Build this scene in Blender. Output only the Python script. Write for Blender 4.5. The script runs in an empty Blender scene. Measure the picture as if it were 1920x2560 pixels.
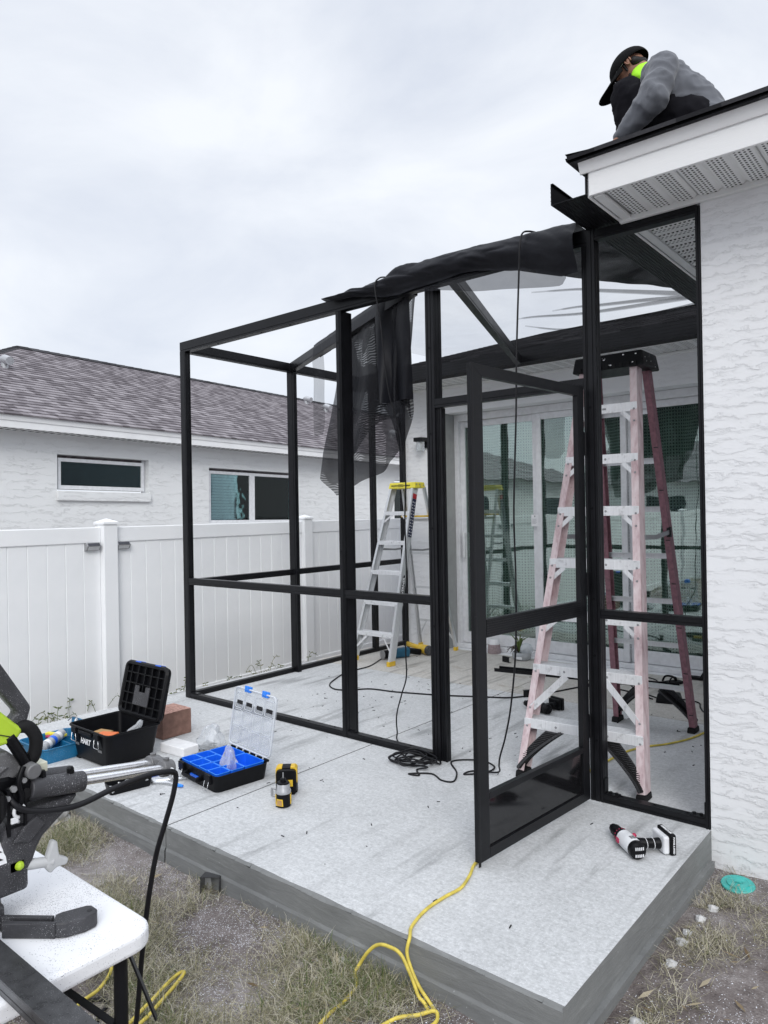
import bpy, bmesh, math, random
import numpy as np
from mathutils import Vector, Matrix, noise as mnoise

SC = bpy.context.scene
COL = SC.collection
PI = math.pi
rad = math.radians
random.seed(7)
RNG = np.random.default_rng(7)

# ------------------------------------------------------------------ camera
cam_d = bpy.data.cameras.new('camera')
cam = bpy.data.objects.new('camera', cam_d)
COL.objects.link(cam)
YAW, PITCH, ROLL = 0.6936, 0.0007, -0.0176
_F = Vector((-math.sin(YAW) * math.cos(PITCH), math.cos(YAW) * math.cos(PITCH), math.sin(PITCH)))
_R = Vector((math.cos(YAW), math.sin(YAW), 0))
_U = _R.cross(_F)
_R2 = _R * math.cos(ROLL) + _U * math.sin(ROLL)
_U2 = _U * math.cos(ROLL) - _R * math.sin(ROLL)
cam.matrix_world = Matrix(((_R2.x, _U2.x, -_F.x, 0.9577), (_R2.y, _U2.y, -_F.y, -3.4041),
                           (_R2.z, _U2.z, -_F.z, 1.447), (0, 0, 0, 1)))
cam_d.sensor_fit = 'VERTICAL'
cam_d.sensor_height = 36.0
cam_d.lens = 1803.23 / 2560 * 36.0
cam_d.clip_start = 0.05
cam_d.clip_end = 600
SC.camera = cam

# ------------------------------------------------------------------ world (overcast sky) and sun
SUN_EL, SUN_AZ = rad(34), rad(138)          # azimuth measured from +Y towards +X
world = bpy.data.worlds.new('World')
SC.world = world
world.use_nodes = True
wn, wl = world.node_tree.nodes, world.node_tree.links
wn.clear()
w_out = wn.new('ShaderNodeOutputWorld')
w_bg = wn.new('ShaderNodeBackground')
w_sky = wn.new('ShaderNodeTexSky')
w_sky.sky_type = 'NISHITA'
w_sky.sun_disc = False
w_sky.sun_elevation = SUN_EL
w_sky.sun_rotation = SUN_AZ
w_tc = wn.new('ShaderNodeTexCoord')
w_map = wn.new('ShaderNodeMapping')
w_map.inputs['Scale'].default_value = (1.0, 1.0, 2.0)
w_noise = wn.new('ShaderNodeTexNoise')
w_noise.inputs['Scale'].default_value = 2.9
w_noise.inputs['Detail'].default_value = 7
w_noise.inputs['Roughness'].default_value = 0.55
w_noise.inputs['Distortion'].default_value = 0.4
w_ramp = wn.new('ShaderNodeValToRGB')
w_ramp.color_ramp.elements[0].position = 0.30
w_ramp.color_ramp.elements[0].color = (6.5, 6.95, 7.85, 1)
w_ramp.color_ramp.elements[1].position = 0.66
w_ramp.color_ramp.elements[1].color = (8.6, 8.9, 9.4, 1)
w_mix = wn.new('ShaderNodeMix')
w_mix.data_type = 'RGBA'
w_mix.inputs['Factor'].default_value = 0.93
wl.new(w_tc.outputs['Generated'], w_map.inputs['Vector'])
wl.new(w_map.outputs['Vector'], w_noise.inputs['Vector'])
wl.new(w_noise.outputs['Fac'], w_ramp.inputs['Fac'])
wl.new(w_sky.outputs['Color'], w_mix.inputs['A'])
# overcast zenith brightening, added above the view to lift the light below
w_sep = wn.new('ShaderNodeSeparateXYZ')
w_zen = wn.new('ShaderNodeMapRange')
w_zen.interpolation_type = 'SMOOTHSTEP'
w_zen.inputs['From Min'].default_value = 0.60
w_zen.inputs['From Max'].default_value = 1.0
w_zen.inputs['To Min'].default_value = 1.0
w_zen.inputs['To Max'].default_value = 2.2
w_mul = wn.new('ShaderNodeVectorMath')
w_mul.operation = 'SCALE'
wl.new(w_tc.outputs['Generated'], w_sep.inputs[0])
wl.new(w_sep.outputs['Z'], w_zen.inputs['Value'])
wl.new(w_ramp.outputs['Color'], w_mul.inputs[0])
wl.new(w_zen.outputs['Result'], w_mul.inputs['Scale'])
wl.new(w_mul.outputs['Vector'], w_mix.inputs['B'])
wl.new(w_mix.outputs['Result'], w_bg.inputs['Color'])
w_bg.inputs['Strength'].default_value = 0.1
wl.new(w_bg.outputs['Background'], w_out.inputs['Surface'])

sun_d = bpy.data.lights.new('sun', 'SUN')
sun = bpy.data.objects.new('sun', sun_d)
COL.objects.link(sun)
sun_d.energy = 1.5
sun_d.angle = rad(28)
sun_d.color = (1.0, 0.985, 0.96)
_sd = Vector((math.sin(SUN_AZ) * math.cos(SUN_EL), math.cos(SUN_AZ) * math.cos(SUN_EL), math.sin(SUN_EL)))
sun.rotation_euler = _sd.to_track_quat('Z', 'Y').to_euler()
sun.location = _sd * 40

vs = SC.view_settings
vs.view_transform = 'Standard'
vs.look = 'None'
vs.gamma = 1.0
vs.exposure = 0.20
vs.use_curve_mapping = False

# ------------------------------------------------------------------ mesh helpers
def V(*a):
    return Vector(a)

class MB:
    """collects shapes and links them as one mesh object"""
    def __init__(self):
        self.v, self.f = [], []
    def add(self, vs_, fs_):
        n = len(self.v)
        self.v.extend([Vector(p) for p in vs_])
        self.f.extend([tuple(i + n for i in q) for q in fs_])
        return self
    def box(self, x0, x1, y0, y1, z0, z1, M=None):
        p = [V(x, y, z) for z in (z0, z1) for y in (y0, y1) for x in (x0, x1)]
        if M is not None:
            p = [M @ q for q in p]
        return self.add(p, [(0, 2, 3, 1), (4, 5, 7, 6), (0, 1, 5, 4), (2, 6, 7, 3), (0, 4, 6, 2), (1, 3, 7, 5)])
    def taper(self, b, t, z0, z1, M=None):
        """b, t = (x0,x1,y0,y1) rectangles at z0 and z1"""
        p = [V(b[0], b[2], z0), V(b[1], b[2], z0), V(b[0], b[3], z0), V(b[1], b[3], z0),
             V(t[0], t[2], z1), V(t[1], t[2], z1), V(t[0], t[3], z1), V(t[1], t[3], z1)]
        if M is not None:
            p = [M @ q for q in p]
        return self.add(p, [(0, 2, 3, 1), (4, 5, 7, 6), (0, 1, 5, 4), (2, 6, 7, 3), (0, 4, 6, 2), (1, 3, 7, 5)])
    def prism(self, poly, fn, d0, d1):
        """poly: 2D points, fn(a, b, d) -> 3D"""
        n = len(poly)
        p = [fn(a, b, d0) for a, b in poly] + [fn(a, b, d1) for a, b in poly]
        fs_ = [tuple(range(n - 1, -1, -1)), tuple(range(n, 2 * n))]
        for i in range(n):
            j = (i + 1) % n
            fs_.append((i, j, n + j, n + i))
        return self.add(p, fs_)
    def cyl(self, p0, p1, r0, r1=None, n=12, caps=True):
        p0, p1 = Vector(p0), Vector(p1)
        r1 = r0 if r1 is None else r1
        ax = (p1 - p0).normalized()
        a = ax.orthogonal().normalized()
        b = ax.cross(a)
        p = []
        for c, r in ((p0, r0), (p1, r1)):
            for i in range(n):
                t = 2 * PI * i / n
                p.append(c + (a * math.cos(t) + b * math.sin(t)) * r)
        fs_ = [(i, (i + 1) % n, n + (i + 1) % n, n + i) for i in range(n)]
        if caps:
            fs_ += [tuple(range(n - 1, -1, -1)), tuple(range(n, 2 * n))]
        return self.add(p, fs_)
    def tube(self, pts, r, n=8, closed=False, flat=1.0):
        pts = [Vector(q) for q in pts]
        m = len(pts)
        p, up = [], None
        for i, c in enumerate(pts):
            if closed:
                d = pts[(i + 1) % m] - pts[i - 1]
            else:
                d = pts[min(i + 1, m - 1)] - pts[max(i - 1, 0)]
            if d.length < 1e-9:
                d = V(0, 0, 1)
            d.normalize()
            if up is None:
                up = d.orthogonal().normalized()
            up = (up - d * up.dot(d))
            if up.length < 1e-6:
                up = d.orthogonal()
            up.normalize()
            s = d.cross(up)
            ri = r[i] if hasattr(r, '__len__') else r
            for k in range(n):
                t = 2 * PI * k / n
                p.append(c + up * math.cos(t) * ri + s * math.sin(t) * ri * flat)
        fs_ = []
        for i in range(m if closed else m - 1):
            a0, b0 = i * n, ((i + 1) % m) * n
            for k in range(n):
                fs_.append((a0 + k, a0 + (k + 1) % n, b0 + (k + 1) % n, b0 + k))
        if not closed:
            fs_ += [tuple(range(n - 1, -1, -1)), tuple((m - 1) * n + k for k in range(n))]
        return self.add(p, fs_)
    def lathe(self, prof, c=(0, 0, 0), n=20, M=None, cap=True):
        c = Vector(c)
        p = []
        for r, z in prof:
            for k in range(n):
                t = 2 * PI * k / n
                q = V(math.cos(t) * r, math.sin(t) * r, z)
                p.append((M @ q if M is not None else q) + c)
        m = len(prof)
        fs_ = []
        for i in range(m - 1):
            for k in range(n):
                fs_.append((i * n + k, i * n + (k + 1) % n, (i + 1) * n + (k + 1) % n, (i + 1) * n + k))
        if cap:
            fs_ += [tuple(range(n - 1, -1, -1)), tuple((m - 1) * n + k for k in range(n))]
        return self.add(p, fs_)
    def grid(self, fn, nu, nv):
        p = [fn(i / nu, j / nv) for j in range(nv + 1) for i in range(nu + 1)]
        w = nu + 1
        return self.add(p, [(j * w + i, j * w + i + 1, (j + 1) * w + i + 1, (j + 1) * w + i)
                            for j in range(nv) for i in range(nu)])
    def ball(self, c, r, n=12, m=8, sc=(1, 1, 1)):
        c = Vector(c)
        prof = [(max(1e-4, math.sin(PI * i / m)) * r, -math.cos(PI * i / m) * r) for i in range(m + 1)]
        return self.lathe(prof, c, n, Matrix.Diagonal(Vector(sc)))
    def xf(self, M, start=0):
        for i in range(start, len(self.v)):
            self.v[i] = M @ self.v[i]
        return self
    def mesh(self, name, smooth=None, flip=False):
        me = bpy.data.meshes.new(name)
        me.from_pydata([tuple(p) for p in self.v], [], self.f)
        if smooth is not None:
            me.polygons.foreach_set('use_smooth', [True] * len(me.polygons))
            if smooth < 3:
                me.set_sharp_from_angle(angle=smooth)
        me.update()
        return me
    def build(self, name, m, parent=None, smooth=None, bevel=0, world=False, label=None, kind=None, seg=2):
        if world and parent is not None:
            off = Vector(root_loc(parent))
            for p in self.v:
                p -= off
        return link(name, self.mesh(name, smooth), m, parent, bevel, label, kind, seg)

def root_loc(o):
    p = Vector((0, 0, 0))
    while o is not None:
        p += o.location
        o = o.parent
    return p

def link(name, me, m, parent=None, bevel=0, label=None, kind=None, seg=2):
    o = bpy.data.objects.new(name, me)
    COL.objects.link(o)
    if m is not None and not me.materials:
        me.materials.append(m)
    if parent is not None:
        o.parent = parent
    if bevel:
        b = o.modifiers.new('bevel', 'BEVEL')
        b.width = bevel
        b.segments = seg
        b.limit_method = 'ANGLE'
        b.angle_limit = rad(38)
    if label:
        o['label'] = label
    if kind:
        o['kind'] = kind
    return o

def thing(name, label, cat, loc=(0, 0, 0), rotz=0.0, group=None):
    o = bpy.data.objects.new(name, None)
    o.empty_display_size = 0.1
    COL.objects.link(o)
    o.location = loc
    o.rotation_euler = (0, 0, rotz)
    o['label'] = label
    o['category'] = cat
    if group:
        o['group'] = group
    return o

def tag(o, label, cat, group=None):
    o['label'] = label
    o['category'] = cat
    if group:
        o['group'] = group
    return o

def dup(o, parent=None, loc=None, rot=None, mesh=None):
    c = o.copy()
    COL.objects.link(c)
    if parent is not None:
        c.parent = parent
    if loc is not None:
        c.location = loc
    if rot is not None:
        c.rotation_euler = rot
    return c

def spline(pts, n=8):
    """Catmull-Rom through the points"""
    P = [Vector(p) for p in pts]
    out = []
    for i in range(len(P) - 1):
        p0, p1, p2, p3 = P[max(i - 1, 0)], P[i], P[i + 1], P[min(i + 2, len(P) - 1)]
        for k in range(n):
            t = k / n
            out.append(0.5 * ((2 * p1) + (p2 - p0) * t + (2 * p0 - 5 * p1 + 4 * p2 - p3) * t * t
                              + (3 * p1 - p0 - 3 * p2 + p3) * t ** 3))
    out.append(P[-1])
    return out

def rrect(x0, x1, y0, y1, r, n=4):
    out = []
    for cx, cy, a0 in ((x1 - r, y1 - r, 0), (x0 + r, y1 - r, 90), (x0 + r, y0 + r, 180), (x1 - r, y0 + r, 270)):
        for k in range(n + 1):
            a = rad(a0 + 90 * k / n)
            out.append((cx + r * math.cos(a), cy + r * math.sin(a)))
    return out

def XY(a, b, d):
    return V(a, b, d)
def XZ(a, b, d):
    return V(a, d, b)
def YZ(a, b, d):
    return V(d, a, b)

def frame_from(p0, p1, up=(0, 0, 1)):
    """matrix whose local Z runs from p0 to p1"""
    p0, p1 = Vector(p0), Vector(p1)
    z = (p1 - p0).normalized()
    u = Vector(up)
    x = u.cross(z)
    if x.length < 1e-5:
        x = V(1, 0, 0)
    x.normalize()
    y = z.cross(x)
    M = Matrix((x, y, z)).transposed().to_4x4()
    M.translation = p0
    return M

def text_mesh(txt, size, depth=0.0006, bold=False):
    cu = bpy.data.curves.new('lettering', 'FONT')
    cu.body = txt
    cu.size = size
    cu.extrude = depth
    if bold:
        cu.offset = size * 0.025
    cu.align_x = 'CENTER'
    cu.align_y = 'CENTER'
    cu.resolution_u = 2
    o = bpy.data.objects.new('lettering', cu)
    COL.objects.link(o)
    dg = bpy.context.evaluated_depsgraph_get()
    me = bpy.data.meshes.new_from_object(o.evaluated_get(dg))
    bpy.data.objects.remove(o)
    bpy.data.curves.remove(cu)
    return me

def lettering(name, txt, size, M, m, parent, bold=False):
    """M: places the text's XY plane, in the parent's own space"""
    me = text_mesh(txt, size, bold=bold)
    me.transform(M)
    return link(name, me, m, parent)
# ------------------------------------------------------------------ materials
class NT:
    def __init__(self, name):
        self.m = bpy.data.materials.new(name)
        self.m.use_nodes = True
        self.t = self.m.node_tree
        self.t.nodes.clear()
        self.out = self.n('ShaderNodeOutputMaterial')
        self._co = None
    def n(self, typ, **kw):
        x = self.t.nodes.new(typ)
        for k, v in kw.items():
            setattr(x, k, v)
        return x
    def l(self, a, b):
        self.t.links.new(a, b)
    def co(self, scale=(1, 1, 1), rot=(0, 0, 0), kind='Object'):
        tc = self.n('ShaderNodeTexCoord')
        mp = self.n('ShaderNodeMapping')
        mp.inputs['Scale'].default_value = scale
        mp.inputs['Rotation'].default_value = rot
        self.l(tc.outputs[kind], mp.inputs['Vector'])
        return mp.outputs['Vector']
    def noise(self, vec, scale, detail=4, rough=0.55, dist=0.0):
        x = self.n('ShaderNodeTexNoise')
        x.inputs['Scale'].default_value = scale
        x.inputs['Detail'].default_value = detail
        x.inputs['Roughness'].default_value = rough
        x.inputs['Distortion'].default_value = dist
        self.l(vec, x.inputs['Vector'])
        return x.outputs['Fac']
    def voro(self, vec, scale, feature='F1', out='Distance', rnd=1.0):
        x = self.n('ShaderNodeTexVoronoi', feature=feature)
        x.inputs['Scale'].default_value = scale
        x.inputs['Randomness'].default_value = rnd
        self.l(vec, x.inputs['Vector'])
        return x.outputs[out]
    def math(self, op, a, b=None, c=None, clamp=False):
        x = self.n('ShaderNodeMath', operation=op, use_clamp=clamp)
        for i, q in enumerate((a, b, c)):
            if q is None:
                continue
            if hasattr(q, 'links'):
                self.l(q, x.inputs[i])
            else:
                x.inputs[i].default_value = q
        return x.outputs[0]
    def step(self, a, e0, e1):
        x = self.n('ShaderNodeMapRange', interpolation_type='SMOOTHSTEP')
        self.l(a, x.inputs['Value'])
        x.inputs['From Min'].default_value = e0
        x.inputs['From Max'].default_value = e1
        return x.outputs['Result']
    def mix(self, f, a, b, blend='MIX'):
        x = self.n('ShaderNodeMix', data_type='RGBA', blend_type=blend)
        for key, q in (('Factor', f), ('A', a), ('B', b)):
            if hasattr(q, 'links'):
                self.l(q, x.inputs[key])
            elif key == 'Factor':
                x.inputs[key].default_value = q
            else:
                x.inputs[key].default_value = (*q, 1)
        return x.outputs['Result']
    def ramp(self, f, stops):
        x = self.n('ShaderNodeValToRGB')
        el = x.color_ramp.elements
        while len(el) < len(stops):
            el.new(0.5)
        for e, (p, c) in zip(el, stops):
            e.position = p
            e.color = (*c, 1)
        self.l(f, x.inputs['Fac'])
        return x.outputs['Color']
    def bump(self, h, strength=0.5, dist=0.01, prev=None):
        x = self.n('ShaderNodeBump')
        x.inputs['Strength'].default_value = strength
        x.inputs['Distance'].default_value = dist
        self.l(h, x.inputs['Height'])
        if prev is not None:
            self.l(prev, x.inputs['Normal'])
        return x.outputs['Normal']
    def bsdf(self, color, rough=0.5, metal=0.0, normal=None, spec=0.5, alpha=None, **kw):
        x = self.n('ShaderNodeBsdfPrincipled')
        for key, q in (('Base Color', color), ('Roughness', rough), ('Metallic', metal),
                       ('Specular IOR Level', spec), ('Alpha', alpha)):
            if q is None:
                continue
            if hasattr(q, 'links'):
                self.l(q, x.inputs[key])
            elif key == 'Base Color':
                x.inputs[key].default_value = (*q, 1)
            else:
                x.inputs[key].default_value = q
        for k, v in kw.items():
            x.inputs[k].default_value = v
        if normal is not None:
            self.l(normal, x.inputs['Normal'])
        return x.outputs['BSDF']
    def done(self, sh):
        self.l(sh, self.out.inputs['Surface'])
        return self.m

def simple(name, col, rough=0.5, metal=0.0, var=0.12, nscale=30, bump=0.0, bscale=200, spec=0.5, rvar=0.1, dust=0.0):
    """plain surface with grain, uneven gloss and (dust) a thin pale dust in patches"""
    t = NT(name)
    co = t.co()
    n1 = t.noise(co, nscale, 5)
    lo = tuple(c * (1 - var) for c in col)
    hi = tuple(min(1, c * (1 + var)) for c in col)
    c = t.ramp(n1, [(0.3, lo), (0.7, hi)])
    r = t.math('MULTIPLY_ADD', n1, rvar * 2, rough - rvar, clamp=True)
    if dust:
        d = t.math('MULTIPLY', t.step(t.noise(co, nscale * 20, 2), 0.63, 0.70), dust)
        d2 = t.math('MULTIPLY', d, t.step(t.noise(co, nscale * 0.4, 3), 0.35, 0.65))
        c = t.mix(d2, c, (0.62, 0.63, 0.66))
    nrm = t.bump(t.noise(co, bscale, 3), bump, 0.002) if bump else None
    return t.done(t.bsdf(c, r, metal, nrm, spec))

def m_stucco(name, col, sc=1.0, strength=0.9):
    t = NT(name)
    tc = t.n('ShaderNodeTexCoord')
    sep = t.n('ShaderNodeSeparateXYZ')
    t.l(tc.outputs['Object'], sep.inputs[0])
    cmb = t.n('ShaderNodeCombineXYZ')          # same relief whichever way the wall faces
    hx = t.math('ADD', sep.outputs['X'], sep.outputs['Y'])
    t.l(hx, cmb.inputs['X'])
    t.l(t.math('MULTIPLY', sep.outputs['Z'], 2.4), cmb.inputs['Y'])
    v = cmb.outputs[0]
    a = t.noise(v, 6.0 * sc, 8, 0.68, 0.3)
    b = t.noise(v, 2.0 * sc, 2)
    saw = t.math('FRACT', t.math('ADD', t.math('MULTIPLY', a, 3.4), t.math('MULTIPLY', sep.outputs['Z'], 12.0 * sc)))
    lip = t.math('POWER', saw, 4.5)
    keep = t.math('MULTIPLY', t.step(b, 0.26, 0.46), t.step(t.noise(v, 5.0 * sc, 3), 0.28, 0.52))
    h = t.math('MULTIPLY', lip, keep)
    fine = t.noise(tc.outputs['Object'], 160 * sc, 3)
    h2 = t.math('ADD', h, t.math('MULTIPLY', fine, 0.06))
    nrm = t.bump(h2, strength, 0.006)
    c = t.mix(t.noise(tc.outputs['Object'], 1.3, 4), tuple(x * 0.93 for x in col), col)
    dz = t.math('ADD', sep.outputs['Z'], t.math('MULTIPLY', t.noise(tc.outputs['Object'], 7, 4), 0.35))
    splash = t.math('MULTIPLY', t.math('SUBTRACT', 1.0, t.step(dz, -0.02, 0.36)), t.step(t.noise(tc.outputs['Object'], 60, 3), 0.42, 0.62))
    c = t.mix(t.math('MULTIPLY', splash, 0.55), c, (0.36, 0.32, 0.28))
    return t.done(t.bsdf(c, 0.82, 0, nrm, 0.25))

def m_concrete(name, lo, hi, streak=(6, 60, 6), rot=0.0, speck=0.5, warm=False):
    t = NT(name)
    co = t.co()
    big = t.noise(co, 1.1, 5, 0.6)
    mid = t.noise(co, 9, 5, 0.65)
    fin = t.noise(co, 95, 3, 0.7)
    st = t.noise(t.co(streak, (0, 0, rot)), 3.5, 3, 0.6)
    med = t.noise(co, 44, 3, 0.75)
    k = t.math('ADD', t.math('MULTIPLY', big, 0.26), t.math('MULTIPLY', mid, 0.16))
    k = t.math('ADD', k, t.math('MULTIPLY_ADD', med, 0.50, -0.25))
    k = t.math('ADD', k, t.math('ADD', t.math('MULTIPLY', fin, 0.42), t.math('MULTIPLY', st, 0.20)))
    c = t.ramp(k, [(0.36, lo), (0.68, hi)])
    spots = t.step(t.noise(co, 23, 3, 0.6), 0.69, 0.77)
    c = t.mix(t.math('MULTIPLY', spots, 0.28), c, (0.16, 0.15, 0.14))
    stain = t.math('MULTIPLY', t.step(t.noise(t.co((5.2, 0.7, 1), (0, 0, rad(-10))), 1.7, 4, 0.6), 0.50, 0.66), t.step(t.noise(co, 0.9, 2), 0.42, 0.58))
    c = t.mix(t.math('MULTIPLY', stain, 0.62), c, tuple(x * 0.5 for x in lo))
    if warm:
        rust = t.step(t.noise(t.co((1, 2.6, 1)), 3.1, 5, 0.65), 0.56, 0.72)
        c = t.mix(t.math('MULTIPLY', rust, 0.5), c, (0.30, 0.235, 0.17))
    # fine aluminium filings strewn by the saw
    vs_ = t.voro(co, 210, 'F1')
    pick = t.voro(co, 210, 'F1', 'Color')
    sepc = t.n('ShaderNodeSeparateColor')
    t.l(pick, sepc.inputs[0])
    fil = t.math('MULTIPLY', t.math('LESS_THAN', vs_, 0.22), t.math('GREATER_THAN', sepc.outputs[0], 1 - 0.16 * speck))
    c = t.mix(fil, c, (0.86, 0.88, 0.92))
    h = t.math('ADD', t.math('MULTIPLY', fin, 0.5), t.math('ADD', t.math('MULTIPLY', st, 0.5), t.math('MULTIPLY', mid, 0.6)))
    nrm = t.bump(h, 0.42, 0.004)
    return t.done(t.bsdf(c, 0.88, 0, nrm, 0.25))

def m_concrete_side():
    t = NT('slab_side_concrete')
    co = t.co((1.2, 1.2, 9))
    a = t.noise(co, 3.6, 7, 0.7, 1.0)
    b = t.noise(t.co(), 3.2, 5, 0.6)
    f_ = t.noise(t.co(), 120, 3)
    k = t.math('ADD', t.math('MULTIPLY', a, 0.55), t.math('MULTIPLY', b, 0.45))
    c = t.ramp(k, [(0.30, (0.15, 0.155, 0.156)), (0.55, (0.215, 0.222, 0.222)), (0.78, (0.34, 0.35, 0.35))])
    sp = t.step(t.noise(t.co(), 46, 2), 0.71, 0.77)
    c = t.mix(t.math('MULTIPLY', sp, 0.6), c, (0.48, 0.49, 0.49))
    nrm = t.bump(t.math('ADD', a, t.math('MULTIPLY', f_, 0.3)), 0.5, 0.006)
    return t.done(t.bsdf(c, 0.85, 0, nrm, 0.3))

def m_dirt():
    t = NT('bare_soil')
    co = t.co()
    a = t.noise(co, 1.3, 5, 0.6)
    b = t.noise(co, 16, 6, 0.7)
    c_ = t.noise(co, 130, 3, 0.7)
    k = t.math('ADD', t.math('MULTIPLY', a, 0.45), t.math('ADD', t.math('MULTIPLY', b, 0.35), t.math('MULTIPLY', c_, 0.25)))
    c = t.ramp(k, [(0.34, (0.055, 0.043, 0.042)), (0.50, (0.19, 0.165, 0.158)), (0.68, (0.42, 0.39, 0.38))])
    vs_ = t.voro(co, 190, 'F1')
    pick = t.voro(co, 190, 'F1', 'Color')
    sepc = t.n('ShaderNodeSeparateColor')
    t.l(pick, sepc.inputs[0])
    where = t.step(t.noise(co, 2.1, 3), 0.40, 0.62)
    thr = t.math('SUBTRACT', 1.0, t.math('MULTIPLY', where, 0.45))
    fil = t.math('MULTIPLY', t.math('LESS_THAN', vs_, 0.33), t.math('GREATER_THAN', sepc.outputs[0], thr))
    c = t.mix(fil, c, (0.74, 0.75, 0.80))
    nrm = t.bump(t.math('ADD', b, t.math('MULTIPLY', c_, 0.5)), 0.9, 0.02)
    return t.done(t.bsdf(c, 0.95, 0, nrm, 0.15))

def m_blades(name, stops):
    t = NT(name)
    geo = t.n('ShaderNodeNewGeometry')
    c = t.ramp(geo.outputs['Random Per Island'], stops)
    d = t.bsdf(c, 0.65, 0, None, 0.3)
    tr = t.n('ShaderNodeBsdfTranslucent')
    t.l(c, tr.inputs['Color'])
    mx = t.n('ShaderNodeMixShader')
    mx.inputs[0].default_value = 0.25
    t.l(d, mx.inputs[1])
    t.l(tr.outputs[0], mx.inputs[2])
    return t.done(mx.outputs[0])

def m_shingle(name, cols, width=0.16, course=0.14, axis='Y'):
    """tab colours change along the course; the courses themselves are geometry"""
    t = NT(name)
    geo = t.n('ShaderNodeNewGeometry')
    tc = t.n('ShaderNodeTexCoord')
    sep = t.n('ShaderNodeSeparateXYZ')
    t.l(tc.outputs['Object'], sep.inputs[0])
    cmb = t.n('ShaderNodeCombineXYZ')
    u = t.math('FLOOR', t.math('ADD', t.math('DIVIDE', sep.outputs[axis], width),
                               t.math('MULTIPLY', geo.outputs['Random Per Island'], 37.0)))
    t.l(u, cmb.inputs['X'])
    t.l(t.math('MULTIPLY', geo.outputs['Random Per Island'], 91.0), cmb.inputs['Y'])
    wn_ = t.n('ShaderNodeTexWhiteNoise', noise_dimensions='2D')
    t.l(cmb.outputs[0], wn_.inputs['Vector'])
    big = t.noise(tc.outputs['Object'], 0.7, 3)
    gr = t.noise(tc.outputs['Object'], 60, 2)
    k = t.math('ADD', t.math('MULTIPLY', wn_.outputs['Value'], 0.62),
               t.math('ADD', t.math('MULTIPLY', gr, 0.2), t.math('MULTIPLY', big, 0.2)))
    c = t.ramp(k, [(0.15, cols[0]), (0.5, cols[1]), (0.9, cols[2])])
    nrm = t.bump(gr, 0.4, 0.004)
    return t.done(t.bsdf(c, 0.92, 0, nrm, 0.2))

def m_soffit(axis):
    """white ribbed vinyl with rows of small punched holes; axis = across the ribs"""
    t = NT('soffit_vinyl_' + axis.lower())
    tc = t.n('ShaderNodeTexCoord')
    sep = t.n('ShaderNodeSeparateXYZ')
    t.l(tc.outputs['Object'], sep.inputs[0])
    u = sep.outputs[axis]
    w = sep.outputs['Y' if axis == 'X' else 'X']
    p = 0.0168
    fu = t.math('SUBTRACT', t.math('FRACT', t.math('DIVIDE', u, p)), 0.5)
    row = t.math('FLOOR', t.math('DIVIDE', u, p))
    sh = t.math('MULTIPLY', t.math('MODULO', t.math('ABSOLUTE', row), 2.0), 0.5)
    fw = t.math('SUBTRACT', t.math('FRACT', t.math('ADD', t.math('DIVIDE', w, p * 1.3), sh)), 0.5)
    d = t.math('SQRT', t.math('ADD', t.math('MULTIPLY', fu, fu), t.math('MULTIPLY', fw, fw)))
    hole = t.math('LESS_THAN', d, 0.30)
    band = t.math('ABSOLUTE', t.math('SUBTRACT', t.math('FRACT', t.math('DIVIDE', u, 0.1)), 0.5))
    hole = t.math('MULTIPLY', hole, t.math('LESS_THAN', band, 0.33))
    c = t.mix(hole, (0.74, 0.75, 0.75), (0.015, 0.015, 0.015))
    return t.done(t.bsdf(c, 0.5, 0, None, 0.4))

def m_white_wood(name, col):
    t = NT(name)
    co = t.co((3, 3, 60))
    g = t.noise(co, 4, 5, 0.6, 0.8)
    nrm = t.bump(g, 0.35, 0.003)
    c = t.mix(t.noise(t.co(), 2, 3), tuple(x * 0.96 for x in col), col)
    return t.done(t.bsdf(c, 0.5, 0, nrm, 0.4))

def m_vinyl():
    t = NT('white_vinyl')
    g = t.noise(t.co((40, 40, 1.6)), 6, 4, 0.6)
    d = t.noise(t.co(), 3.0, 5)
    c = t.ramp(d, [(0.3, (0.83, 0.845, 0.86)), (0.7, (0.88, 0.89, 0.90))])
    nrm = t.bump(g, 0.10, 0.002)
    return t.done(t.bsdf(c, 0.42, 0, nrm, 0.45))

def m_screen(name, cover, col=(0.012, 0.0125, 0.016), rough=0.6, moire=0.0):
    """woven insect screen: threads cover part of the area, the gaps are open"""
    t = NT(name)
    co = t.co()
    v = t.math('MULTIPLY_ADD', t.noise(co, 5, 4), 0.12, cover - 0.06, clamp=True)
    if moire:            # moire of overlapping layers, painted in as wavy bands of thinner cover
        sp_ = t.n('ShaderNodeSeparateXYZ')
        t.l(co, sp_.inputs[0])
        ph_ = t.math('ADD', t.math('MULTIPLY', sp_.outputs['Z'], 58.0), t.math('MULTIPLY', t.noise(co, 6, 1), 5.0))
        band = t.step(t.math('SINE', t.math('MULTIPLY', ph_, 6.283)), -0.1, 0.7)
        where = t.step(t.noise(co, 3.4, 1), 0.55, 0.58)
        v = t.math('SUBTRACT', v, t.math('MULTIPLY', t.math('MULTIPLY', band, where), moire), clamp=True)
    b = t.bsdf(col, rough, 0, t.bump(t.noise(co, 30, 4), 0.25, 0.01), 0.22)
    tr = t.n('ShaderNodeBsdfTransparent')
    mx = t.n('ShaderNodeMixShader')
    t.l(v, mx.inputs[0])
    t.l(tr.outputs[0], mx.inputs[1])
    t.l(b, mx.inputs[2])
    return t.done(mx.outputs[0])

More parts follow.
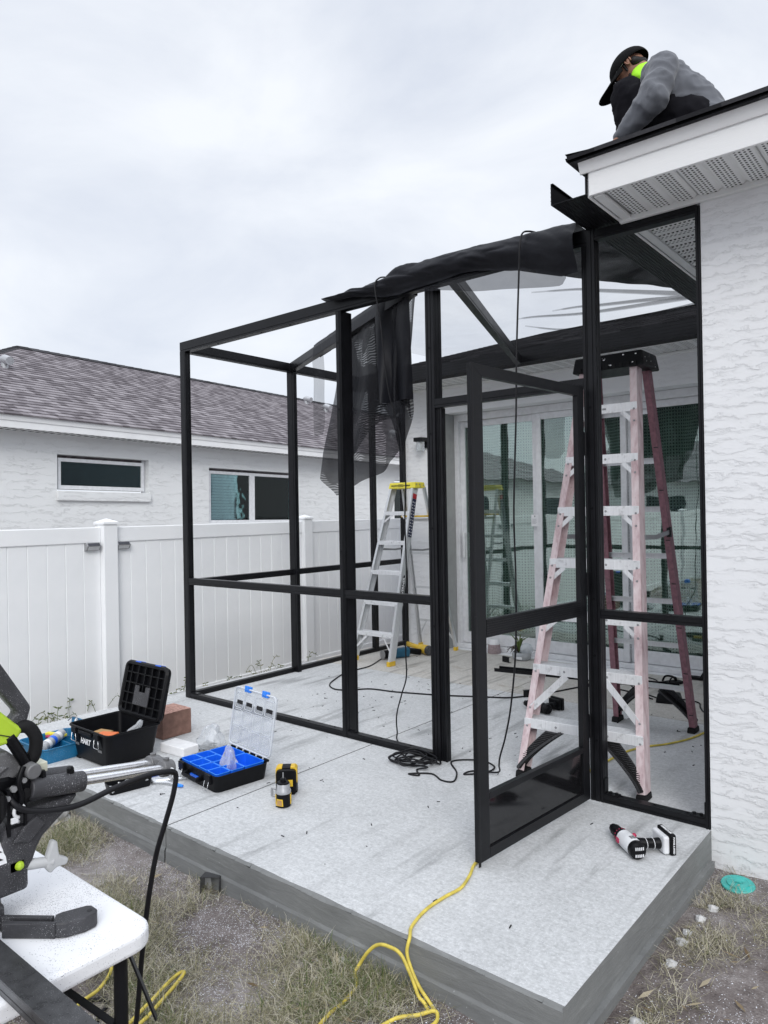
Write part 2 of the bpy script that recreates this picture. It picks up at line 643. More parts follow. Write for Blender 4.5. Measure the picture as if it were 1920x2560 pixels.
def m_glass(name, tint, refl, wave=0.03):
    t = NT(name)
    co = t.co()
    nrm = t.bump(t.noise(co, 2.6, 2), wave, 0.05)
    tr = t.n('ShaderNodeBsdfTransparent')
    tr.inputs['Color'].default_value = (*tint, 1)
    gl = t.n('ShaderNodeBsdfGlossy')
    gl.inputs['Roughness'].default_value = 0.01
    gl.inputs['Color'].default_value = (0.86, 0.95, 0.93, 1)
    t.l(nrm, gl.inputs['Normal'])
    fr = t.n('ShaderNodeFresnel')
    fr.inputs['IOR'].default_value = 1.5
    f = t.math('ADD', t.math('MULTIPLY', fr.outputs[0], 1.3), refl, clamp=True)
    mx = t.n('ShaderNodeMixShader')
    t.l(f, mx.inputs[0])
    t.l(tr.outputs[0], mx.inputs[1])
    t.l(gl.outputs[0], mx.inputs[2])
    return t.done(mx.outputs[0])

def m_clear(name, tint=(0.93, 0.95, 0.97), dens=0.10):
    t = NT(name)
    co = t.co()
    tr = t.n('ShaderNodeBsdfTransparent')
    tr.inputs['Color'].default_value = (*tint, 1)
    b = t.bsdf((0.75, 0.78, 0.82), 0.15, 0, t.bump(t.noise(co, 40, 3), 0.3, 0.004), 0.6)
    lw = t.n('ShaderNodeLayerWeight')
    lw.inputs['Blend'].default_value = 0.35
    f = t.math('ADD', t.math('MULTIPLY', lw.outputs['Facing'], 0.5), dens, clamp=True)
    mx = t.n('ShaderNodeMixShader')
    t.l(f, mx.inputs[0])
    t.l(tr.outputs[0], mx.inputs[1])
    t.l(b, mx.inputs[2])
    return t.done(mx.outputs[0])

def m_curtain():
    t = NT('sheer_grid_curtain')
    tc = t.n('ShaderNodeTexCoord')
    sep = t.n('ShaderNodeSeparateXYZ')
    t.l(tc.outputs['UV'], sep.inputs[0])
    fu = t.math('FRACT', t.math('MULTIPLY', sep.outputs['X'], 1.0))
    fv = t.math('FRACT', t.math('MULTIPLY', sep.outputs['Y'], 1.0))
    hole = t.math('MULTIPLY', t.math('GREATER_THAN', fu, 0.50), t.math('GREATER_THAN', fv, 0.50))
    c = t.mix(t.noise(tc.outputs['Object'], 3, 2), (0.74, 0.80, 0.78), (0.84, 0.88, 0.87))
    b = t.bsdf(c, 0.9, 0, None, 0.1)
    tr = t.n('ShaderNodeBsdfTransparent')
    mx = t.n('ShaderNodeMixShader')
    t.l(t.math('MULTIPLY', hole, 0.75), mx.inputs[0])
    t.l(b, mx.inputs[1])
    t.l(tr.outputs[0], mx.inputs[2])
    return t.done(mx.outputs[0])

def m_fiberglass():
    t = NT('faded_pink_fibreglass')
    co = t.co()
    a = t.noise(t.co((1, 1, 0.25)), 30, 5, 0.65)
    c = t.ramp(a, [(0.3, (0.44, 0.30, 0.32)), (0.52, (0.64, 0.525, 0.54)), (0.75, (0.74, 0.66, 0.67))])
    sc = t.step(t.noise(co, 55, 4, 0.7), 0.66, 0.74)
    c = t.mix(t.math('MULTIPLY', sc, 0.7), c, (0.20, 0.11, 0.12))
    return t.done(t.bsdf(c, 0.65, 0, t.bump(a, 0.2, 0.003), 0.35))

def m_alu(name, col=(0.72, 0.73, 0.75), rough=0.38, metal=0.75, dirt=0.0):
    t = NT(name)
    a = t.noise(t.co((30, 30, 1.5)), 5, 4, 0.6)
    d = t.noise(t.co(), 22, 4, 0.65)
    c = t.ramp(a, [(0.3, tuple(x * 0.86 for x in col)), (0.7, col)])
    if dirt:
        c = t.mix(t.math('MULTIPLY', t.step(d, 0.55, 0.70), dirt), c, (0.20, 0.20, 0.20))
    r = t.math('MULTIPLY_ADD', a, 0.2, rough - 0.1)
    return t.done(t.bsdf(c, r, metal, t.bump(a, 0.06, 0.002), 0.5))

def m_table():
    t = NT('white_table_plastic')
    co = t.co()
    p = t.noise(co, 160, 2)
    c = t.ramp(t.noise(co, 6, 3), [(0.3, (0.78, 0.79, 0.82)), (0.7, (0.84, 0.85, 0.87))])
    vs_ = t.voro(co, 430, 'F1')
    pick = t.voro(co, 430, 'F1', 'Color')
    sepc = t.n('ShaderNodeSeparateColor')
    t.l(pick, sepc.inputs[0])
    where = t.step(t.noise(co, 5.5, 3), 0.40, 0.66)
    thr = t.math('SUBTRACT', 1.0, t.math('MULTIPLY', where, 0.62))
    fil = t.math('MULTIPLY', t.math('LESS_THAN', vs_, 0.42), t.math('GREATER_THAN', sepc.outputs[0], thr))
    c = t.mix(t.math('MULTIPLY', fil, sepc.outputs[1]), c, (0.17, 0.17, 0.20))
    return t.done(t.bsdf(c, 0.5, 0, t.bump(p, 0.15, 0.002), 0.4))

def m_fabric(name, col, scale=7.0, sheen=0.25):
    t = NT(name)
    co = t.co()
    a = t.noise(co, scale, 4, 0.6)
    w = t.noise(co, 420, 2)
    c = t.mix(a, tuple(x * 0.75 for x in col), tuple(min(1, x * 1.2) for x in col))
    h = t.math('ADD', a, t.math('MULTIPLY', w, 0.08))
    return t.done(t.bsdf(c, 0.92, 0, t.bump(h, 0.35, 0.02), 0.15, **{'Sheen Weight': sheen}))

M = {}
M['black_metal'] = simple('black_powder_coat', (0.0075, 0.0078, 0.0095), 0.36, 0.0, 0.25, 14, 0.05, 300, 0.24, 0.08)
M['black_gloss'] = simple('black_gloss_panel', (0.008, 0.008, 0.009), 0.09, 0.0, 0.2, 8, 0.0, 100, 0.5, 0.02)
M['black_plastic'] = simple('black_plastic', (0.0035, 0.0037, 0.005), 0.45, 0, 0.3, 30, 0.15, 350, 0.2, 0.1)
M['dusty_black'] = simple('dusty_black_plastic', (0.030, 0.030, 0.033), 0.5, 0, 0.3, 30, 0.2, 300, 0.4, 0.1, dust=0.8)
M['dark_grey'] = simple('dark_grey_casting', (0.042, 0.042, 0.047), 0.5, 0.05, 0.25, 25, 0.25, 260, 0.45, 0.1, dust=0.9)
M['mid_grey'] = simple('grey_casting', (0.15, 0.15, 0.155), 0.5, 0.2, 0.2, 25, 0.2, 260, 0.45, 0.1, dust=0.8)
M['rubber'] = simple('black_rubber', (0.010, 0.010, 0.011), 0.7, 0, 0.3, 40, 0.2, 200, 0.2)
M['cord_black'] = simple('black_cord', (0.007, 0.007, 0.009), 0.5, 0, 0.2, 30, 0.1, 300, 0.3)
M['cord_yellow'] = simple('yellow_cord', (0.62, 0.50, 0.09), 0.5, 0, 0.25, 26, 0.1, 300, 0.4)
M['vinyl'] = m_vinyl()
M['fascia'] = m_white_wood('white_fascia', (0.80, 0.805, 0.81))
M['drip'] = simple('white_drip_edge', (0.80, 0.805, 0.81), 0.35, 0, 0.04, 4)
M['soffit_x'] = m_soffit('X')
M['soffit_y'] = m_soffit('Y')
M['soffit_plain'] = simple('white_trim', (0.74, 0.75, 0.75), 0.45, 0, 0.05, 6)
M['stucco'] = m_stucco('white_stucco', (0.83, 0.84, 0.86), 1.6, 0.55)
M['stucco_far'] = m_stucco('neighbour_stucco', (0.81, 0.825, 0.83), 0.8, 0.7)
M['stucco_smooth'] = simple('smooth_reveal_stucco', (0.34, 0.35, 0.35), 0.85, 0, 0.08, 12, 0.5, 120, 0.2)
M['concrete'] = m_concrete('new_concrete', (0.40, 0.41, 0.415), (0.66, 0.67, 0.68), (5, 40, 5), rad(3), 0.8)
M['concrete_old'] = m_concrete('old_concrete', (0.40, 0.385, 0.355), (0.64, 0.62, 0.59), (5, 30, 5), 0, 0.1, True)
M['concrete_side'] = m_concrete_side()
M['dirt'] = m_dirt()
M['shingle_far'] = m_shingle('brown_shingles', ((0.11, 0.098, 0.108), (0.20, 0.183, 0.197), (0.33, 0.308, 0.325)), 0.12)
M['shingle_far_x'] = m_shingle('brown_shingles_across', ((0.085, 0.078, 0.086), (0.20, 0.185, 0.198), (0.36, 0.34, 0.355)), 0.17, axis='X')
M['shingle_dark'] = m_shingle('dark_shingles', ((0.012, 0.012, 0.014), (0.028, 0.028, 0.032), (0.06, 0.06, 0.066)), 0.17, axis='X')
M['alu'] = m_alu('mill_aluminium', (0.70, 0.715, 0.73), 0.42, 0.7)
M['alu_white'] = m_alu('bright_aluminium_tread', (0.86, 0.87, 0.89), 0.5, 0.35, 0.35)
M['chrome'] = m_alu('polished_rail', (0.86, 0.87, 0.90), 0.16, 0.9)
M['steel'] = m_alu('steel_wire', (0.75, 0.76, 0.78), 0.25, 0.9)
M['pink'] = m_fiberglass()
M['pink_deep'] = simple('deep_pink_fibreglass', (0.25, 0.125, 0.15), 0.6, 0, 0.25, 40, 0.2, 200, 0.35)  # rear rails: less faded pink, with their shade also put into the colour
M['blue_rim'] = simple('light_blue_plastic', (0.03, 0.24, 0.86), 0.35, 0, 0.08, 12)
M['yellow'] = simple('yellow_plastic', (0.72, 0.47, 0.035), 0.42, 0, 0.12, 20, 0.1, 300)
M['lemon'] = simple('lemon_yellow_plastic', (0.76, 0.66, 0.055), 0.42, 0, 0.08, 14, 0.1, 300)
M['orange'] = simple('orange_plastic', (0.72, 0.17, 0.045), 0.5, 0, 0.1, 20)
M['blue_bin'] = simple('bright_blue_plastic', (0.008, 0.125, 0.74), 0.33, 0, 0.1, 12)
M['blue_box'] = simple('teal_blue_plastic', (0.010, 0.145, 0.30), 0.45, 0, 0.22, 12, 0.2, 120, dust=0.4)
M['blue_tool'] = simple('tool_blue_plastic', (0.012, 0.085, 0.15), 0.4, 0, 0.15, 25)
M['lime'] = simple('lime_green_plastic', (0.42, 0.60, 0.035), 0.45, 0, 0.10, 18, 0.12, 300)
M['hivis'] = simple('hi_vis_cloth', (0.42, 0.95, 0.03), 0.7, 0, 0.06, 10)
M['teal'] = simple('teal_cover_plastic', (0.05, 0.42, 0.38), 0.4, 0, 0.2, 30, 0.15, 120)
M['white_plastic'] = simple('white_plastic', (0.72, 0.73, 0.75), 0.45, 0, 0.08, 20)
M['silver_plastic'] = simple('silver_plastic', (0.42, 0.43, 0.45), 0.35, 0.3, 0.1, 20)
M['red'] = simple('crimson_plastic', (0.42, 0.015, 0.07), 0.4, 0, 0.1, 20)
M['tan'] = simple('tan_plastic', (0.42, 0.25, 0.10), 0.5, 0, 0.15, 30)
M['brick'] = simple('brown_block', (0.26, 0.155, 0.125), 0.9, 0, 0.22, 22, 0.7, 90, 0.15)
M['brick_top'] = simple('pink_block_top', (0.50, 0.30, 0.25), 0.9, 0, 0.35, 60, 0.8, 90, 0.15)
M['white_foam'] = simple('white_block', (0.78, 0.78, 0.79), 0.8, 0, 0.06, 20, 0.4, 120, 0.2)
M['clear'] = m_clear('clear_plastic', (0.95, 0.96, 0.97), 0.13)
M['clear_rib'] = m_clear('clear_plastic_rib', (0.9, 0.92, 0.94), 0.55)
M['bag'] = m_clear('thin_plastic_bag', (0.97, 0.975, 0.98), 0.30)
M['frost'] = m_clear('lamp_glass', (0.9, 0.92, 0.92), 0.35)
M['glass'] = m_glass('door_glass', (0.76, 0.84, 0.80), 0.19, 0.018)
M['window_glass'] = m_glass('window_glass', (0.66, 0.77, 0.80), -0.03, 0.02)
M['curtain'] = m_curtain()
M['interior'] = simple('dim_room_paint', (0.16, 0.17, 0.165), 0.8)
M['blind'] = simple('grey_blind_slat', (0.74, 0.78, 0.80), 0.6, 0, 0.1, 10)
M['table'] = m_table()
M['screen_thick'] = m_screen('screen_cloth_bunched', 0.985, (0.0075, 0.008, 0.0115), 0.55)
M['screen_double'] = m_screen('screen_cloth_folded', 0.82, (0.010, 0.0105, 0.014), 0.6, 0.4)
M['screen_heavy'] = m_screen('screen_cloth_layered', 0.92, (0.010, 0.0105, 0.014), 0.6, 0.5)
M['screen_half'] = m_screen('screen_cloth_flap', 0.62, (0.014, 0.0145, 0.018), 0.6)
M['screen_single'] = m_screen('screen_cloth_single', 0.40, (0.016, 0.0165, 0.02), 0.6)
M['screen_roof'] = m_screen('screen_cloth_taut', 0.17, (0.03, 0.03, 0.034), 0.6)
M['skin'] = simple('skin', (0.30, 0.155, 0.105), 0.55, 0, 0.15, 18, 0.2, 150, 0.35)
M['hair'] = simple('dark_hair', (0.012, 0.010, 0.010), 0.6, 0, 0.3, 60, 0.6, 200, 0.3)
M['sweat'] = m_fabric('grey_sweatshirt', (0.125, 0.132, 0.150), 6)
M['trousers'] = m_fabric('black_trousers', (0.006, 0.0058, 0.0085), 5, 0.0)
M['cap'] = m_fabric('black_cap', (0.005, 0.005, 0.0055), 12, 0.0)
M['glove'] = m_fabric('grey_glove', (0.10, 0.105, 0.115), 20)
M['lens'] = m_clear('spectacle_lens', (0.85, 0.87, 0.9), 0.12)
M['pot_pink'] = simple('mauve_grey_ceramic', (0.33, 0.27, 0.28), 0.8, 0, 0.18, 60, 0.4, 220, 0.2)
M['pot_grey'] = simple('grey_glass_pot', (0.40, 0.42, 0.44), 0.2, 0, 0.15, 12)
M['leaf'] = simple('leaf_green', (0.10, 0.15, 0.035), 0.5, 0, 0.3, 12)
M['stem'] = simple('dry_stem', (0.05, 0.038, 0.025), 0.8, 0, 0.3, 30)
M['print_white'] = simple('white_print', (0.80, 0.81, 0.83), 0.5, 0, 0.02, 5)
M['print_black'] = simple('black_print', (0.012, 0.012, 0.014), 0.5, 0, 0.1, 5)
M['print_navy'] = simple('navy_print', (0.012, 0.016, 0.055), 0.5, 0, 0.1, 5)
M['print_red'] = simple('red_print', (0.42, 0.02, 0.03), 0.5, 0, 0.1, 5)
M['solar'] = simple('dark_solar_cell', (0.008, 0.010, 0.022), 0.15, 0, 0.2, 10)
M['gun_metal'] = simple('grey_lamp_metal', (0.30, 0.305, 0.315), 0.4, 0.3, 0.1, 10)
M['bronze_tube'] = simple('dark_bronze_tube', (0.055, 0.056, 0.060), 0.30, 0.3, 0.25, 40, 0.1, 300, 0.5, 0.1, dust=0.6)
M['filings'] = m_alu('aluminium_filings', (0.85, 0.86, 0.9), 0.3, 0.6)
M['rock'] = simple('pale_rock', (0.50, 0.50, 0.50), 0.9, 0, 0.25, 25, 0.8, 60, 0.2)
M['grass'] = m_blades('grass_blades', [(0.0, (0.12, 0.125, 0.06)), (0.18, (0.22, 0.21, 0.115)), (0.40, (0.38, 0.35, 0.235)),
                                       (0.75, (0.52, 0.485, 0.37)), (1.0, (0.66, 0.62, 0.51))])
M['grass_lush'] = m_blades('green_grass_blades', [(0.0, (0.07, 0.105, 0.035)), (0.5, (0.14, 0.185, 0.065)),
                                                  (0.8, (0.17, 0.19, 0.065)), (1.0, (0.33, 0.30, 0.15))])
M['lawn_far'] = simple('far_lawn', (0.12, 0.125, 0.055), 0.95, 0, 0.4, 8, 0.8, 40, 0.1)
M['lever_grey'] = simple('pale_grey_plastic', (0.50, 0.51, 0.52), 0.5, 0, 0.08, 20)
M['cream'] = simple('cream_plastic', (0.62, 0.62, 0.50), 0.5, 0, 0.06, 20)
M['straw'] = m_blades('dead_leaf', [(0.0, (0.16, 0.11, 0.06)), (0.5, (0.36, 0.29, 0.18)), (1.0, (0.52, 0.46, 0.34))])
# ------------------------------------------------------------------ ground
def sstep(a, b, x):
    t = min(1, max(0, (x - a) / (b - a)))
    return t * t * (3 - 2 * t)

def gz(x, y):
    z = -0.165 - 0.135 * sstep(-3.7, -4.5, x)
    n = mnoise.noise(V(x * 1.7, y * 1.7, 3.1)) * 0.022 + mnoise.noise(V(x * 6, y * 6, 9.2)) * 0.009
    return z + n * (1 if -5 < x < 3 else 0.6)

def axis_cuts(lo, hi, f0, f1, fine, coarse):
    a = [lo]
    while a[-1] < hi:
        x = a[-1]
        s = fine if f0 <= x < f1 else max(fine, min(coarse, fine + 0.35 * max(f0 - x, x - f1)))
        a.append(x + s)
    return a

gx = axis_cuts(-110, 110, -3.6, 1.2, 0.045, 12)
gy = axis_cuts(-110, 110, -3.4, -0.2, 0.045, 12)
mb = MB()
mb.v = [V(x, y, gz(x, y)) for y in gy for x in gx]
w_ = len(gx)
mb.f = [(j * w_ + i, j * w_ + i + 1, (j + 1) * w_ + i + 1, (j + 1) * w_ + i)
        for j in range(len(gy) - 1) for i in range(w_ - 1)]
mb.build('ground', M['dirt'], smooth=9, kind='structure')

# ------------------------------------------------------------------ patio slab, cast in bays with a narrow joint between them
SLAB = [(-4.15, -2.006, -1.48, 1.63), (-1.998, 0.0, -1.48, 1.63)]
for i, (x0, x1, y0, y1) in enumerate(SLAB):
    mb = MB()
    nx = 60 if True else 1
    # worn front arris: a small uneven chamfer
    top = []
    def edge(u):
        return 0.010 + 0.007 * mnoise.noise(V(u * 9, 1.3, 0)) + 0.004 * mnoise.noise(V(u * 31, 4.3, 0))
    xs = [x0 + (x1 - x0) * k / nx for k in range(nx + 1)]
    for k in range(nx):
        a, b = xs[k], xs[k + 1]
        ea, eb = edge(a), edge(b)
        mb.add([V(a, y0 + ea, 0), V(b, y0 + eb, 0), V(b, y1, 0), V(a, y1, 0)], [(0, 1, 2, 3)])
    o = mb.build('patio_slab', M['concrete'], kind='structure')
    mb = MB()
    for k in range(nx):
        a, b = xs[k], xs[k + 1]
        ea, eb = edge(a), edge(b)
        mb.add([V(a, y0 + ea, 0), V(b, y0 + eb, 0), V(b, y0, -ea * 1.1), V(a, y0, -ea * 1.1)], [(3, 2, 1, 0)])
        mb.add([V(a, y0, -ea * 1.1), V(b, y0, -eb * 1.1), V(b, y0, -0.10), V(a, y0, -0.10)], [(3, 2, 1, 0)])
        la = 0.006 + 0.004 * mnoise.noise(V(a * 7, 8, 0))
        lb = 0.006 + 0.004 * mnoise.noise(V(b * 7, 8, 0))
        mb.add([V(a, y0, -0.10), V(b, y0, -0.10), V(b, y0 - lb, -0.112), V(a, y0 - la, -0.112)], [(3, 2, 1, 0)])
        mb.add([V(a, y0 - la, -0.112), V(b, y0 - lb, -0.112), V(b, y0 - 0.012, -0.36), V(a, y0 - 0.012, -0.36)], [(3, 2, 1, 0)])
    ny = 50
    X = x1 if i == 1 else x0
    ys = [y0 + (y1 - y0) * k / ny for k in range(ny + 1)]
    for k in range(ny if i in (0, 1) else 0):
        a, b = ys[k], ys[k + 1]
        q = [V(X, a, 0), V(X, b, 0), V(X, b, -0.36), V(X, a, -0.36)]
        mb.add(q, [(0, 3, 2, 1)] if i == 1 else [(0, 1, 2, 3)])
    X = x0 if i == 1 else x1
    mb.add([V(X, y0, 0), V(X, y1, 0), V(X, y1, -0.3), V(X, y0, -0.3)], [(0, 1, 2, 3)])
    if i == 1:      # footing that steps out under the right-hand edge
        mb.box(-0.02, 0.018, -1.46, -0.02, -0.36, -0.128)
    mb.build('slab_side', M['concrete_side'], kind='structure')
mb = MB()
mb.box(-2.006, -1.998, -1.475, 1.63, -0.3, -0.012)
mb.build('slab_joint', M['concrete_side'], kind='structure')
mb = MB()
mb.box(-4.15, -2.004, 1.645, 2.9, -0.3, 0.001)
mb.box(-1.996, 0.0, 1.645, 2.9, -0.3, 0.001)
mb.build('old_patio_slab', M['concrete_old'], kind='structure', bevel=0.006)
mb = MB()
mb.box(-4.14, -0.002, 1.63, 1.646, -0.3, -0.008)
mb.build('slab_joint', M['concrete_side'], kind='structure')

# ------------------------------------------------------------------ builders shared by the houses
def wall_cells(mb, u0, u1, z0, z1, openings, put):
    us = sorted({u0, u1, *[a for o_ in openings for a in o_[:2]]})
    zs = sorted({z0, z1, *[a for o_ in openings for a in o_[2:]]})
    for a, b in zip(us, us[1:]):
        run = None
        for c, d in zip(zs, zs[1:]):
            hit = any(o_[0] <= a and b <= o_[1] and o_[2] <= c and d <= o_[3] for o_ in openings)
            if hit:
                if run:
                    put(mb, a, b, *run)
                run = None
            else:
                run = (run[0] if run else c, d)
        if run:
            put(mb, a, b, *run)

def courses(mb, p0, along, up, n, step, trim0, trim1, thick=0.012):
    """stepped shingle courses: p0 eave corner; along/up unit vectors; trims give start and end of course k"""
    nrm = along.cross(up).normalized()
    if nrm.z < 0:
        nrm = -nrm
    for k in range(n):
        a0, a1 = trim0(k), trim1(k)
        b0, b1 = trim0(k + 1.21), trim1(k + 1.21)
        if a1 - a0 < 0.02:
            continue
        lo = p0 + up * (k * step)
        hi = p0 + up * ((k + 1) * step + 0.03)
        q = [lo + along * a0 + nrm * thick, lo + along * a1 + nrm * thick,
             hi + along * b1 + nrm * 0.001, hi + along * b0 + nrm * 0.001,
             lo + along * a0 - nrm * 0.004, lo + along * a1 - nrm * 0.004]
        f = [(0, 1, 2, 3), (4, 5, 1, 0)]
        if along.cross(up).z < 0:
            f = [tuple(reversed(x)) for x in f]
        mb.add(q, f)

# ------------------------------------------------------------------ the house
house = thing('house', 'white stuccoed house with dark roof and sliding glass door beside the patio frame',
              'house', (2.0, 3.0, -0.2))
def hb(mb, name, m, **kw):
    return mb.build(name, m, kw.pop('parent', house), world=True, **kw)

mb = MB(); mb.box(0, 6.5, 0, 0.2, -0.45, 2.822); hb(mb, 'wall', M['stucco'])
mb = MB(); mb.box(0.0, 0.2, 0.202, 2.848, -0.3, 2.822); hb(mb, 'wall', M['stucco'])
DOOR = (-3.40, -0.56, 0.0, 2.475)
mb = MB()
wall_cells(mb, -4.0, 0.6, -0.3, 2.7715, [(-3.40, -0.56, 0.0, 2.475)],
           lambda b, u0, u1, a, c: b.box(u0, u1, 2.85, 3.06, a, c))
hb(mb, 'wall', M['stucco'])
mb = MB(); mb.box(-4.0, -3.8, 3.062, 9.0, -0.3, 2.756); hb(mb, 'wall', M['stucco'])
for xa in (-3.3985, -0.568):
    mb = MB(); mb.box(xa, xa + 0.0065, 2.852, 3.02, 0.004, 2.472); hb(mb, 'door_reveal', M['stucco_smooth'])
# ---- eaves of the right wing
def soffit_panels(parent, axis, u0, u1, w0, w1, z, m, plain=0.0):
    """ribbed panels; u runs across the ribs, w along them"""
    n = int(round((u1 - u0) / 0.3))
    p = (u1 - u0) / n
    prof = []
    for k in range(3):
        b = k * p / 3
        prof += [(b + 0.004, 0.010), (b + 0.016, 0.0), (b + p / 3 - 0.016, 0.0), (b + p / 3 - 0.004, 0.010)]
    first = None
    for k in range(n):
        a = u0 + k * p
        mb = MB()
        poly = [(x + a, zz + z) for x, zz in prof] + [(a + p - 0.002, z + 0.016), (a + 0.002, z + 0.016)]
        fn = (lambda q, r, d: V(q, d, r)) if axis == 'X' else (lambda q, r, d: V(d, q, r))
        mb.prism(poly, fn, w0, w1)
        mb.build('soffit_panel', m, parent, world=True)
mb = MB()
mb.box(-0.36, 6.5, -0.372, -0.356, 2.824, 2.945)
fas = hb(mb, 'fascia', M['fascia'], bevel=0.002)
mb = MB()
mb.prism([(-0.380, 2.925), (-0.384, 2.932), (-0.402, 2.972), (-0.372, 2.974), (-0.372, 2.925)],
         lambda a, b, d: V(d, a, b), -0.395, 6.5)
hb(mb, 'drip_edge', M['drip'], parent=fas)
mb = MB()
mb.box(-0.372, -0.358, -0.355, 2.47, 2.824, 2.945)
fas2 = hb(mb, 'fascia', M['fascia'], bevel=0.002)
mb = MB()
mb.box(-0.35, 6.5, -0.354, -0.001, 2.845, 2.856)
sof = hb(mb, 'soffit', M['soffit_plain'])
soffit_panels(sof, 'X', -0.30, 3.3, -0.352, -0.030, 2.826, M['soffit_x'])
mb = MB()
mb.box(-0.36, 6.5, -0.028, -0.002, 2.806, 2.838)
mb.box(-0.345, -0.302, -0.352, 2.45, 2.818, 2.834)
hb(mb, 'trim', M['soffit_plain'], parent=sof, bevel=0.004)
mb = MB()
mb.box(-0.30, -0.001, 0.02, 2.84, 2.845, 2.856)
sof2 = hb(mb, 'soffit', M['soffit_plain'])
soffit_panels(sof2, 'Y', 0.03, 2.73, -0.30, -0.012, 2.826, M['soffit_y'])
# ---- eaves of the rear wing
mb = MB()
mb.box(-4.25, -0.375, 2.476, 2.49, 2.752, 2.90)
fas3 = hb(mb, 'fascia', M['fascia'], bevel=0.002)
mb = MB()
mb.box(-4.24, -0.36, 2.492, 2.848, 2.772, 2.784)
sof3 = hb(mb, 'soffit', M['soffit_plain'])
soffit_panels(sof3, 'X', -4.2, -0.30, 2.50, 2.835, 2.757, M['soffit_x'])
mb = MB(); mb.box(-4.2, 0.0, 2.826, 2.849, 2.735, 2.757); hb(mb, 'trim', M['soffit_plain'], parent=sof3, bevel=0.004)
# ---- roofs
S_R = 0.29
upf = V(0, 1, S_R).normalized()
mb = MB()
courses(mb, V(-0.44, -0.435, 2.984), V(1, 0, 0), upf, 30, 0.14,
        lambda k: k * 0.14 * upf.y + 0.01, lambda k: 7.0)
rf = hb(mb, 'roof', M['shingle_dark'])
mb = MB()
upl = V(1, 0, S_R).normalized()
courses(mb, V(-0.44, -0.435, 2.984), V(0, 1, 0), upl, 26, 0.14, lambda k: k * 0.14 * upl.x + 0.01, lambda k: 6.0)
hb(mb, 'shingle_courses', M['shingle_dark'], parent=rf)
mb = MB()
for k in range(14):
    q = lambda t: V(-0.44, -0.435, 2.997) + V(1, 1, S_R) * t
    p, r = q(k * 0.18), q(k * 0.18 + 0.2)
    for s_ in (V(-0.09, 0.09, -0.014), V(0.09, -0.09, -0.014)):
        e = V(0, 0.15, -0.004) if s_.y > 0 else V(0.15, 0, -0.004)
        mb.add([p + V(0, 0, .012), r + V(0, 0, .005), r + e, p + e], [(0, 1, 2, 3) if s_.y < 0 else (3, 2, 1, 0)])
hb(mb, 'hip_cap', M['shingle_dark'], parent=rf, kind='stuff')
mb = MB()
mb.add([V(-0.43, -0.425, 2.976), V(6.5, -0.425, 2.976), V(6.5, 3.5, 2.976 + 3.9 * S_R), V(3.5, 3.5, 2.976 + 3.9 * S_R), V(-0.43, 6, 2.976)],
       [(0, 1, 2, 3), (0, 3, 4)])
mb.add([V(-0.43, -0.425, 2.970), V(6.5, -0.425, 2.970), V(6.5, -0.36, 2.970), V(-0.36, -0.36, 2.970), V(-0.36, 2.5, 2.970), V(-0.43, 2.5, 2.970)],
       [(0, 5, 4, 3), (0, 3, 2, 1)])
hb(mb, 'roof_deck', M['shingle_dark'], parent=rf)
mb = MB()
courses(mb, V(-4.3, 2.43, 2.905), V(1, 0, 0), upf, 34, 0.14, lambda k: 0, lambda k: 4.0 + min(k * 0.14, 3.0))
rb_ = hb(mb, 'roof', M['shingle_dark'])
mb = MB()
mb.add([V(-4.28, 2.44, 2.896), V(-0.3, 2.44, 2.896), V(2.5, 7.0, 2.896 + 4.56 * S_R), V(-4.28, 7.0, 2.896 + 4.56 * S_R)], [(0, 1, 2, 3)])
hb(mb, 'roof_deck', M['shingle_dark'], parent=rb_)
# ---- sliding door: outer frame, three framed panes
mb = MB()
Yd = 3.02
x0, x1 = -3.39, -0.57
mb.box(x0, x1, Yd, Yd + 0.10, 2.40, 2.472)
mb.box(x0, x1, Yd - 0.03, Yd + 0.12, 0.002, 0.045)
mb.box(x0, x0 + 0.05, Yd, Yd + 0.10, 0.045, 2.40)
mb.box(x1 - 0.05, x1, Yd, Yd + 0.10, 0.045, 2.40)
sd = hb(mb, 'sliding_door', M['white_plastic'], bevel=0.004)
pw = (x1 - x0 - 0.10) / 3
for k in range(3):
    a = x0 + 0.05 + k * pw
    b = a + pw
    yy = Yd + (0.01 if k == 1 else 0.045)
    mb = MB()
    mb.box(a, a + 0.055, yy, yy + 0.032, 0.05, 2.398)
    mb.box(b - 0.055, b, yy, yy + 0.032, 0.05, 2.398)
    mb.box(a + 0.056, b - 0.056, yy, yy + 0.032, 2.335, 2.398)
    mb.box(a + 0.056, b - 0.056, yy, yy + 0.032, 0.05, 0.165)
    hb(mb, 'door_leaf', M['white_plastic'], parent=sd, bevel=0.003)
    mb = MB()
    mb.box(a + 0.054, b - 0.054, yy + 0.012, yy + 0.018, 0.163, 2.337)
    hb(mb, 'pane', M['glass'], parent=sd)
mb = MB()
mb.box(-3.315, -3.285, Yd + 0.005, Yd + 0.04, 0.95, 1.22)
hb(mb, 'handle', M['white_plastic'], parent=sd, bevel=0.006)
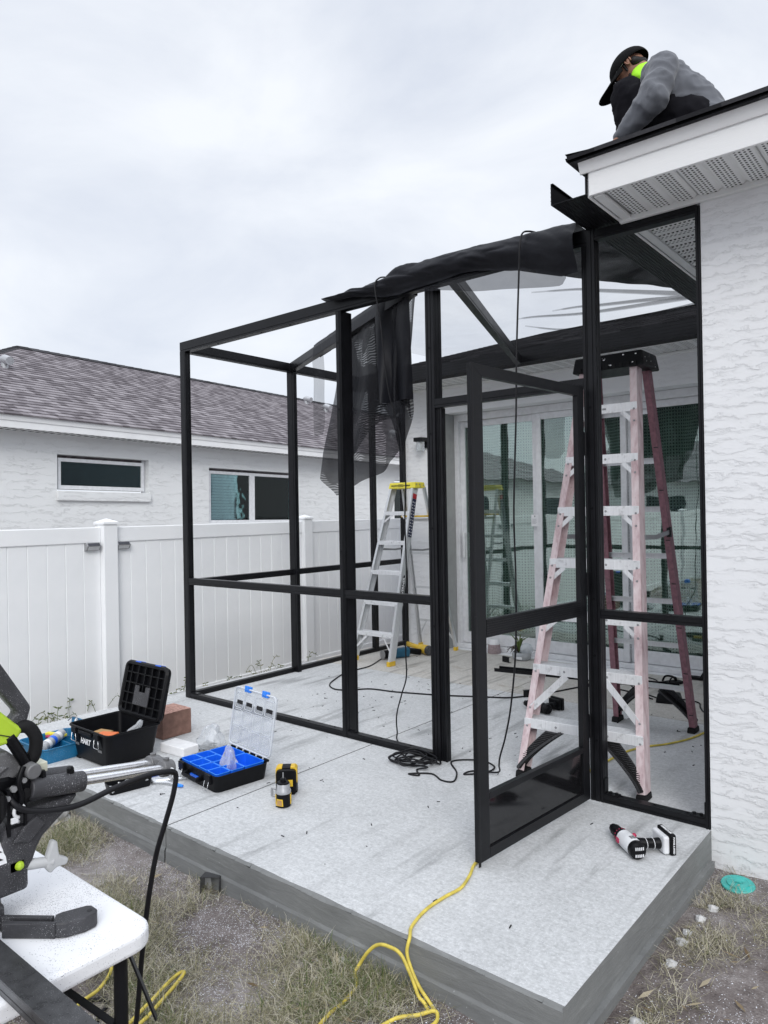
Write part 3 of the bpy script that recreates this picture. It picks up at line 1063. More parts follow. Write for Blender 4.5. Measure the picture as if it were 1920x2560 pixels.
# dim room behind the glass
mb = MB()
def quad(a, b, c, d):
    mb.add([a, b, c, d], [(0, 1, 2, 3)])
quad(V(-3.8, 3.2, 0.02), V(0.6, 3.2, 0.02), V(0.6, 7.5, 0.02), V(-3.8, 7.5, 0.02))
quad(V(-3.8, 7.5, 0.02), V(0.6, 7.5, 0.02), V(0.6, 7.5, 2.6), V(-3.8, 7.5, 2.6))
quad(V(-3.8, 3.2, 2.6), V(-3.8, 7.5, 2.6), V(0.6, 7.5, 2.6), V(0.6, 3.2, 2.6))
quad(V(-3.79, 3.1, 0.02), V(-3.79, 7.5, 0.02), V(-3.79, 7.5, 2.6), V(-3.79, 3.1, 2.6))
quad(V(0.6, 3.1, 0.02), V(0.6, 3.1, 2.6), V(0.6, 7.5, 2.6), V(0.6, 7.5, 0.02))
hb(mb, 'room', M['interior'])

def curtain(xa, xb, label, seed, bottom):
    nu, nv = 150, 4
    rs = random.Random(seed)
    ph, am = rs.uniform(0, 6), 0.052
    def P(u, v):
        x = xa + (xb - xa) * u
        s = x * 24 + ph + 1.2 * math.sin(x * 5 + ph)
        k = 0.5 + 0.5 * (1 - v)
        return V(x + 0.012 * math.cos(s), 3.30 + am * math.sin(s) * k + 0.015 * math.sin(s * 0.37), bottom + (2.36 - bottom) * v)
    mb = MB().grid(P, nu, nv)
    me = mb.mesh('curtain', 9)
    uv = me.uv_layers.new(name='UVMap')
    w = nu + 1
    for poly in me.polygons:
        for li in poly.loop_indices:
            vi = me.loops[li].vertex_index
            i, j = vi % w, vi // w
            uv.data[li].uv = ((i / nu) * (xb - xa) * 1.3 / 0.027, (me.vertices[vi].co.z - bottom) / 0.029)
    o = link('curtain', me, M['curtain'])
    tag(o, label, 'curtain', 'checked sheer curtains inside the glass door')
curtain(-3.36, -2.44, 'sheer checked curtain behind the leftmost pane of the sliding door', 3, 0.16)
curtain(-2.46, -1.44, 'sheer checked curtain behind the middle pane of the sliding door', 8, 0.12)
curtain(-1.46, -0.60, 'sheer checked curtain behind the rightmost pane of the sliding door', 13, 0.12)

# ------------------------------------------------------------------ white vinyl fence along the left boundary
TH = rad(3)
P0 = V(-4.75, -0.25, 0)
RZ = Matrix.Rotation(TH, 4, 'Z')
fence = thing('vinyl_fence', 'long white vinyl privacy fence with tongue and groove boards beside the patio', 'fence', (P0.x, P0.y, -0.3), TH)
ZF = 0.3
post_me = None
PO = []
for k in range(-5, 7):
    y = 0.035 + 2.44 * k
    if post_me is None:
        mb = MB(); mb.box(-0.066, 0.066, -0.066, 0.066, 0.0, 1.385 + ZF)
        post_me = mb.mesh('post')
        mb = MB()
        mb.box(-0.074, 0.074, -0.074, 0.074, 1.386 + ZF, 1.408 + ZF)
        mb.taper((-0.074, 0.074, -0.074, 0.074), (-0.004, 0.004, -0.004, 0.004), 1.408 + ZF, 1.437 + ZF)
        cap_me = mb.mesh('post_cap')
    o = link('post', post_me, M['vinyl'], fence, 0.006)
    o.location = (0, y, 0)
    c = link('post_cap', cap_me, M['vinyl'], o, 0.003)
    PO.append(y)
rail_me = None
prof = [(-0.0745, -0.009), (-0.0735, -0.012), (-0.0690, -0.0125), (0.0690, -0.0125), (0.0735, -0.012), (0.0745, -0.009),
        (0.0745, 0.009), (0.0735, 0.012), (0.069, 0.0125), (-0.069, 0.0125), (-0.0735, 0.012), (-0.0745, 0.009)]
prof = [(-0.0733, -0.0065), (-0.0690, -0.0125), (0.0690, -0.0125), (0.0733, -0.0065), (0.0733, 0.0065), (0.069, 0.0125), (-0.069, 0.0125), (-0.0733, 0.0065)]
mb = MB(); mb.prism(prof, lambda a, b, d: V(b, a, d), ZF - 0.175, ZF + 1.245)
board_me = mb.mesh('board')
for a, b in zip(PO, PO[1:]):
    y0, y1 = a + 0.0665, b - 0.0665
    if rail_me is None:
        mb = MB(); mb.box(-0.0225, 0.0225, 0, y1 - y0, ZF + 1.236, ZF + 1.366)
        rail_me = mb.mesh('top_rail')
        mb = MB(); mb.box(-0.0225, 0.0225, 0, y1 - y0, 0.0, ZF - 0.165)
        rail2_me = mb.mesh('bottom_rail')
    o = link('top_rail', rail_me, M['vinyl'], fence, 0.007); o.location = (0, y0, 0)
    o = link('bottom_rail', rail2_me, M['vinyl'], fence, 0.007); o.location = (0, y0, 0)
    n = int((y1 - y0) / 0.1468)
    s = (y1 - y0) / n
    for i in range(n):
        o = link('board', board_me, M['vinyl'], fence)
        o.location = (random.uniform(-0.0008, 0.0008), y0 + s * (i + 0.5), 0)
        o.scale = (1, s / 0.1468, 1)

def solar_light(yl, label):
    p = P0 + RZ @ V(0.0135, yl, 0)
    t = thing('solar_light', label, 'solar light', (p.x, p.y, 1.172), TH, 'solar lights on the fence')
    mb = MB()
    mb.prism([(0, 0), (0.030, 0.004), (0.052, 0.040), (0.030, 0.066), (0, 0.070)], lambda a, b, d: V(a, d, b), -0.062, 0.062)
    mb.build('housing', M['gun_metal'], t, bevel=0.002)
    mb = MB()
    mb.add([V(0.0508, -0.052, 0.0425), V(0.0508, 0.052, 0.0425), V(0.0345, 0.052, 0.0622), V(0.0345, -0.052, 0.0622)], [(0, 1, 2, 3)])
    mb.xf(Matrix.Translation(V(0.002, 0, 0.002)))
    mb.build('solar_cell', M['solar'], t)
    for k in range(3):
        mb = MB()
        z0, z1 = 0.008 + k * 0.0095, 0.0155 + k * 0.0095
        f = lambda z: 0.030 + (z - 0.004) / 0.036 * 0.022
        mb.add([V(f(z0) + 0.001, -0.05, z0), V(f(z0) + 0.001, 0.05, z0), V(f(z1) + 0.0015, 0.05, z1), V(f(z1) + 0.0015, -0.05, z1)], [(0, 1, 2, 3)])
        mb.build('lens', M['white_plastic'], t)
solar_light(-0.115, 'grey solar light on the fence just left of the white post')
solar_light(0.165, 'grey solar light on the fence just right of the white post, half behind it')

# ------------------------------------------------------------------ the neighbour's house beyond the fence
NO = V(-4.1, 4.0, -0.3)                       # its base in the fence's frame
npos = P0 + RZ @ V(NO.x, NO.y, 0)
nh = thing('neighbour_house', 'low white stuccoed house with brown shingle roof beyond the fence', 'house', (npos.x, npos.y, -0.3), TH)
nh.rotation_euler = (rad(-0.75), 0, TH)
SH = Matrix.Translation(-NO)
def nb(mb, name, m, parent=None, **kw):
    mb.xf(SH)
    return mb.build(name, m, parent or nh, **kw)
Y0, Y1 = -0.45, 16.0
WIN = [(1.845, 3.33, 1.80, 2.315), (4.51, 6.60, 1.29, 2.265), (9.83, 11.9, 1.29, 2.265)]
mb = MB()
wall_cells(mb, Y0, Y1, -0.4, 2.585, WIN, lambda b, u0, u1, a, c: b.box(-4.30, -4.1, u0, u1, a, c))
nb(mb, 'wall', M['stucco_far'])
mb = MB(); mb.box(-10.9, -4.302, Y1 - 0.2, Y1, -0.4, 2.585); nb(mb, 'wall', M['stucco_far'])
mb = MB(); mb.box(-10.9, -4.302, Y0, Y0 + 0.2, -0.4, 2.585); nb(mb, 'wall', M['stucco_far'])
mb = MB(); mb.box(-4.098, -3.765, Y0 - 0.33, Y1, 2.585, 2.60); mb.box(-11.2, -4.099, Y0 - 0.33, Y0 - 0.002, 2.585, 2.60)
nsof = nb(mb, 'soffit', M['soffit_plain'])
mb = MB()
for k in range(int((9 - 0) / 0.1)):
    y = 0.0 + k * 0.1
    for j in range(2):
        mb.box(-4.07 + j * 0.15, -3.96 + j * 0.15, y + 0.02, y + 0.055, 2.5835, 2.586)
nb(mb, 'vent_slot', M['print_black'], parent=nsof, kind='stuff')
mb = MB(); mb.box(-3.765, -3.75, Y0 - 0.35, Y1, 2.575, 2.735); mb.box(-11.25, -3.766, Y0 - 0.35, Y0 - 0.335, 2.575, 2.735); nfas = nb(mb, 'fascia', M['drip'], bevel=0.003)
mb = MB()
mb.prism([(-3.752, 2.665), (-3.738, 2.668), (-3.725, 2.735), (-3.765, 2.742)], lambda a, b, d: V(a, d, b), Y0 - 0.36, Y1)
nb(mb, 'drip_edge', M['drip'], parent=nfas)
SN = 0.47
upn = V(-1, 0, SN).normalized()
mb = MB()
YH = Y0 - 0.4
courses(mb, V(-3.70, YH, 2.737), V(0, 1, 0), upn, 31, 0.137, lambda k: k * 0.137 * -upn.x + 0.02, lambda k: Y1 - YH + 0.3, 0.016)
nroof = nb(mb, 'roof', M['shingle_far'])
uph = V(0, 1, SN).normalized()
mb = MB()
courses(mb, V(-11.4, YH, 2.737), V(1, 0, 0), uph, 31, 0.137, lambda k: k * 0.137 * uph.y, lambda k: 7.7 - k * 0.137 * uph.y, 0.016)
nb(mb, 'hip_slope', M['shingle_far_x'], parent=nroof)
mb = MB()
zr = 2.735 + SN * 3.85
A_, B_, C_ = V(-3.72, YH + .02, 2.735), V(-3.72, Y1 + .3, 2.735), V(-7.55, Y1 + .3, zr - 0.01)
D_, E_, F_ = V(-7.55, YH + 3.85, zr - 0.01), V(-11.38, Y1 + .3, 2.735), V(-11.38, YH + .02, 2.735)
mb.add([A_, B_, C_, D_, E_, F_], [(0, 1, 2, 3), (3, 2, 4, 5), (0, 3, 5)])
nb(mb, 'roof_deck', M['shingle_far'], parent=nroof)
mb = MB()
for k in range(int((Y1 + .3 - YH - 3.85) / 0.2)):
    y = YH + 3.85 + k * 0.2
    for sx in (-1, 1):
        mb.add([V(-7.55, y, zr + 0.028), V(-7.55, y + 0.21, zr + 0.034), V(-7.55 + sx * 0.15, y + 0.21, zr - 0.040), V(-7.55 + sx * 0.15, y, zr - 0.046)],
               [(0, 1, 2, 3) if sx < 0 else (3, 2, 1, 0)])
for k in range(24):
    q = lambda t: V(-3.70 - 3.85 * t, YH + 3.85 * t, 2.755 + SN * 3.85 * t)
    p, r = q(k / 24), q((k + 1.05) / 24)
    for d_ in (V(-0.13, -0.13, -0.02), V(0.13, 0.13, -0.02)):
        e = V(0, 0.14, -0.005) if d_.y > 0 else V(-0.14, 0, -0.005)
        mb.add([p + V(0, 0, .012), r + V(0, 0, .006), r + e, p + e], [(0, 1, 2, 3) if d_.y < 0 else (3, 2, 1, 0)])
nb(mb, 'ridge_cap', M['shingle_dark'], parent=nroof, kind='stuff')
def roof_vent(x, y):
    z = 2.74 + SN * (-3.70 - x)
    mb = MB()
    mb.cyl(V(x, y, z - 0.05), V(x, y, z + 0.10), 0.055, n=14)
    mb.ball(V(x, y, z + 0.12), 0.085, 14, 8, (1, 1, 0.8))
    mb.cyl(V(x, y, z + 0.13), V(x + 0.17, y, z + 0.08), 0.075, 0.065, 14)
    nb(mb, 'roof_vent', M['silver_plastic'], parent=nroof, smooth=0.7)
for v_ in ((-5.95, 2.02), (-7.18, 10.25), (-6.70, 10.45), (-5.16, 11.2)):
    roof_vent(*v_)
def nwindow(y0, y1, z0, z1, blinds, mull):
    mb = MB()
    b0, b1, c0, c1 = y0 + 0.045, y1 - 0.045, z0 + 0.03, z1 - 0.045
    x = -4.20
    mb.box(x, x + 0.04, b0, b1, c0, c0 + 0.055)
    mb.box(x, x + 0.04, b0, b1, c1 - 0.05, c1)
    mb.box(x, x + 0.04, b0, b0 + 0.045, c0 + 0.055, c1 - 0.05)
    mb.box(x, x + 0.04, b1 - 0.045, b1, c0 + 0.055, c1 - 0.05)
    if mull:
        mb.box(x, x + 0.042, mull - 0.06, mull + 0.06, c0 + 0.055, c1 - 0.05)
    mb.box(x - 0.02, x + 0.001, y0, b0 + 0.01, z0, z1)
    mb.box(x - 0.02, x + 0.001, b1 - 0.01, y1, z0, z1)
    fr = nb(mb, 'window', M['white_plastic'], bevel=0.004)
    segs = [(b0 + 0.045, mull - 0.06), (mull + 0.06, b1 - 0.045)] if mull else [(b0 + 0.045, b1 - 0.045)]
    for a, b in segs:
        mb = MB(); mb.box(x + 0.012, x + 0.016, a, b, c0 + 0.055, c1 - 0.05)
        nb(mb, 'pane', M['window_glass'], parent=fr)
        n = int((c1 - c0 - 0.1) / 0.05)
        if blinds:
            sl = None
            for k in range(n):
                z = c0 + 0.07 + k * 0.05
                if sl is None:
                    mb = MB()
                    mb.add([V(x - 0.022, a, 0), V(x - 0.022, b, 0), V(x - 0.008, b, -0.044), V(x - 0.008, a, -0.044)], [(0, 1, 2, 3)])
                    mb.xf(SH)
                    sl = mb.mesh('blind_slat')
                o = link('blind_slat', sl, M['blind'], fr)
                o.location = (0, 0, z + 0.02)
        mb = MB(); mb.box(x - 0.09, x - 0.07, a - 0.05, b + 0.05, c0, c1)
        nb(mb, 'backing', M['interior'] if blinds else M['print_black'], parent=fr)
    return fr
nwindow(*WIN[0], False, None)
nwindow(*WIN[1], True, 5.545)
nwindow(*WIN[2], True, 10.86)
mb = MB(); mb.box(-4.098, -4.055, 1.83, 3.345, 1.665, 1.80); nb(mb, 'sill', M['stucco_far'], bevel=0.008)
mb = MB(); mb.box(-4.098, -4.055, 4.49, 6.62, 1.15, 1.285); nb(mb, 'sill', M['stucco_far'], bevel=0.008)
mb = MB(); mb.box(-4.098, -4.055, 9.8, 11.95, 1.15, 1.285); nb(mb, 'sill', M['stucco_far'], bevel=0.008)

# ------------------------------------------------------------------ what the glass door mirrors: fence and house across the yard
bf = thing('rear_fence', 'white vinyl fence across the back of the yard, seen mirrored in the glass door', 'fence', (3.0, -9.5, -0.2))
mb = MB(); mb.box(-8.5, 9, -0.022, 0.022, 1.40, 1.53); mb.box(-8.5, 9, -0.022, 0.022, 0, 0.14); mb.build('rail', M['vinyl'], bf)
mb = MB()
for k in range(119):
    mb.box(-8.5 + k * 0.147, -8.5 + k * 0.147 + 0.144, -0.012, 0.012, 0.14, 1.41)
mb.build('board', M['vinyl'], bf, kind='stuff')
for k in range(8):
    mb = MB(); x = -8.4 + 2.44 * k
    mb.box(x - 0.065, x + 0.065, -0.065, 0.065, 0, 1.6)
    mb.build('post', M['vinyl'], bf)
fh = thing('distant_house', 'white house farther along behind the fence, seen mirrored in the glass door', 'house', (-15.0, -13.0, -0.2))
mb = MB(); mb.box(-6, 3, -7, 5, 0, 2.7); mb.build('wall', M['stucco_far'], fh)
mb = MB()
mb.add([V(-6.5, -7.5, 2.7), V(3.5, -7.5, 2.7), V(3.5, 5.5, 2.7), V(-6.5, 5.5, 2.7), V(-1.5, -2.5, 4.6), V(-1.5, 0.5, 4.6)],
       [(0, 1, 4), (1, 2, 5, 4), (2, 3, 5), (3, 0, 4, 5), (3, 2, 1, 0)])
mb.build('roof', M['shingle_far'], fh)
for y in (-4, 1.5):
    mb = MB(); mb.box(3.002, 3.03, y, y + 1.6, 1.0, 2.1); mb.build('window', M['solar'], fh)
rh = thing('rear_house', 'white house with grey brown roof behind the yard, seen mirrored in the glass door', 'house', (-2.0, -24.0, -0.2))
mb = MB(); mb.box(-12, 14, -8, 0, 0, 2.8); mb.build('wall', M['stucco_far'], rh)
mb = MB()
mb.add([V(-12.5, 0.5, 2.8), V(14.5, 0.5, 2.8), V(14.5, -4, 4.9), V(-12.5, -4, 4.9), V(14.5, -8.5, 2.8), V(-12.5, -8.5, 2.8)],
       [(0, 1, 2, 3), (3, 2, 4, 5), (0, 3, 5), (1, 4, 2)])
mb.build('roof', M['shingle_far'], rh)
for x in (-9, -3, 4, 10):
    mb = MB(); mb.box(x, x + 1.6, 0.002, 0.03, 1.0, 2.2); mb.build('window', M['solar'], rh)
# ------------------------------------------------------------------ the black aluminium patio enclosure
enc = thing('patio_enclosure', 'half built black aluminium screen enclosure with its door swung open on the concrete patio',
            'patio enclosure', (-2.0, 0, 0))
def eb(mb, name, m='black_metal', parent=None, bevel=0.0012, **kw):
    return mb.build(name, M[m], parent or enc, world=True, bevel=bevel, **kw)
def prof(a0, a1, b0, b1, na=(), nb_=(), g=0.004, dp=0.004):
    """rectangle with grooves along the a-face at b0 and along the b-face at a1"""
    p = [(a0, b0)]
    for x in sorted(na):
        p += [(x, b0), (x + 0.0005, b0 + dp), (x + g, b0 + dp), (x + g + 0.0005, b0)]
    p.append((a1, b0))
    for y in sorted(nb_):
        p += [(a1, y), (a1 - dp, y + 0.0005), (a1 - dp, y + g), (a1, y + g + 0.0005)]
    p += [(a1, b1), (a0, b1)]
    return p
def post(x0, x1, y0, y1, z0, z1, na=(), nb_=()):
    mb = MB().prism(prof(x0, x1, y0, y1, na, nb_), XY, z0, z1)
    return eb(mb, 'post', bevel=0)
ZB, ZT = 2.752, 2.832
post(-3.967, -3.899, 0.0, 0.049, 0, ZB, (-3.911,), (0.034,))
p3 = post(-2.253, -2.208, 0.0, 0.104, 0, ZB, (-2.226, -2.217), (0.014, 0.085))
p2 = post(-1.536, -1.478, 0.0, 0.080, 0, ZB, (-1.522, -1.500), (0.02, 0.05))
ph = post(-0.566, -0.500, 0.0, 0.060, 0, 2.826, (-0.552, -0.545, -0.517), (0.012, 0.04))
post(-0.0225, -0.003, -0.004, 0.055, 0, 2.80, (-0.013,))
post(-3.967, -3.878, 1.150, 1.190, 0, ZB, (-3.90,), (1.163,))
post(-3.967, -3.915, 2.290, 2.340, 0, ZB, (-3.93,))
post(-3.965, -3.915, 2.795, 2.848, 0, ZB, (-3.93,))
def hmember(name, p0, p1, w, h, groove=True, bevel=0.0012, parent=None):
    """horizontal box from p0 to p1 (centre line), width w across, height h, with a spline groove low on both faces"""
    M_ = frame_from(p0, p1)
    L = (Vector(p1) - Vector(p0)).length
    a, b = w / 2, h / 2
    poly = [(-a, -b), (a, -b)]
    if groove:
        poly += [(a, -b + 0.012), (a - 0.004, -b + 0.0125), (a - 0.004, -b + 0.0165), (a, -b + 0.017)]
    poly += [(a, b), (-a, b)]
    if groove:
        poly += [(-a, -b + 0.017), (-a + 0.004, -b + 0.0165), (-a + 0.004, -b + 0.0125), (-a, -b + 0.012)]
    mb = MB().prism(poly, lambda q, r, d: M_ @ V(q, r, d), 0, L)
    return eb(mb, name, bevel=0 if groove else bevel, parent=parent)
beam = hmember('beam', (-3.965, 0.025, 2.792), (-0.54, 0.025, 2.792), 0.052, 0.08)
hmember('beam', (-3.942, 0.052, 2.792), (-3.942, 2.846, 2.792), 0.05, 0.08)
hmember('brace', (-3.90, 1.165, 2.792), (-1.66, 0.062, 2.792), 0.05, 0.08)
hmember('rafter', (-1.37, 0.052, 2.792), (-2.215, 2.318, 2.785), 0.05, 0.08)
hmember('header', (-0.498, 0.028, 2.795), (-0.024, 0.028, 2.795), 0.05, 0.05)
hmember('rail', (-3.898, 0.024, 0.927), (-2.254, 0.024, 0.927), 0.048, 0.052)
hmember('rail', (-2.207, 0.024, 0.927), (-1.537, 0.024, 0.927), 0.048, 0.052)
hmember('rail', (-0.499, 0.026, 0.927), (-0.0235, 0.026, 0.927), 0.048, 0.042)
hmember('rail', (-3.941, 0.050, 0.915), (-3.941, 1.149, 0.915), 0.05, 0.05)
hmember('rail', (-3.941, 1.191, 0.915), (-3.941, 2.289, 0.915), 0.05, 0.05)
hmember('rail', (-3.941, 2.341, 0.915), (-3.941, 2.794, 0.915), 0.05, 0.05)
for a, b in (((-3.898, 0.022), (-2.254, 0.022)), ((-2.207, 0.022), (-1.537, 0.022)), ((-0.499, 0.024), (-0.0235, 0.024)),
             ((-3.941, 0.050), (-3.941, 1.149)), ((-3.941, 1.191), (-3.941, 2.289)), ((-3.941, 2.341), (-3.941, 2.794))):
    hmember('base_plate', (*a, 0.020), (*b, 0.020), 0.044, 0.040)
# door opening trim
hmember('door_header', (-1.477, 0.020, 2.073), (-0.567, 0.020, 2.073), 0.04, 0.052)
mb = MB().prism(prof(-1.4775, -1.440, 0.012, 0.052, (-1.466, -1.456), (0.024,)), XY, 0.0, 2.046)
eb(mb, 'door_jamb', bevel=0)
# corner clips and anchor plates
for x, sx in ((-0.498, 1), (-0.0245, -1)):
    mb = MB()
    mb.box(*sorted((x, x + sx * 0.07)), 0.004, 0.046, 0.0405, 0.0455)
    mb.box(*sorted((x, x + sx * 0.005)), 0.004, 0.046, 0.046, 0.115)
    cl = eb(mb, 'corner_clip')
    for q in (0.025, 0.055):
        mb = MB().cyl(V(x + sx * q, 0.025, 0.046), V(x + sx * q, 0.025, 0.054), 0.008, n=8)
        eb(mb, 'bolt', parent=cl, bevel=0)
mb = MB().box(-2.206, -2.15, 0.004, 0.042, 0.0405, 0.0455); eb(mb, 'corner_clip')
mb = MB().box(-3.897, -3.82, 0.004, 0.042, 0.0405, 0.0455); eb(mb, 'corner_clip')
# screw heads
sc_me = None
def screw(x, y, z, rot):
    global sc_me
    if sc_me is None:
        mb = MB()
        mb.cyl(V(0, 0, 0), V(0, 0, 0.0035), 0.006, 0.0045, 6)
        mb.cyl(V(0, 0, 0.0005), V(0, 0, 0.0012), 0.0085, 0.008, 10)
        sc_me = mb.mesh('screw')
    o = link('screw', sc_me, M['black_plastic'], enc)
    o.location = (x + 2.0, y, z)
    o.rotation_euler = rot
FR = (rad(90), 0, 0)
for z in (0.16, 0.75, 1.2, 1.66, 2.12, 2.55):
    screw(-2.238, 0, z, FR)
for z in (0.35, 0.78, 1.35, 1.9, 2.4):
    screw(-1.511, 0, z, FR)
for z in (0.3, 0.72, 1.0, 1.45, 1.95):
    screw(-0.534, 0, z, FR)
for x in (-3.4, -3.0, -2.6, -2.35, -1.95, -1.72):
    screw(x, 0.03, 0.040, (0, 0, 0))
for x in (-0.42, -0.26, -0.11):
    screw(x, 0.03, 0.040, (0, 0, 0))
for x in (-3.5, -3.0, -2.7):
    screw(x, 0.02, 2.752, (PI, 0, 0))
# gutters: open channels of ribbed black aluminium along the eaves
def channel(p0, dirv, L, out, w, h_in, h_out, name):
    """p0 inner bottom corner, out = unit vector away from the fascia"""
    p0, d, o_ = Vector(p0), Vector(dirv), Vector(out)
    t = 0.003
    poly = [(0, 0), (w, 0), (w, h_out), (w - 0.012, h_out), (w - 0.012, h_out - t), (w - t, h_out - t), (w - t, t), (t, t), (t, h_in), (0, h_in)]
    mb = MB().prism(poly, lambda a, b, s: p0 + o_ * a + V(0, 0, 1) * b + d * s, 0, L)
    g = eb(mb, name, bevel=0)
    mb = MB()
    n = 9
    for k in range(n):
        a = 0.012 + k * (w - 0.024) / (n - 1)
        mb.prism([(a - 0.003, 0.0003), (a - 0.0015, -0.0022), (a + 0.0015, -0.0022), (a + 0.003, 0.0003)],
                 lambda q, b, s: p0 + o_ * q + V(0, 0, 1) * b + d * s, 0.001, L - 0.001)
    for k in range(4):
        b_ = 0.02 + k * (h_out - 0.04) / 3
        mb.prism([(w - 0.0003, b_ - 0.003), (w + 0.0018, b_ - 0.0015), (w + 0.0018, b_ + 0.0015), (w - 0.0003, b_ + 0.003)],
                 lambda q, r, s: p0 + o_ * q + V(0, 0, 1) * r + d * s, 0.001, L - 0.001)
    eb(mb, 'rib', parent=g, bevel=0)
    return g
channel((-0.3735, -0.372, 2.8335), (0, 1, 0), 2.69, (-1, 0, 0), 0.168, 0.142, 0.098, 'gutter')
channel((-0.376, 2.4745, 2.757), (-1, 0, 0), 3.86, (0, -1, 0), 0.155, 0.130, 0.120, 'gutter')
# ---- the door, swung open
hx, hy = -0.5605, -0.042
dvec = Vector((-0.635 - hx, -0.911 - hy, 0)).normalized()
nvec = V(dvec.y, -dvec.x, 0)
def DP(u, z, d=0.0):
    return V(hx, hy, 0) + dvec * u + nvec * d + V(0, 0, z)
def dbox(mb, u0, u1, z0, z1, d0=-0.013, d1=0.013):
    p = [DP(u, z, d) for z in (z0, z1) for d in (d0, d1) for u in (u0, u1)]
    return mb.add(p, [(0, 2, 3, 1), (4, 5, 7, 6), (0, 1, 5, 4), (2, 6, 7, 3), (0, 4, 6, 2), (1, 3, 7, 5)])
DW, Z0, Z1 = 0.894, 0.022, 2.047
mb = MB(); dbox(mb, DW - 0.012, DW - 0.0005, Z0 + 0.01, Z1 - 0.005, -0.011, 0.011)
door = eb(mb, 'door')
def mitre(pts):
    """pts: four (u, z) corners -> thick member"""
    mb = MB()
    p = [DP(u, z, d) for d in (-0.0125, 0.0125) for u, z in pts]
    mb.add(p, [(3, 2, 1, 0), (4, 5, 6, 7), (0, 1, 5, 4), (1, 2, 6, 5), (2, 3, 7, 6), (3, 0, 4, 7)])
    return mb
a0, a1, a2, a3 = 0.0, 0.062, DW - 0.07, DW
eb(mitre([(a2, Z0), (a3, Z0), (a3, Z1), (a2, Z1 - 0.048)]), 'stile', parent=door)
eb(mitre([(a0, Z0), (a1, Z0), (a1, Z1 - 0.048), (a0, Z1)]), 'stile', parent=door)
eb(mitre([(a1, Z1 - 0.048), (a2, Z1 - 0.048), (a3, Z1), (a0, Z1)]), 'top_rail', parent=door)
mb = MB(); dbox(mb, a1 + .0005, a2 - .0005, 0.925, 1.000); eb(mb, 'lock_rail', parent=door)
mb = MB()
for k in range(7):
    z = 0.933 + k * 0.0098
    dbox(mb, a1 + .001, a2 - .001, z, z + 0.004, 0.0125, 0.0142)
    dbox(mb, a1 + .001, a2 - .001, z, z + 0.004, -0.0142, -0.0125)
eb(mb, 'rail_flute', parent=door, bevel=0)
mb = MB(); dbox(mb, a1 + .0005, a2 - .0005, Z0, 0.066); eb(mb, 'bottom_rail', parent=door)
mb = MB(); dbox(mb, a1 + .0005, a2 - .0005, 0.262, 0.288); eb(mb, 'kick_rail', parent=door)
mb = MB(); dbox(mb, a1 - .002, a2 + .002, 0.064, 0.264, -0.004, 0.004); eb(mb, 'kick_panel', 'black_gloss', parent=door)
mb = MB(); dbox(mb, a3 - 0.004, a3 + 0.010, Z0 - 0.012, 1.02, -0.0165, -0.0128); dbox(mb, a3 - 0.004, a3 + 0.010, 1.02, Z1, -0.0165, -0.0128)
eb(mb, 'edge_trim', parent=door)
for z in (0.06, 0.10, 0.27, 0.30, 0.93, 0.985, 2.0, 1.95):
    mb = MB().cyl(DP(a3 - 0.02, z, 0.0125), DP(a3 - 0.02, z, 0.0158), 0.0055, 0.004, 7)
    eb(mb, 'screw', 'black_plastic', parent=door, bevel=0)
for z in (0.37, 1.075, 1.77):
    mb = MB()
    mb.cyl(V(-0.5605, -0.008, z - 0.055), V(-0.5605, -0.008, z + 0.055), 0.0075, n=10)
    mb.box(-0.5635, -0.5585, -0.041, -0.006, z - 0.058, z + 0.058)
    eb(mb, 'hinge', parent=door)

# ------------------------------------------------------------------ loose screen cloth
def nz(x, y, s=1.0, k=0.0):
    return mnoise.noise(V(x * s, y * s, k))
def cloth(name, fn, nu, nv, m, label, group='pieces of black screen cloth on the frame'):
    mb = MB().grid(fn, nu, nv)
    o = mb.build(name, m, smooth=9)
    return tag(o, label, 'screen cloth', group)
# (a) taut piece over the roof, from the front beam back to the rear gutter
def roof_sheet(u, v):
    x = -2.95 + u * (-0.56 + 2.95)
    y0 = 0.03 if x > -1.66 else 0.03 + (-1.66 - x) * 0.49
    y = y0 + v * (2.33 - y0)
    sag = math.sin(PI * u) * math.sin(PI * v)
    wr = 0.016 * math.sin(9 * v + 3 * u + 2 * nz(u * 2, v * 3, 1, 5)) * (0.3 + u) + 0.010 * nz(u * 3, v * 14, 1, 2)
    return V(x, y, 2.842 + 0.004 + wr * sag ** 0.5 * 1.4 - 0.05 * sag + v * 0.03)
cloth('screen_cloth', roof_sheet, 60, 50, M['screen_roof'], 'thin translucent screen cloth spread over the top of the frame')
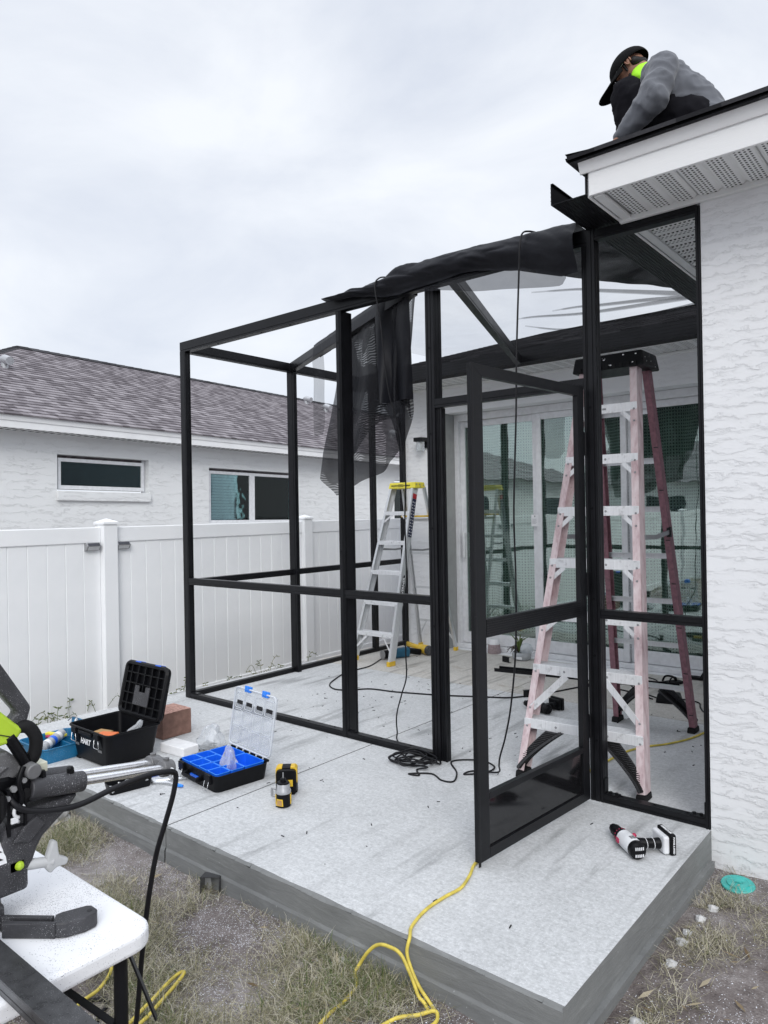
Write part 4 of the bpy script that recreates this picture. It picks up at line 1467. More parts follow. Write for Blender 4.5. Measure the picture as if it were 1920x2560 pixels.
# gathered pleats where the taut piece is pulled towards the corner of the gutters
PLEATS = [[(-1.30, 0.86), (-1.042, 1.004), (-0.963, 1.106), (-0.725, 1.382), (-0.556, 1.582)], [(-1.40, 1.36), (-1.218, 1.387), (-1.108, 1.443), (-0.789, 1.559), (-0.545, 1.690)],
          [(-1.75, 1.60), (-1.585, 1.90), (-1.315, 1.921), (-0.95, 1.95), (-0.55, 1.90)], [(-1.70, 1.38), (-1.559, 1.414), (-1.297, 1.559), (-1.012, 1.629), (-0.55, 1.70)]]
mb = MB()
for P_ in PLEATS:
    c_ = spline([V(x, y, 2.868) for x, y in P_], 8)
    n_ = len(c_)
    for i in range(n_ - 1):
        w0, w1 = (0.012 + 0.05 * i / n_) * (0.5 if i < 4 else 1), (0.012 + 0.05 * (i + 1) / n_) * (0.5 if i < 3 else 1)
        d0 = (c_[i + 1] - c_[i]).normalized()
        q = V(-d0.y, d0.x, 0)
        for zz in (0.0, 0.006):
            mb.add([c_[i] + q * w0 + V(0, 0, zz), c_[i] - q * w0 * (1 - zz * 60) + V(0, 0, zz), c_[i + 1] - q * w1 * (1 - zz * 60) + V(0, 0, zz), c_[i + 1] + q * w1 + V(0, 0, zz)], [(0, 1, 2, 3)])
tag(mb.build('screen_cloth', M['screen_single'], smooth=9), 'gathered dark pleats in the thin roof cloth near the right gutter corner', 'screen cloth', 'pieces of black screen cloth on the frame')
# (b) bunched roll lying along the front beam, hanging down in front of it
LOW = [(-2.30, 2.815), (-2.05, 2.800), (-1.84, 2.752), (-1.69, 2.738), (-1.575, 2.750), (-1.385, 2.757), (-1.227, 2.763), (-1.16, 2.760), (-0.90, 2.700), (-0.653, 2.615), (-0.575, 2.62)]
TOP = [(-2.30, 2.838), (-2.13, 2.840), (-1.94, 2.848), (-1.80, 2.868), (-1.70, 2.892), (-1.55, 2.900), (-1.36, 2.905), (-1.06, 2.893), (-0.83, 2.880), (-0.648, 2.878), (-0.575, 2.86)]
FLAP = [(-1.60, 2.745), (-1.50, 2.715), (-1.387, 2.696), (-1.168, 2.649), (-0.881, 2.598), (-0.654, 2.569), (-0.63, 2.60)]
def lerp(tab, x):
    if x <= tab[0][0]:
        return tab[0][1]
    for (a, p), (b, q) in zip(tab, tab[1:]):
        if x <= b:
            return p + (q - p) * (x - a) / (b - a)
    return tab[-1][1]
def bunch(u, v):
    x = -2.30 + u * 1.73
    zl, zt = lerp(LOW, x), lerp(TOP, x)
    kk = min(1, u * 6)
    # v: 0 rear foot on the roof plane, .45 crest, 1 lower front edge
    if v < 0.45:
        t = v / 0.45
        y = 0.16 - 0.19 * t
        z = 2.846 + (zt - 2.846) * math.sin(t * PI / 2)
    else:
        t = (v - 0.45) / 0.55
        y = -0.03 - 0.045 * math.sin(PI * min(1, t * 1.1)) - 0.006
        z = zt + (zl - zt) * t
    f = 0.010 * nz(x * 4 + v * 2.0, v * 2.2, 1, 1) + 0.016 * (abs(nz(x * 5 - v * 4.2, v * 2.0 + x * 2, 1, 8)) * 2 - 0.5) + 0.006 * abs(nz(x * 17 - v * 11, v * 5 + x * 5, 1, 3)) + 0.004 * math.sin(x * 13 + v * 8 + 3 * nz(x, v, 2, 4))
    return V(x, y - abs(f) * kk, z + 0.5 * f * kk * (1 if v < 0.9 else 0.4))
cloth('screen_cloth', bunch, 150, 36, M['screen_thick'], 'thick dark bunch of screen cloth lying along the front beam')
def flap(u, v):
    x = -1.60 + u * 0.97
    z = 2.80 + (lerp(FLAP, x) - 2.80) * v
    return V(x, -0.018 - 0.03 * v - 0.012 * math.sin(x * 14 + v * 2) * v, z)
cloth('screen_cloth', flap, 50, 10, M['screen_half'], 'see-through flap of screen cloth hanging below the bunch on the beam')
# (c) dark folded part lying on the roof towards the right-hand gutter
def fold(u, v):
    a = V(-1.16, 0.10, 2.85) * (1 - u) + V(-0.56, 0.10, 2.85) * u
    b = V(-1.03, 0.60, 2.85) * (1 - u) + V(-0.545, 1.42, 2.85) * u
    p = a * (1 - v) + b * v
    return p + V(0, 0, 0.012 * nz(p.x * 7, p.y * 7, 1, 3) + 0.012)
cloth('screen_cloth', fold, 24, 30, M['screen_thick'], 'dark folded screen cloth lying on the frame top beside the right gutter')
# (d) cloth hanging inside the frame behind the second post
def hang_main(u, v):
    # u 0 left .. 1 right, v 0 top .. 1 bottom
    top = V(-2.86, 0.665, 2.845) * (1 - u) + V(-1.80, 0.13, 2.845) * u
    bl = [(-2.80, 0.42, 1.70), (-2.64, 0.36, 1.575), (-2.37, 0.33, 1.64), (-2.15, 0.30, 1.72), (-1.975, 0.27, 1.80), (-1.93, 0.24, 1.86)]
    t = u * (len(bl) - 1)
    i = min(int(t), len(bl) - 2)
    bot = V(*bl[i]) * (1 - (t - i)) + V(*bl[i + 1]) * (t - i)
    p = top * (1 - v) + bot * v
    pinch = V(-2.35, 0.42, p.z)
    p = p.lerp(pinch, 0.22 * math.sin(PI * min(1, v * 1.2)) * (0.6 if u < 0.5 else 0.35))
    amp = 0.03 + 0.05 * v
    nrm = V(0.45, -0.9, 0)
    p = p + nrm * (amp * math.sin(u * 15 + 1.5 * v + 1.3 * nz(u * 2, v * 2, 1, 6)) + 0.02 * nz(u * 6, v * 5, 1, 2))
    return p
cloth('screen_cloth', hang_main, 90, 60, M['screen_double'], 'black screen cloth hanging down in folds behind the second front post')
def hang_fold(u, v):
    # nearer fold: narrow at the lower tip
    top = V(-2.18, 0.28, 2.84) * (1 - u) + V(-1.70, 0.07, 2.845) * u
    L_ = [(-2.10, 0.22, 2.45), (-2.005, 0.16, 2.15), (-1.99, 0.30, 2.06)]
    if v < 0.45:
        le = top.lerp(V(*L_[0]), v / 0.45) if u < 0.01 else None
    tl = V(-2.14, 0.26, 2.84)
    left = tl.lerp(V(-2.0, 0.15, 2.14), v)
    right = V(-1.695, 0.06, 2.84).lerp(V(-1.80, 0.22, 2.16), v ** 1.3)
    p = left.lerp(right, u)
    p = p + V(0.4, -0.9, 0) * (0.035 * math.sin(u * 8 + 0.6 + v) * (0.4 + v))
    return p
cloth('screen_cloth', hang_fold, 40, 40, M['screen_thick'], 'opaque hanging fold of screen cloth beside the second front post, tapering downwards')
def hang_back(u, v):
    p = hang_main(0.04 + 0.9 * u, v * (0.80 - 0.16 * u + 0.05 * math.sin(u * 9)))
    return p + V(0.02, 0.07 + 0.03 * math.sin(u * 11 + v * 2), 0.0)
cloth('screen_cloth', hang_back, 70, 40, M['screen_heavy'], 'inner layer of the hanging screen cloth, shorter than the outer one')
def hang_inner(u, v):
    p = hang_main(0.34 + 0.62 * u, v * (0.70 - 0.12 * math.sin(u * 4)))
    return p + V(0.03, 0.13 + 0.03 * math.sin(u * 8 + 1 + v * 2), 0.0)
cloth('screen_cloth', hang_inner, 50, 30, M['screen_heavy'], 'innermost short layer of hanging screen cloth near the fold')
def hang_flag(u, v):
    a = V(-2.0, 0.15, 2.14).lerp(V(-1.80, 0.22, 2.17), u)
    b = V(-1.945, 0.30, 1.83).lerp(V(-1.935, 0.32, 1.86), u)
    return a.lerp(b, v) + V(0.02 * math.sin(v * 5), 0, 0)
cloth('screen_cloth', hang_flag, 10, 20, M['screen_double'], 'pointed lower tail of the hanging screen cloth above the yellow topped ladder')
def side_flap(u, v):
    zt = lerp([(0, 2.745), (0.35, 2.76), (1, 2.79)], u)
    zb = lerp([(0, 2.16), (0.15, 2.10), (0.75, 2.10), (1, 2.20)], u)
    return V(-3.43 + 0.25 * u + 0.006 * math.sin(v * 7), 0.95 - 0.12 * u + 0.012 * math.sin(u * 6 + v * 3), zt + (zb - zt) * v)
cloth('screen_cloth', side_flap, 16, 24, M['screen_single'], 'single thin corner of screen cloth hanging from the diagonal brace')
def drape_brace(u, v):
    p = V(-3.30, 0.870, 2.84).lerp(V(-1.75, 0.105, 2.84), u)
    nrm = V(0.44, 0.9, 0)
    s = (v - 0.5) * 2
    return p + nrm * (0.032 * s) + V(0, 0, 0.010 - 0.10 * max(0, abs(s) - 0.7) / 0.3) + V(0, 0, 0.004 * nz(u * 20, v * 3, 1, 2))
cloth('screen_cloth', drape_brace, 60, 10, M['screen_thick'], 'strip of screen cloth folded over the diagonal brace')
def tail(u, v):
    p = V(-1.78, 0.20, 2.22).lerp(V(-1.45, 0.9, 2.36), u)
    q = V(-1.93, 0.40, 2.04).lerp(V(-1.60, 1.0, 2.16), u)
    return p.lerp(q, v) + V(0, 0, 0.03 * math.sin(u * 3))
# ------------------------------------------------------------------ ladders
def bar(mb, p0, p1, w, d, up=(0, 0, 1)):
    """solid bar: w along the 'side' axis, d along the other"""
    M_ = frame_from(p0, p1, up)
    L = (Vector(p1) - Vector(p0)).length
    return mb.box(-w / 2, w / 2, -d / 2, d / 2, 0, L, M_)
def chan(mb, p0, p1, side, depth, fl, t=0.0035):
    """C-section rail; 'side' = unit vector the open side faces, depth across, fl = flange"""
    p0, p1 = Vector(p0), Vector(p1)
    z = (p1 - p0).normalized()
    x = Vector(side)
    x = (x - z * x.dot(z)).normalized()
    y = z.cross(x)
    h = depth / 2
    poly = [(0, -h), (fl, -h), (fl, -h + t), (t, -h + t), (t, h - t), (fl, h - t), (fl, h), (0, h)]
    return mb.prism(poly, lambda a, b, s: p0 + x * a + y * b + z * s, 0, (p1 - p0).length)
def rivet(mb, p, n, r=0.006):
    p, n = Vector(p), Vector(n).normalized()
    mb.cyl(p, p + n * 0.003, r, r * 0.6, 8)

# --- six foot aluminium ladder
alad = thing('step_ladder', 'silver aluminium stepladder with bright yellow top standing by the rear corner of the patio', 'ladder', (-3.5, 2.3, 0))
AO = V(-3.5, 2.3, 0)
def al(mb, name, m, parent=None, **kw):
    return mb.build(name, M[m], parent or alad, world=True, **kw)
A = dict(fr=(V(-3.352, 2.275, 1.70), V(-3.337, 1.845, 0.02)), fl=(V(-3.645, 2.275, 1.70), V(-3.828, 1.845, 0.02)),
         rr=(V(-3.315, 2.375, 1.69), V(-3.268, 2.825, 0.02)), rl=(V(-3.60, 2.375, 1.69), V(-3.742, 2.815, 0.02)))
mb = MB(); chan(mb, A['fr'][1], A['fr'][0], (-1, 0, 0), 0.082, 0.026); al(mb, 'rail', 'alu')
for k in range(4):
    off = -0.028 + k * 0.0187
    d = (A['fr'][0] - A['fr'][1]).normalized()
    yv = d.cross(V(-1, 0, 0)).normalized()
    mb = MB(); bar(mb, A['fr'][1] + yv * off + V(0.001, 0, 0), A['fr'][0] + yv * off + V(0.001, 0, 0), 0.003, 0.005, (0, 1, 0)); al(mb, 'rail_rib', 'alu')
mb = MB(); chan(mb, A['fl'][1], A['fl'][0], (1, 0, 0), 0.082, 0.026); al(mb, 'rail', 'alu')
for k in ('rr', 'rl'):
    mb = MB(); chan(mb, A[k][1], A[k][0], (-1 if k == 'rr' else 1, 0, 0), 0.034, 0.022); al(mb, 'rear_rail', 'alu')
mb = MB(); mb.taper((-3.662, -3.325, 2.225, 2.405), (-3.65, -3.335, 2.235, 2.395), 1.682, 1.742)
cap = al(mb, 'top_cap', 'lemon', bevel=0.008)
for x in (-3.585, -3.42):
    mb = MB().box(x - 0.035, x + 0.035, 2.2225, 2.2275, 1.708, 1.716); al(mb, 'slot', 'print_black', parent=cap)
mb = MB()
ring = [V(-3.503 + 0.04 * math.cos(t * PI / 10), 2.2255, 1.712 + 0.011 * math.sin(t * PI / 10)) for t in range(20)]
mb.tube(ring, 0.002, 5, True); al(mb, 'logo_ring', 'print_black', parent=cap)
lettering('brand_lettering', 'WERNER', 0.013, Matrix.Translation(V(-3.503, 2.2245, 1.712) - AO) @ Matrix.Rotation(PI / 2, 4, 'X'), M['print_black'], cap)
for y, z in ((2.26, 1.72), (2.31, 1.72), (2.37, 1.71), (2.32, 1.70)):
    mb = MB().cyl(V(-3.3305, y, z), V(-3.324, y, z), 0.006, n=8); al(mb, 'rivet', 'gun_metal', parent=cap)
def on(rail, z):
    a, b = A[rail]
    t = (z - b.z) / (a.z - b.z)
    return b + (a - b) * t
for i, z in enumerate((0.275, 0.567, 0.858, 1.147, 1.437)):
    l, r = on('fl', z), on('fr', z)
    mb = MB()
    mb.box(l.x + 0.003, r.x - 0.003, l.y - 0.040, l.y + 0.045, z + 0.014, z + 0.018)
    mb.box(l.x + 0.003, r.x - 0.003, l.y - 0.043, l.y - 0.0395, z - 0.020, z + 0.018)
    mb.box(l.x + 0.003, r.x - 0.003, l.y + 0.0445, l.y + 0.048, z - 0.020, z + 0.018)
    st = al(mb, 'step', 'alu_white', bevel=0.0015)
    if i in (0, 4):
        for s, q, rl in ((1, l, 'fl'), (-1, r, 'fr')):
            b_ = on(rl, z - (0.16 if i == 0 else 0.10))
            mb = MB(); bar(mb, V(q.x + s * (0.13 if i == 0 else 0.10), q.y - 0.036, z - 0.018), V(b_.x + s * 0.004, b_.y - 0.036, b_.z), 0.003, 0.018); al(mb, 'brace', 'alu_white', parent=st)
            if i == 0:
                mb = MB(); bar(mb, V(q.x + s * 0.10, q.y + 0.04, z - 0.018), V(b_.x + s * 0.004, b_.y + 0.036, b_.z - 0.02), 0.003, 0.018); al(mb, 'brace', 'alu', parent=st)
mb = MB().box(-3.60, -3.45, 2.172, 2.1745, 1.421, 1.451); al(mb, 'step_sticker', 'print_navy')
mb = MB().box(-3.598, -3.572, 2.1712, 2.1722, 1.424, 1.448); al(mb, 'sticker_patch', 'print_red')
for z in (0.30, 0.66, 1.02):
    a, b = on('rl', z), on('rr', z)
    mb = MB(); bar(mb, a, b, 0.004, 0.022); al(mb, 'rear_bar', 'alu')
    if z == 0.30:
        for q, s in ((a, 1), (b, -1)):
            e = on('rl' if s > 0 else 'rr', 0.10)
            mb = MB(); bar(mb, q + V(s * 0.13, -0.01, -0.005), e + V(s * 0.003, -0.008, 0), 0.003, 0.018); al(mb, 'brace', 'alu')
a, b = on('rl', 1.40), on('rr', 1.40)
mb = MB(); mb.box(a.x + .004, b.x - 0.004, a.y - 0.08, a.y + 0.15, 1.395, 1.412); al(mb, 'pail_shelf', 'yellow', bevel=0.004)
mb = MB(); bar(mb, a + V(0, 0, -0.035), b + V(0, 0, -0.035), 0.004, 0.03); al(mb, 'rear_bar', 'alu')
for f_, r_, s in (('fl', 'rl', 1), ('fr', 'rr', -1)):
    p, q = on(f_, 1.08) + V(0, 0.03, 0), on(r_, 1.08)
    m_ = (p + q) / 2 + V(s * 0.005, 0, -0.012)
    mb = MB(); bar(mb, p, m_, 0.004, 0.018); bar(mb, m_, q, 0.004, 0.018); al(mb, 'spreader', 'gun_metal')
for k in ('fr', 'fl'):
    p = A[k][1]
    s = -1 if k == 'fr' else 1
    mb = MB(); mb.box(*sorted((p.x - s * 0.004, p.x + s * 0.032)), p.y - 0.05, p.y + 0.045, 0.0, 0.045); al(mb, 'foot', 'yellow', bevel=0.004)
for k in ('rr', 'rl'):
    p = A[k][1]
    s = -1 if k == 'rr' else 1
    mb = MB(); mb.box(*sorted((p.x - s * 0.004, p.x + s * 0.03)), p.y - 0.025, p.y + 0.022, 0.0, 0.04); al(mb, 'foot', 'yellow', bevel=0.004)
# stickers on the outer face of the right-hand rail
d = (A['fr'][0] - A['fr'][1]).normalized()
yv = V(0, d.z, -d.y)
def rail_patch(z0, z1, w, m, name, ex=0.0014, off=0.0, parent=None):
    a, b = on('fr', z0), on('fr', z1)
    mb = MB()
    e = V(0.0045 + ex, 0, 0)
    mb.add([a + e + yv * (off - w / 2), a + e + yv * (off + w / 2), b + e + yv * (off + w / 2), b + e + yv * (off - w / 2)], [(0, 1, 2, 3)])
    return al(mb, name, m, parent=parent)
stk = rail_patch(1.205, 1.575, 0.062, 'print_navy', 'warning_sticker')
rail_patch(1.577, 1.625, 0.062, 'print_red', 'warning_sticker')
mb = MB()
for k in range(12):
    for j in (-1, 1):
        z = 1.222 + k * 0.029
        p = on('fr', z) + V(0.0068, 0, 0) + yv * (j * 0.015)
        mb.add([p + yv * -0.006 - d * .006, p + yv * 0.006 - d * .006, p + yv * 0.006 + d * 0.006, p - yv * 0.006 + d * .006], [(0, 1, 2, 3)])
al(mb, 'sticker_print', 'print_white', parent=stk)
pc = on('fr', 0.73)
oval = [pc + V(0.0065, 0, 0) + d * (0.115 * math.cos(t * PI / 12)) + yv * (0.026 * math.sin(t * PI / 12)) for t in range(24)]
mb = MB().add(oval, [tuple(range(24))]); lg = al(mb, 'logo', 'print_black')
Mt = Matrix((d, -yv, d.cross(-yv))).transposed().to_4x4()
Mt.translation = pc + V(0.0072, 0, 0) - AO
lettering('brand_lettering', 'WERNER', 0.045, Mt, M['print_white'], lg, True)

# --- eight foot fibreglass ladder
pl_ = thing('step_ladder', 'tall old pink fibreglass stepladder with paint spotted black top behind the door frame', 'ladder', (-0.7, 0.75, 0))
def pk(mb, name, m, parent=None, **kw):
    return mb.build(name, M[m], parent or pl_, world=True, **kw)
B = dict(fr=(V(-0.515, 0.625, 2.24), V(-0.338, 0.155, 0.03)), fl=(V(-0.850, 0.625, 2.24), V(-1.015, 0.105, 0.03)),
         rr=(V(-0.505, 0.765, 2.24), V(-0.480, 1.425, 0.03)), rl=(V(-0.840, 0.765, 2.24), V(-1.0, 1.385, 0.03)))
def onb(rail, z):
    a, b = B[rail]
    t = (z - b.z) / (a.z - b.z)
    return b + (a - b) * t
for k, s in (('fr', -1), ('fl', 1)):
    mb = MB(); chan(mb, B[k][1], B[k][0], (s, 0, 0), 0.085, 0.040, 0.005); pk(mb, 'rail', 'pink', bevel=0.0015)
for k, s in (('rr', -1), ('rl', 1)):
    mb = MB(); chan(mb, B[k][1], B[k][0], (s, 0, 0), 0.062, 0.036, 0.005); r_ = pk(mb, 'rear_rail', 'pink_deep', bevel=0.0015, label='deeper red rear rail, less faded and with shade put into its colour')
    for z in (0.12, 0.40, 0.70, 0.98, 1.25, 1.55, 1.8):
        q = onb(k, z)
        mb = MB().box(q.x - 0.026, q.x + 0.0, q.y - 0.0345, q.y - 0.0315, z - 0.003, z + 0.003)
        if k == 'rr':
            pk(mb, 'mark', 'print_black', parent=r_)
mb = MB(); mb.taper((-0.885, -0.468, 0.555, 0.825), (-0.875, -0.482, 0.575, 0.805), 2.235, 2.325); cap = pk(mb, 'top_cap', 'black_plastic', bevel=0.008)
for k in range(9):
    x = -0.84 + 0.04 * k
    mb = MB().box(x, x + 0.014, 0.5515, 0.5600, 2.236, 2.262); pk(mb, 'notch', 'rubber', parent=cap)
rs = random.Random(4)
mb = MB()
for k in range(14):
    x, z, r = rs.uniform(-0.80, -0.49), rs.uniform(2.25, 2.315), rs.uniform(0.0015, 0.005)
    y = 0.555 + (z - 2.235) / 0.09 * 0.02 - 0.0012
    mb.add([V(x + r * rs.uniform(.6, 1.6) * math.cos(t * PI / 3), y, z + r * rs.uniform(.5, 1) * math.sin(t * PI / 3)) for t in range(6)], [tuple(range(6))])
for k in range(7):
    y, z, r = rs.uniform(0.58, 0.80), rs.uniform(2.245, 2.31), rs.uniform(0.0015, 0.004)
    x = -0.468 - (z - 2.235) / 0.09 * 0.014 + 0.0014
    mb.add([V(x, y + r * math.cos(t * PI / 3), z + r * math.sin(t * PI / 3)) for t in range(6)], [tuple(range(6))])
pk(mb, 'paint_spot', 'print_white', parent=cap, kind='stuff')
for i in range(1, 8):
    z = 0.2875 * i
    l, r = onb('fl', z), onb('fr', z)
    yc = (l.y + r.y) / 2
    dz = 0.0
    mb = MB()
    def sk(p):
        t = (p.x - l.x) / (r.x - l.x)
        return V(p.x, p.y + (l.y + (r.y - l.y) * t - yc), p.z)
    n0 = len(mb.v)
    mb.box(l.x + 0.006, r.x - 0.006, yc - 0.043, yc + 0.047, z + 0.016, z + 0.021)
    mb.box(l.x - 0.0, r.x + 0.0, yc - 0.0475, yc - 0.0435, z - 0.030, z + 0.021)
    mb.box(l.x + 0.006, r.x - 0.006, yc + 0.0475, yc + 0.051, z - 0.02, z + 0.021)
    mb.v = [sk(p) for p in mb.v]
    st = pk(mb, 'step', 'alu_white', bevel=0.0015)
    for j in range(4):
        mb = MB().box(l.x + 0.01, r.x - 0.01, yc - 0.035 + j * 0.022, yc - 0.031 + j * 0.022, z + 0.0212, z + 0.0232)
        mb.v = [sk(p) for p in mb.v]
        pk(mb, 'tread_rib', 'alu', parent=st)
    mb = MB()
    for x in (l.x + 0.18, r.x - 0.18):
        p = sk(V(x, yc - 0.0475, z - 0.005)); rivet(mb, p, (0, -1, 0), 0.007)
    for q in (l, r):
        for dz in (-0.018, 0.012):
            p = onb('fl' if q is l else 'fr', z + dz); rivet(mb, p + V((0.018 if q is l else -0.018), -0.0445, 0), (0, -1, 0), 0.0065)
    pk(mb, 'rivet', 'gun_metal', parent=st, kind='stuff')
    big = i <= 2
    w, h = (0.19, 0.21) if big else ((0.085, 0.085))
    for s, q, rl in ((1, l, 'fl'), (-1, r, 'fr')):
        if i == 1:
            continue
        b_ = onb(rl, z - h)
        mb = MB()
        bar(mb, sk(V(q.x + s * w, yc - 0.044, z - 0.028)), V(b_.x + s * 0.03, b_.y - 0.038, b_.z), 0.004, 0.036 if big else 0.024)
        br = pk(mb, 'brace', 'alu_white', parent=st)
        mb = MB(); rivet(mb, V(b_.x + s * 0.018, b_.y - 0.0445, b_.z), (0, -1, 0), 0.0065); pk(mb, 'rivet', 'gun_metal', parent=st)
    a, b = onb('rl', z), onb('rr', z)
    mb = MB(); bar(mb, a + V(.004, 0, 0), b - V(.004, 0, 0), 0.004, 0.032); bar(mb, a + V(.004, -0.015, 0.016), b + V(-.004, -0.015, 0.016), 0.03, 0.003)
    pk(mb, 'rear_bar', 'alu')
# black ribbed boots curving from the lowest step down to the feet
def boot(rail, s, front):
    q1 = onb(rail, 0.2875 - 0.03)
    q0 = onb(rail, 0.05)
    sg = -1 if front else 1
    pts = []
    n = 14
    for k in range(n + 1):
        t = k / n
        z = 0.045 + (0.258 - 0.045) * t
        inset = 0.012 + 0.20 * t ** 1.35
        c = onb(rail, z)
        pts.append(V(c.x + s * inset, c.y + sg * 0.028, z))
    mb = MB()
    for a, b in zip(pts, pts[1:]):
        dr = (b - a).normalized()
        M_ = frame_from(a, b + dr * 0.002, (0, 1, 0))
        mb.box(-0.006, 0.006, -0.045, 0.05, 0, (b - a).length + 0.002, M_)
    def bp(t, wid, dy):
        z = 0.045 + 0.213 * t
        c = onb(rail, z)
        i = 0.012 + 0.20 * t ** 1.35
        i = max(0.022, i - wid * (0.022 + 0.062 * t))
        return V(c.x + s * i, c.y + sg * (0.036 + dy), z)
    for k in range(n):
        q = [bp(k / n, 0, 0), bp(k / n, 1, 0), bp((k + 1) / n, 1, 0), bp((k + 1) / n, 0, 0)]
        mb.add(q + [p + V(0, sg * 0.005, 0) for p in q], [(0, 1, 2, 3), (7, 6, 5, 4), (1, 5, 6, 2), (0, 3, 7, 4)])
    o = pk(mb, 'boot', 'dusty_black')
    mb = MB()
    for k in range(1, 22):
        t = k / 22
        a, b = bp(t, 0.08, 0.005), bp(t, 0.92, 0.005)
        bar(mb, a, b, 0.006, 0.0045)
    pk(mb, 'face_rib', 'rubber', parent=o)
    mb = MB()
    for k in range(1, 3 * n):
        t = k / (3 * n)
        a = pts[int(t * n)].lerp(pts[min(n, int(t * n) + 1)], t * n - int(t * n))
        dr = (pts[min(n, int(t * n) + 1)] - pts[int(t * n)]).normalized()
        M_ = frame_from(a, a + dr, (0, 1, 0))
        mb.box(-0.0095, 0.0095, -0.042, 0.046, -0.0025, 0.0025, M_)
    pk(mb, 'tread_rib', 'rubber', parent=o)
    mb = MB()
    f = B[rail][1]
    mb.taper((f.x - (0.006 if s > 0 else 0.044), f.x + (0.044 if s > 0 else 0.006), f.y - 0.056, f.y + 0.050),
             (f.x - (0.004 if s > 0 else 0.042), f.x + (0.042 if s > 0 else 0.004), f.y - 0.050, f.y + 0.046), 0.0, 0.035)
    pk(mb, 'foot', 'rubber', bevel=0.006)
boot('fr', -1, True); boot('fl', 1, True); boot('rr', -1, False); boot('rl', 1, False)
for f_, r_, s in (('fl', 'rl', 1), ('fr', 'rr', -1)):
    p, q = onb(f_, 1.29) + V(0, 0.03, 0), onb(r_, 1.30) + V(0, -0.02, 0)
    m_ = p.lerp(q, 0.42) + V(0, 0, -0.012)
    mb = MB(); bar(mb, p, m_, 0.005, 0.026); bar(mb, m_, q, 0.005, 0.026); sp_ = pk(mb, 'spreader', 'gun_metal')
    mb = MB(); mb.box(q.x - 0.012, q.x + 0.012, q.y - 0.02, q.y + 0.0, q.z - 0.03, q.z + 0.03); pk(mb, 'spreader_bracket', 'black_metal', parent=sp_)
# ------------------------------------------------------------------ tools and oddments on the slab
def open_box(mb, b, t, z0, z1, wall, r=0.02, floor=0.006, n=3):
    """hollow tray with rounded corners; b,t = bottom and top rectangles"""
    def ring(q, z, ins):
        return [V(x, y, z) for x, y in rrect(q[0] + ins, q[1] - ins, q[2] + ins, q[3] - ins, max(0.002, r - ins), n)]
    k = 4 * (n + 1)
    rings = [ring(b, z0, 0), ring(t, z1, 0), ring(t, z1, wall), ring(b, z0 + floor, wall)]
    s = len(mb.v)
    for q in rings:
        mb.v.extend(q)
    for i in range(3):
        for j in range(k):
            mb.f.append((s + i * k + j, s + i * k + (j + 1) % k, s + (i + 1) * k + (j + 1) % k, s + (i + 1) * k + j))
    mb.f.append(tuple(s + j for j in reversed(range(k))))
    mb.f.append(tuple(s + 3 * k + j for j in range(k)))
    return mb

# --- black toolbox, lid open
tb = thing('toolbox', 'large black toolbox with its lid open and white lettering on the front', 'toolbox', (-3.10, -1.105, 0))
mb = MB(); open_box(mb, (-0.185, 0.185, -0.15, 0.15), (-0.222, 0.222, -0.17, 0.17), 0.012, 0.2, 0.007, 0.03, 0.01)
body = mb.build('body', M['black_plastic'], tb, smooth=0.6)
mb = MB()
out = [V(x, y, 0.2) for x, y in rrect(-0.226, 0.226, -0.174, 0.174, 0.032, 4)]
mb.tube(out, 0.007, 6, True); mb.build('rim', M['black_plastic'], tb, smooth=0.8)
for x in (-0.165, 0.165):
    for y in (-0.13, 0.13):
        mb = MB().box(x - 0.02, x + 0.02, y - 0.018, y + 0.018, 0, 0.014); mb.build('foot', M['black_plastic'], tb)
def front(x, z, d=0.0):
    t = (z - 0.012) / 0.188
    return V(x, -0.15 - 0.02 * t - d, z)
for x in (-0.145, 0.115):
    mb = MB()
    mb.add([front(x - 0.032, 0.115, 0.001), front(x + 0.032, 0.115, 0.001), front(x + 0.032, 0.197, 0.012), front(x - 0.032, 0.197, 0.012),
            front(x - 0.028, 0.112, -0.004), front(x + 0.028, 0.112, -0.004)], [(0, 1, 2, 3), (4, 5, 1, 0)])
    mb.box(x - 0.026, x + 0.026, -0.187, -0.170, 0.165, 0.2)
    la = mb.build('latch', M['black_plastic'], tb, bevel=0.003)
    w = [front(x - 0.020, 0.17, 0.016), front(x - 0.028, 0.125, 0.022), front(x - 0.022, 0.117, 0.023), front(x + 0.022, 0.117, 0.023), front(x + 0.028, 0.125, 0.022), front(x + 0.020, 0.17, 0.016)]
    mb = MB().tube(w, 0.0022, 6); mb.build('wire_loop', M['steel'], la, smooth=9)
    mb = MB(); mb.add([front(x - 0.022, 0.088, 0.002), front(x + 0.022, 0.088, 0.002), front(x + 0.022, 0.104, 0.002), front(x - 0.022, 0.104, 0.002)], [(0, 1, 2, 3)])
    mb.build('pad', M['mid_grey'], tb)
mb = MB().box(-0.09, 0.06, -0.186, -0.171, 0.17, 0.192); mb.build('handle_recess', M['black_plastic'], tb, bevel=0.004)
Mt = Matrix.Translation(V(-0.035, -0.1665, 0.125)) @ Matrix.Rotation(rad(84), 4, 'X')
lettering('brand_lettering', 'HART', 0.043, Mt, M['print_white'], body, True)
lidM = Matrix.Translation(V(0, 0.174, 0.205)) @ Matrix.Rotation(rad(-13), 4, 'X')
def lb(mb, name, m, parent=None, **kw):
    mb.xf(lidM)
    return mb.build(name, M[m], parent or tb, **kw)
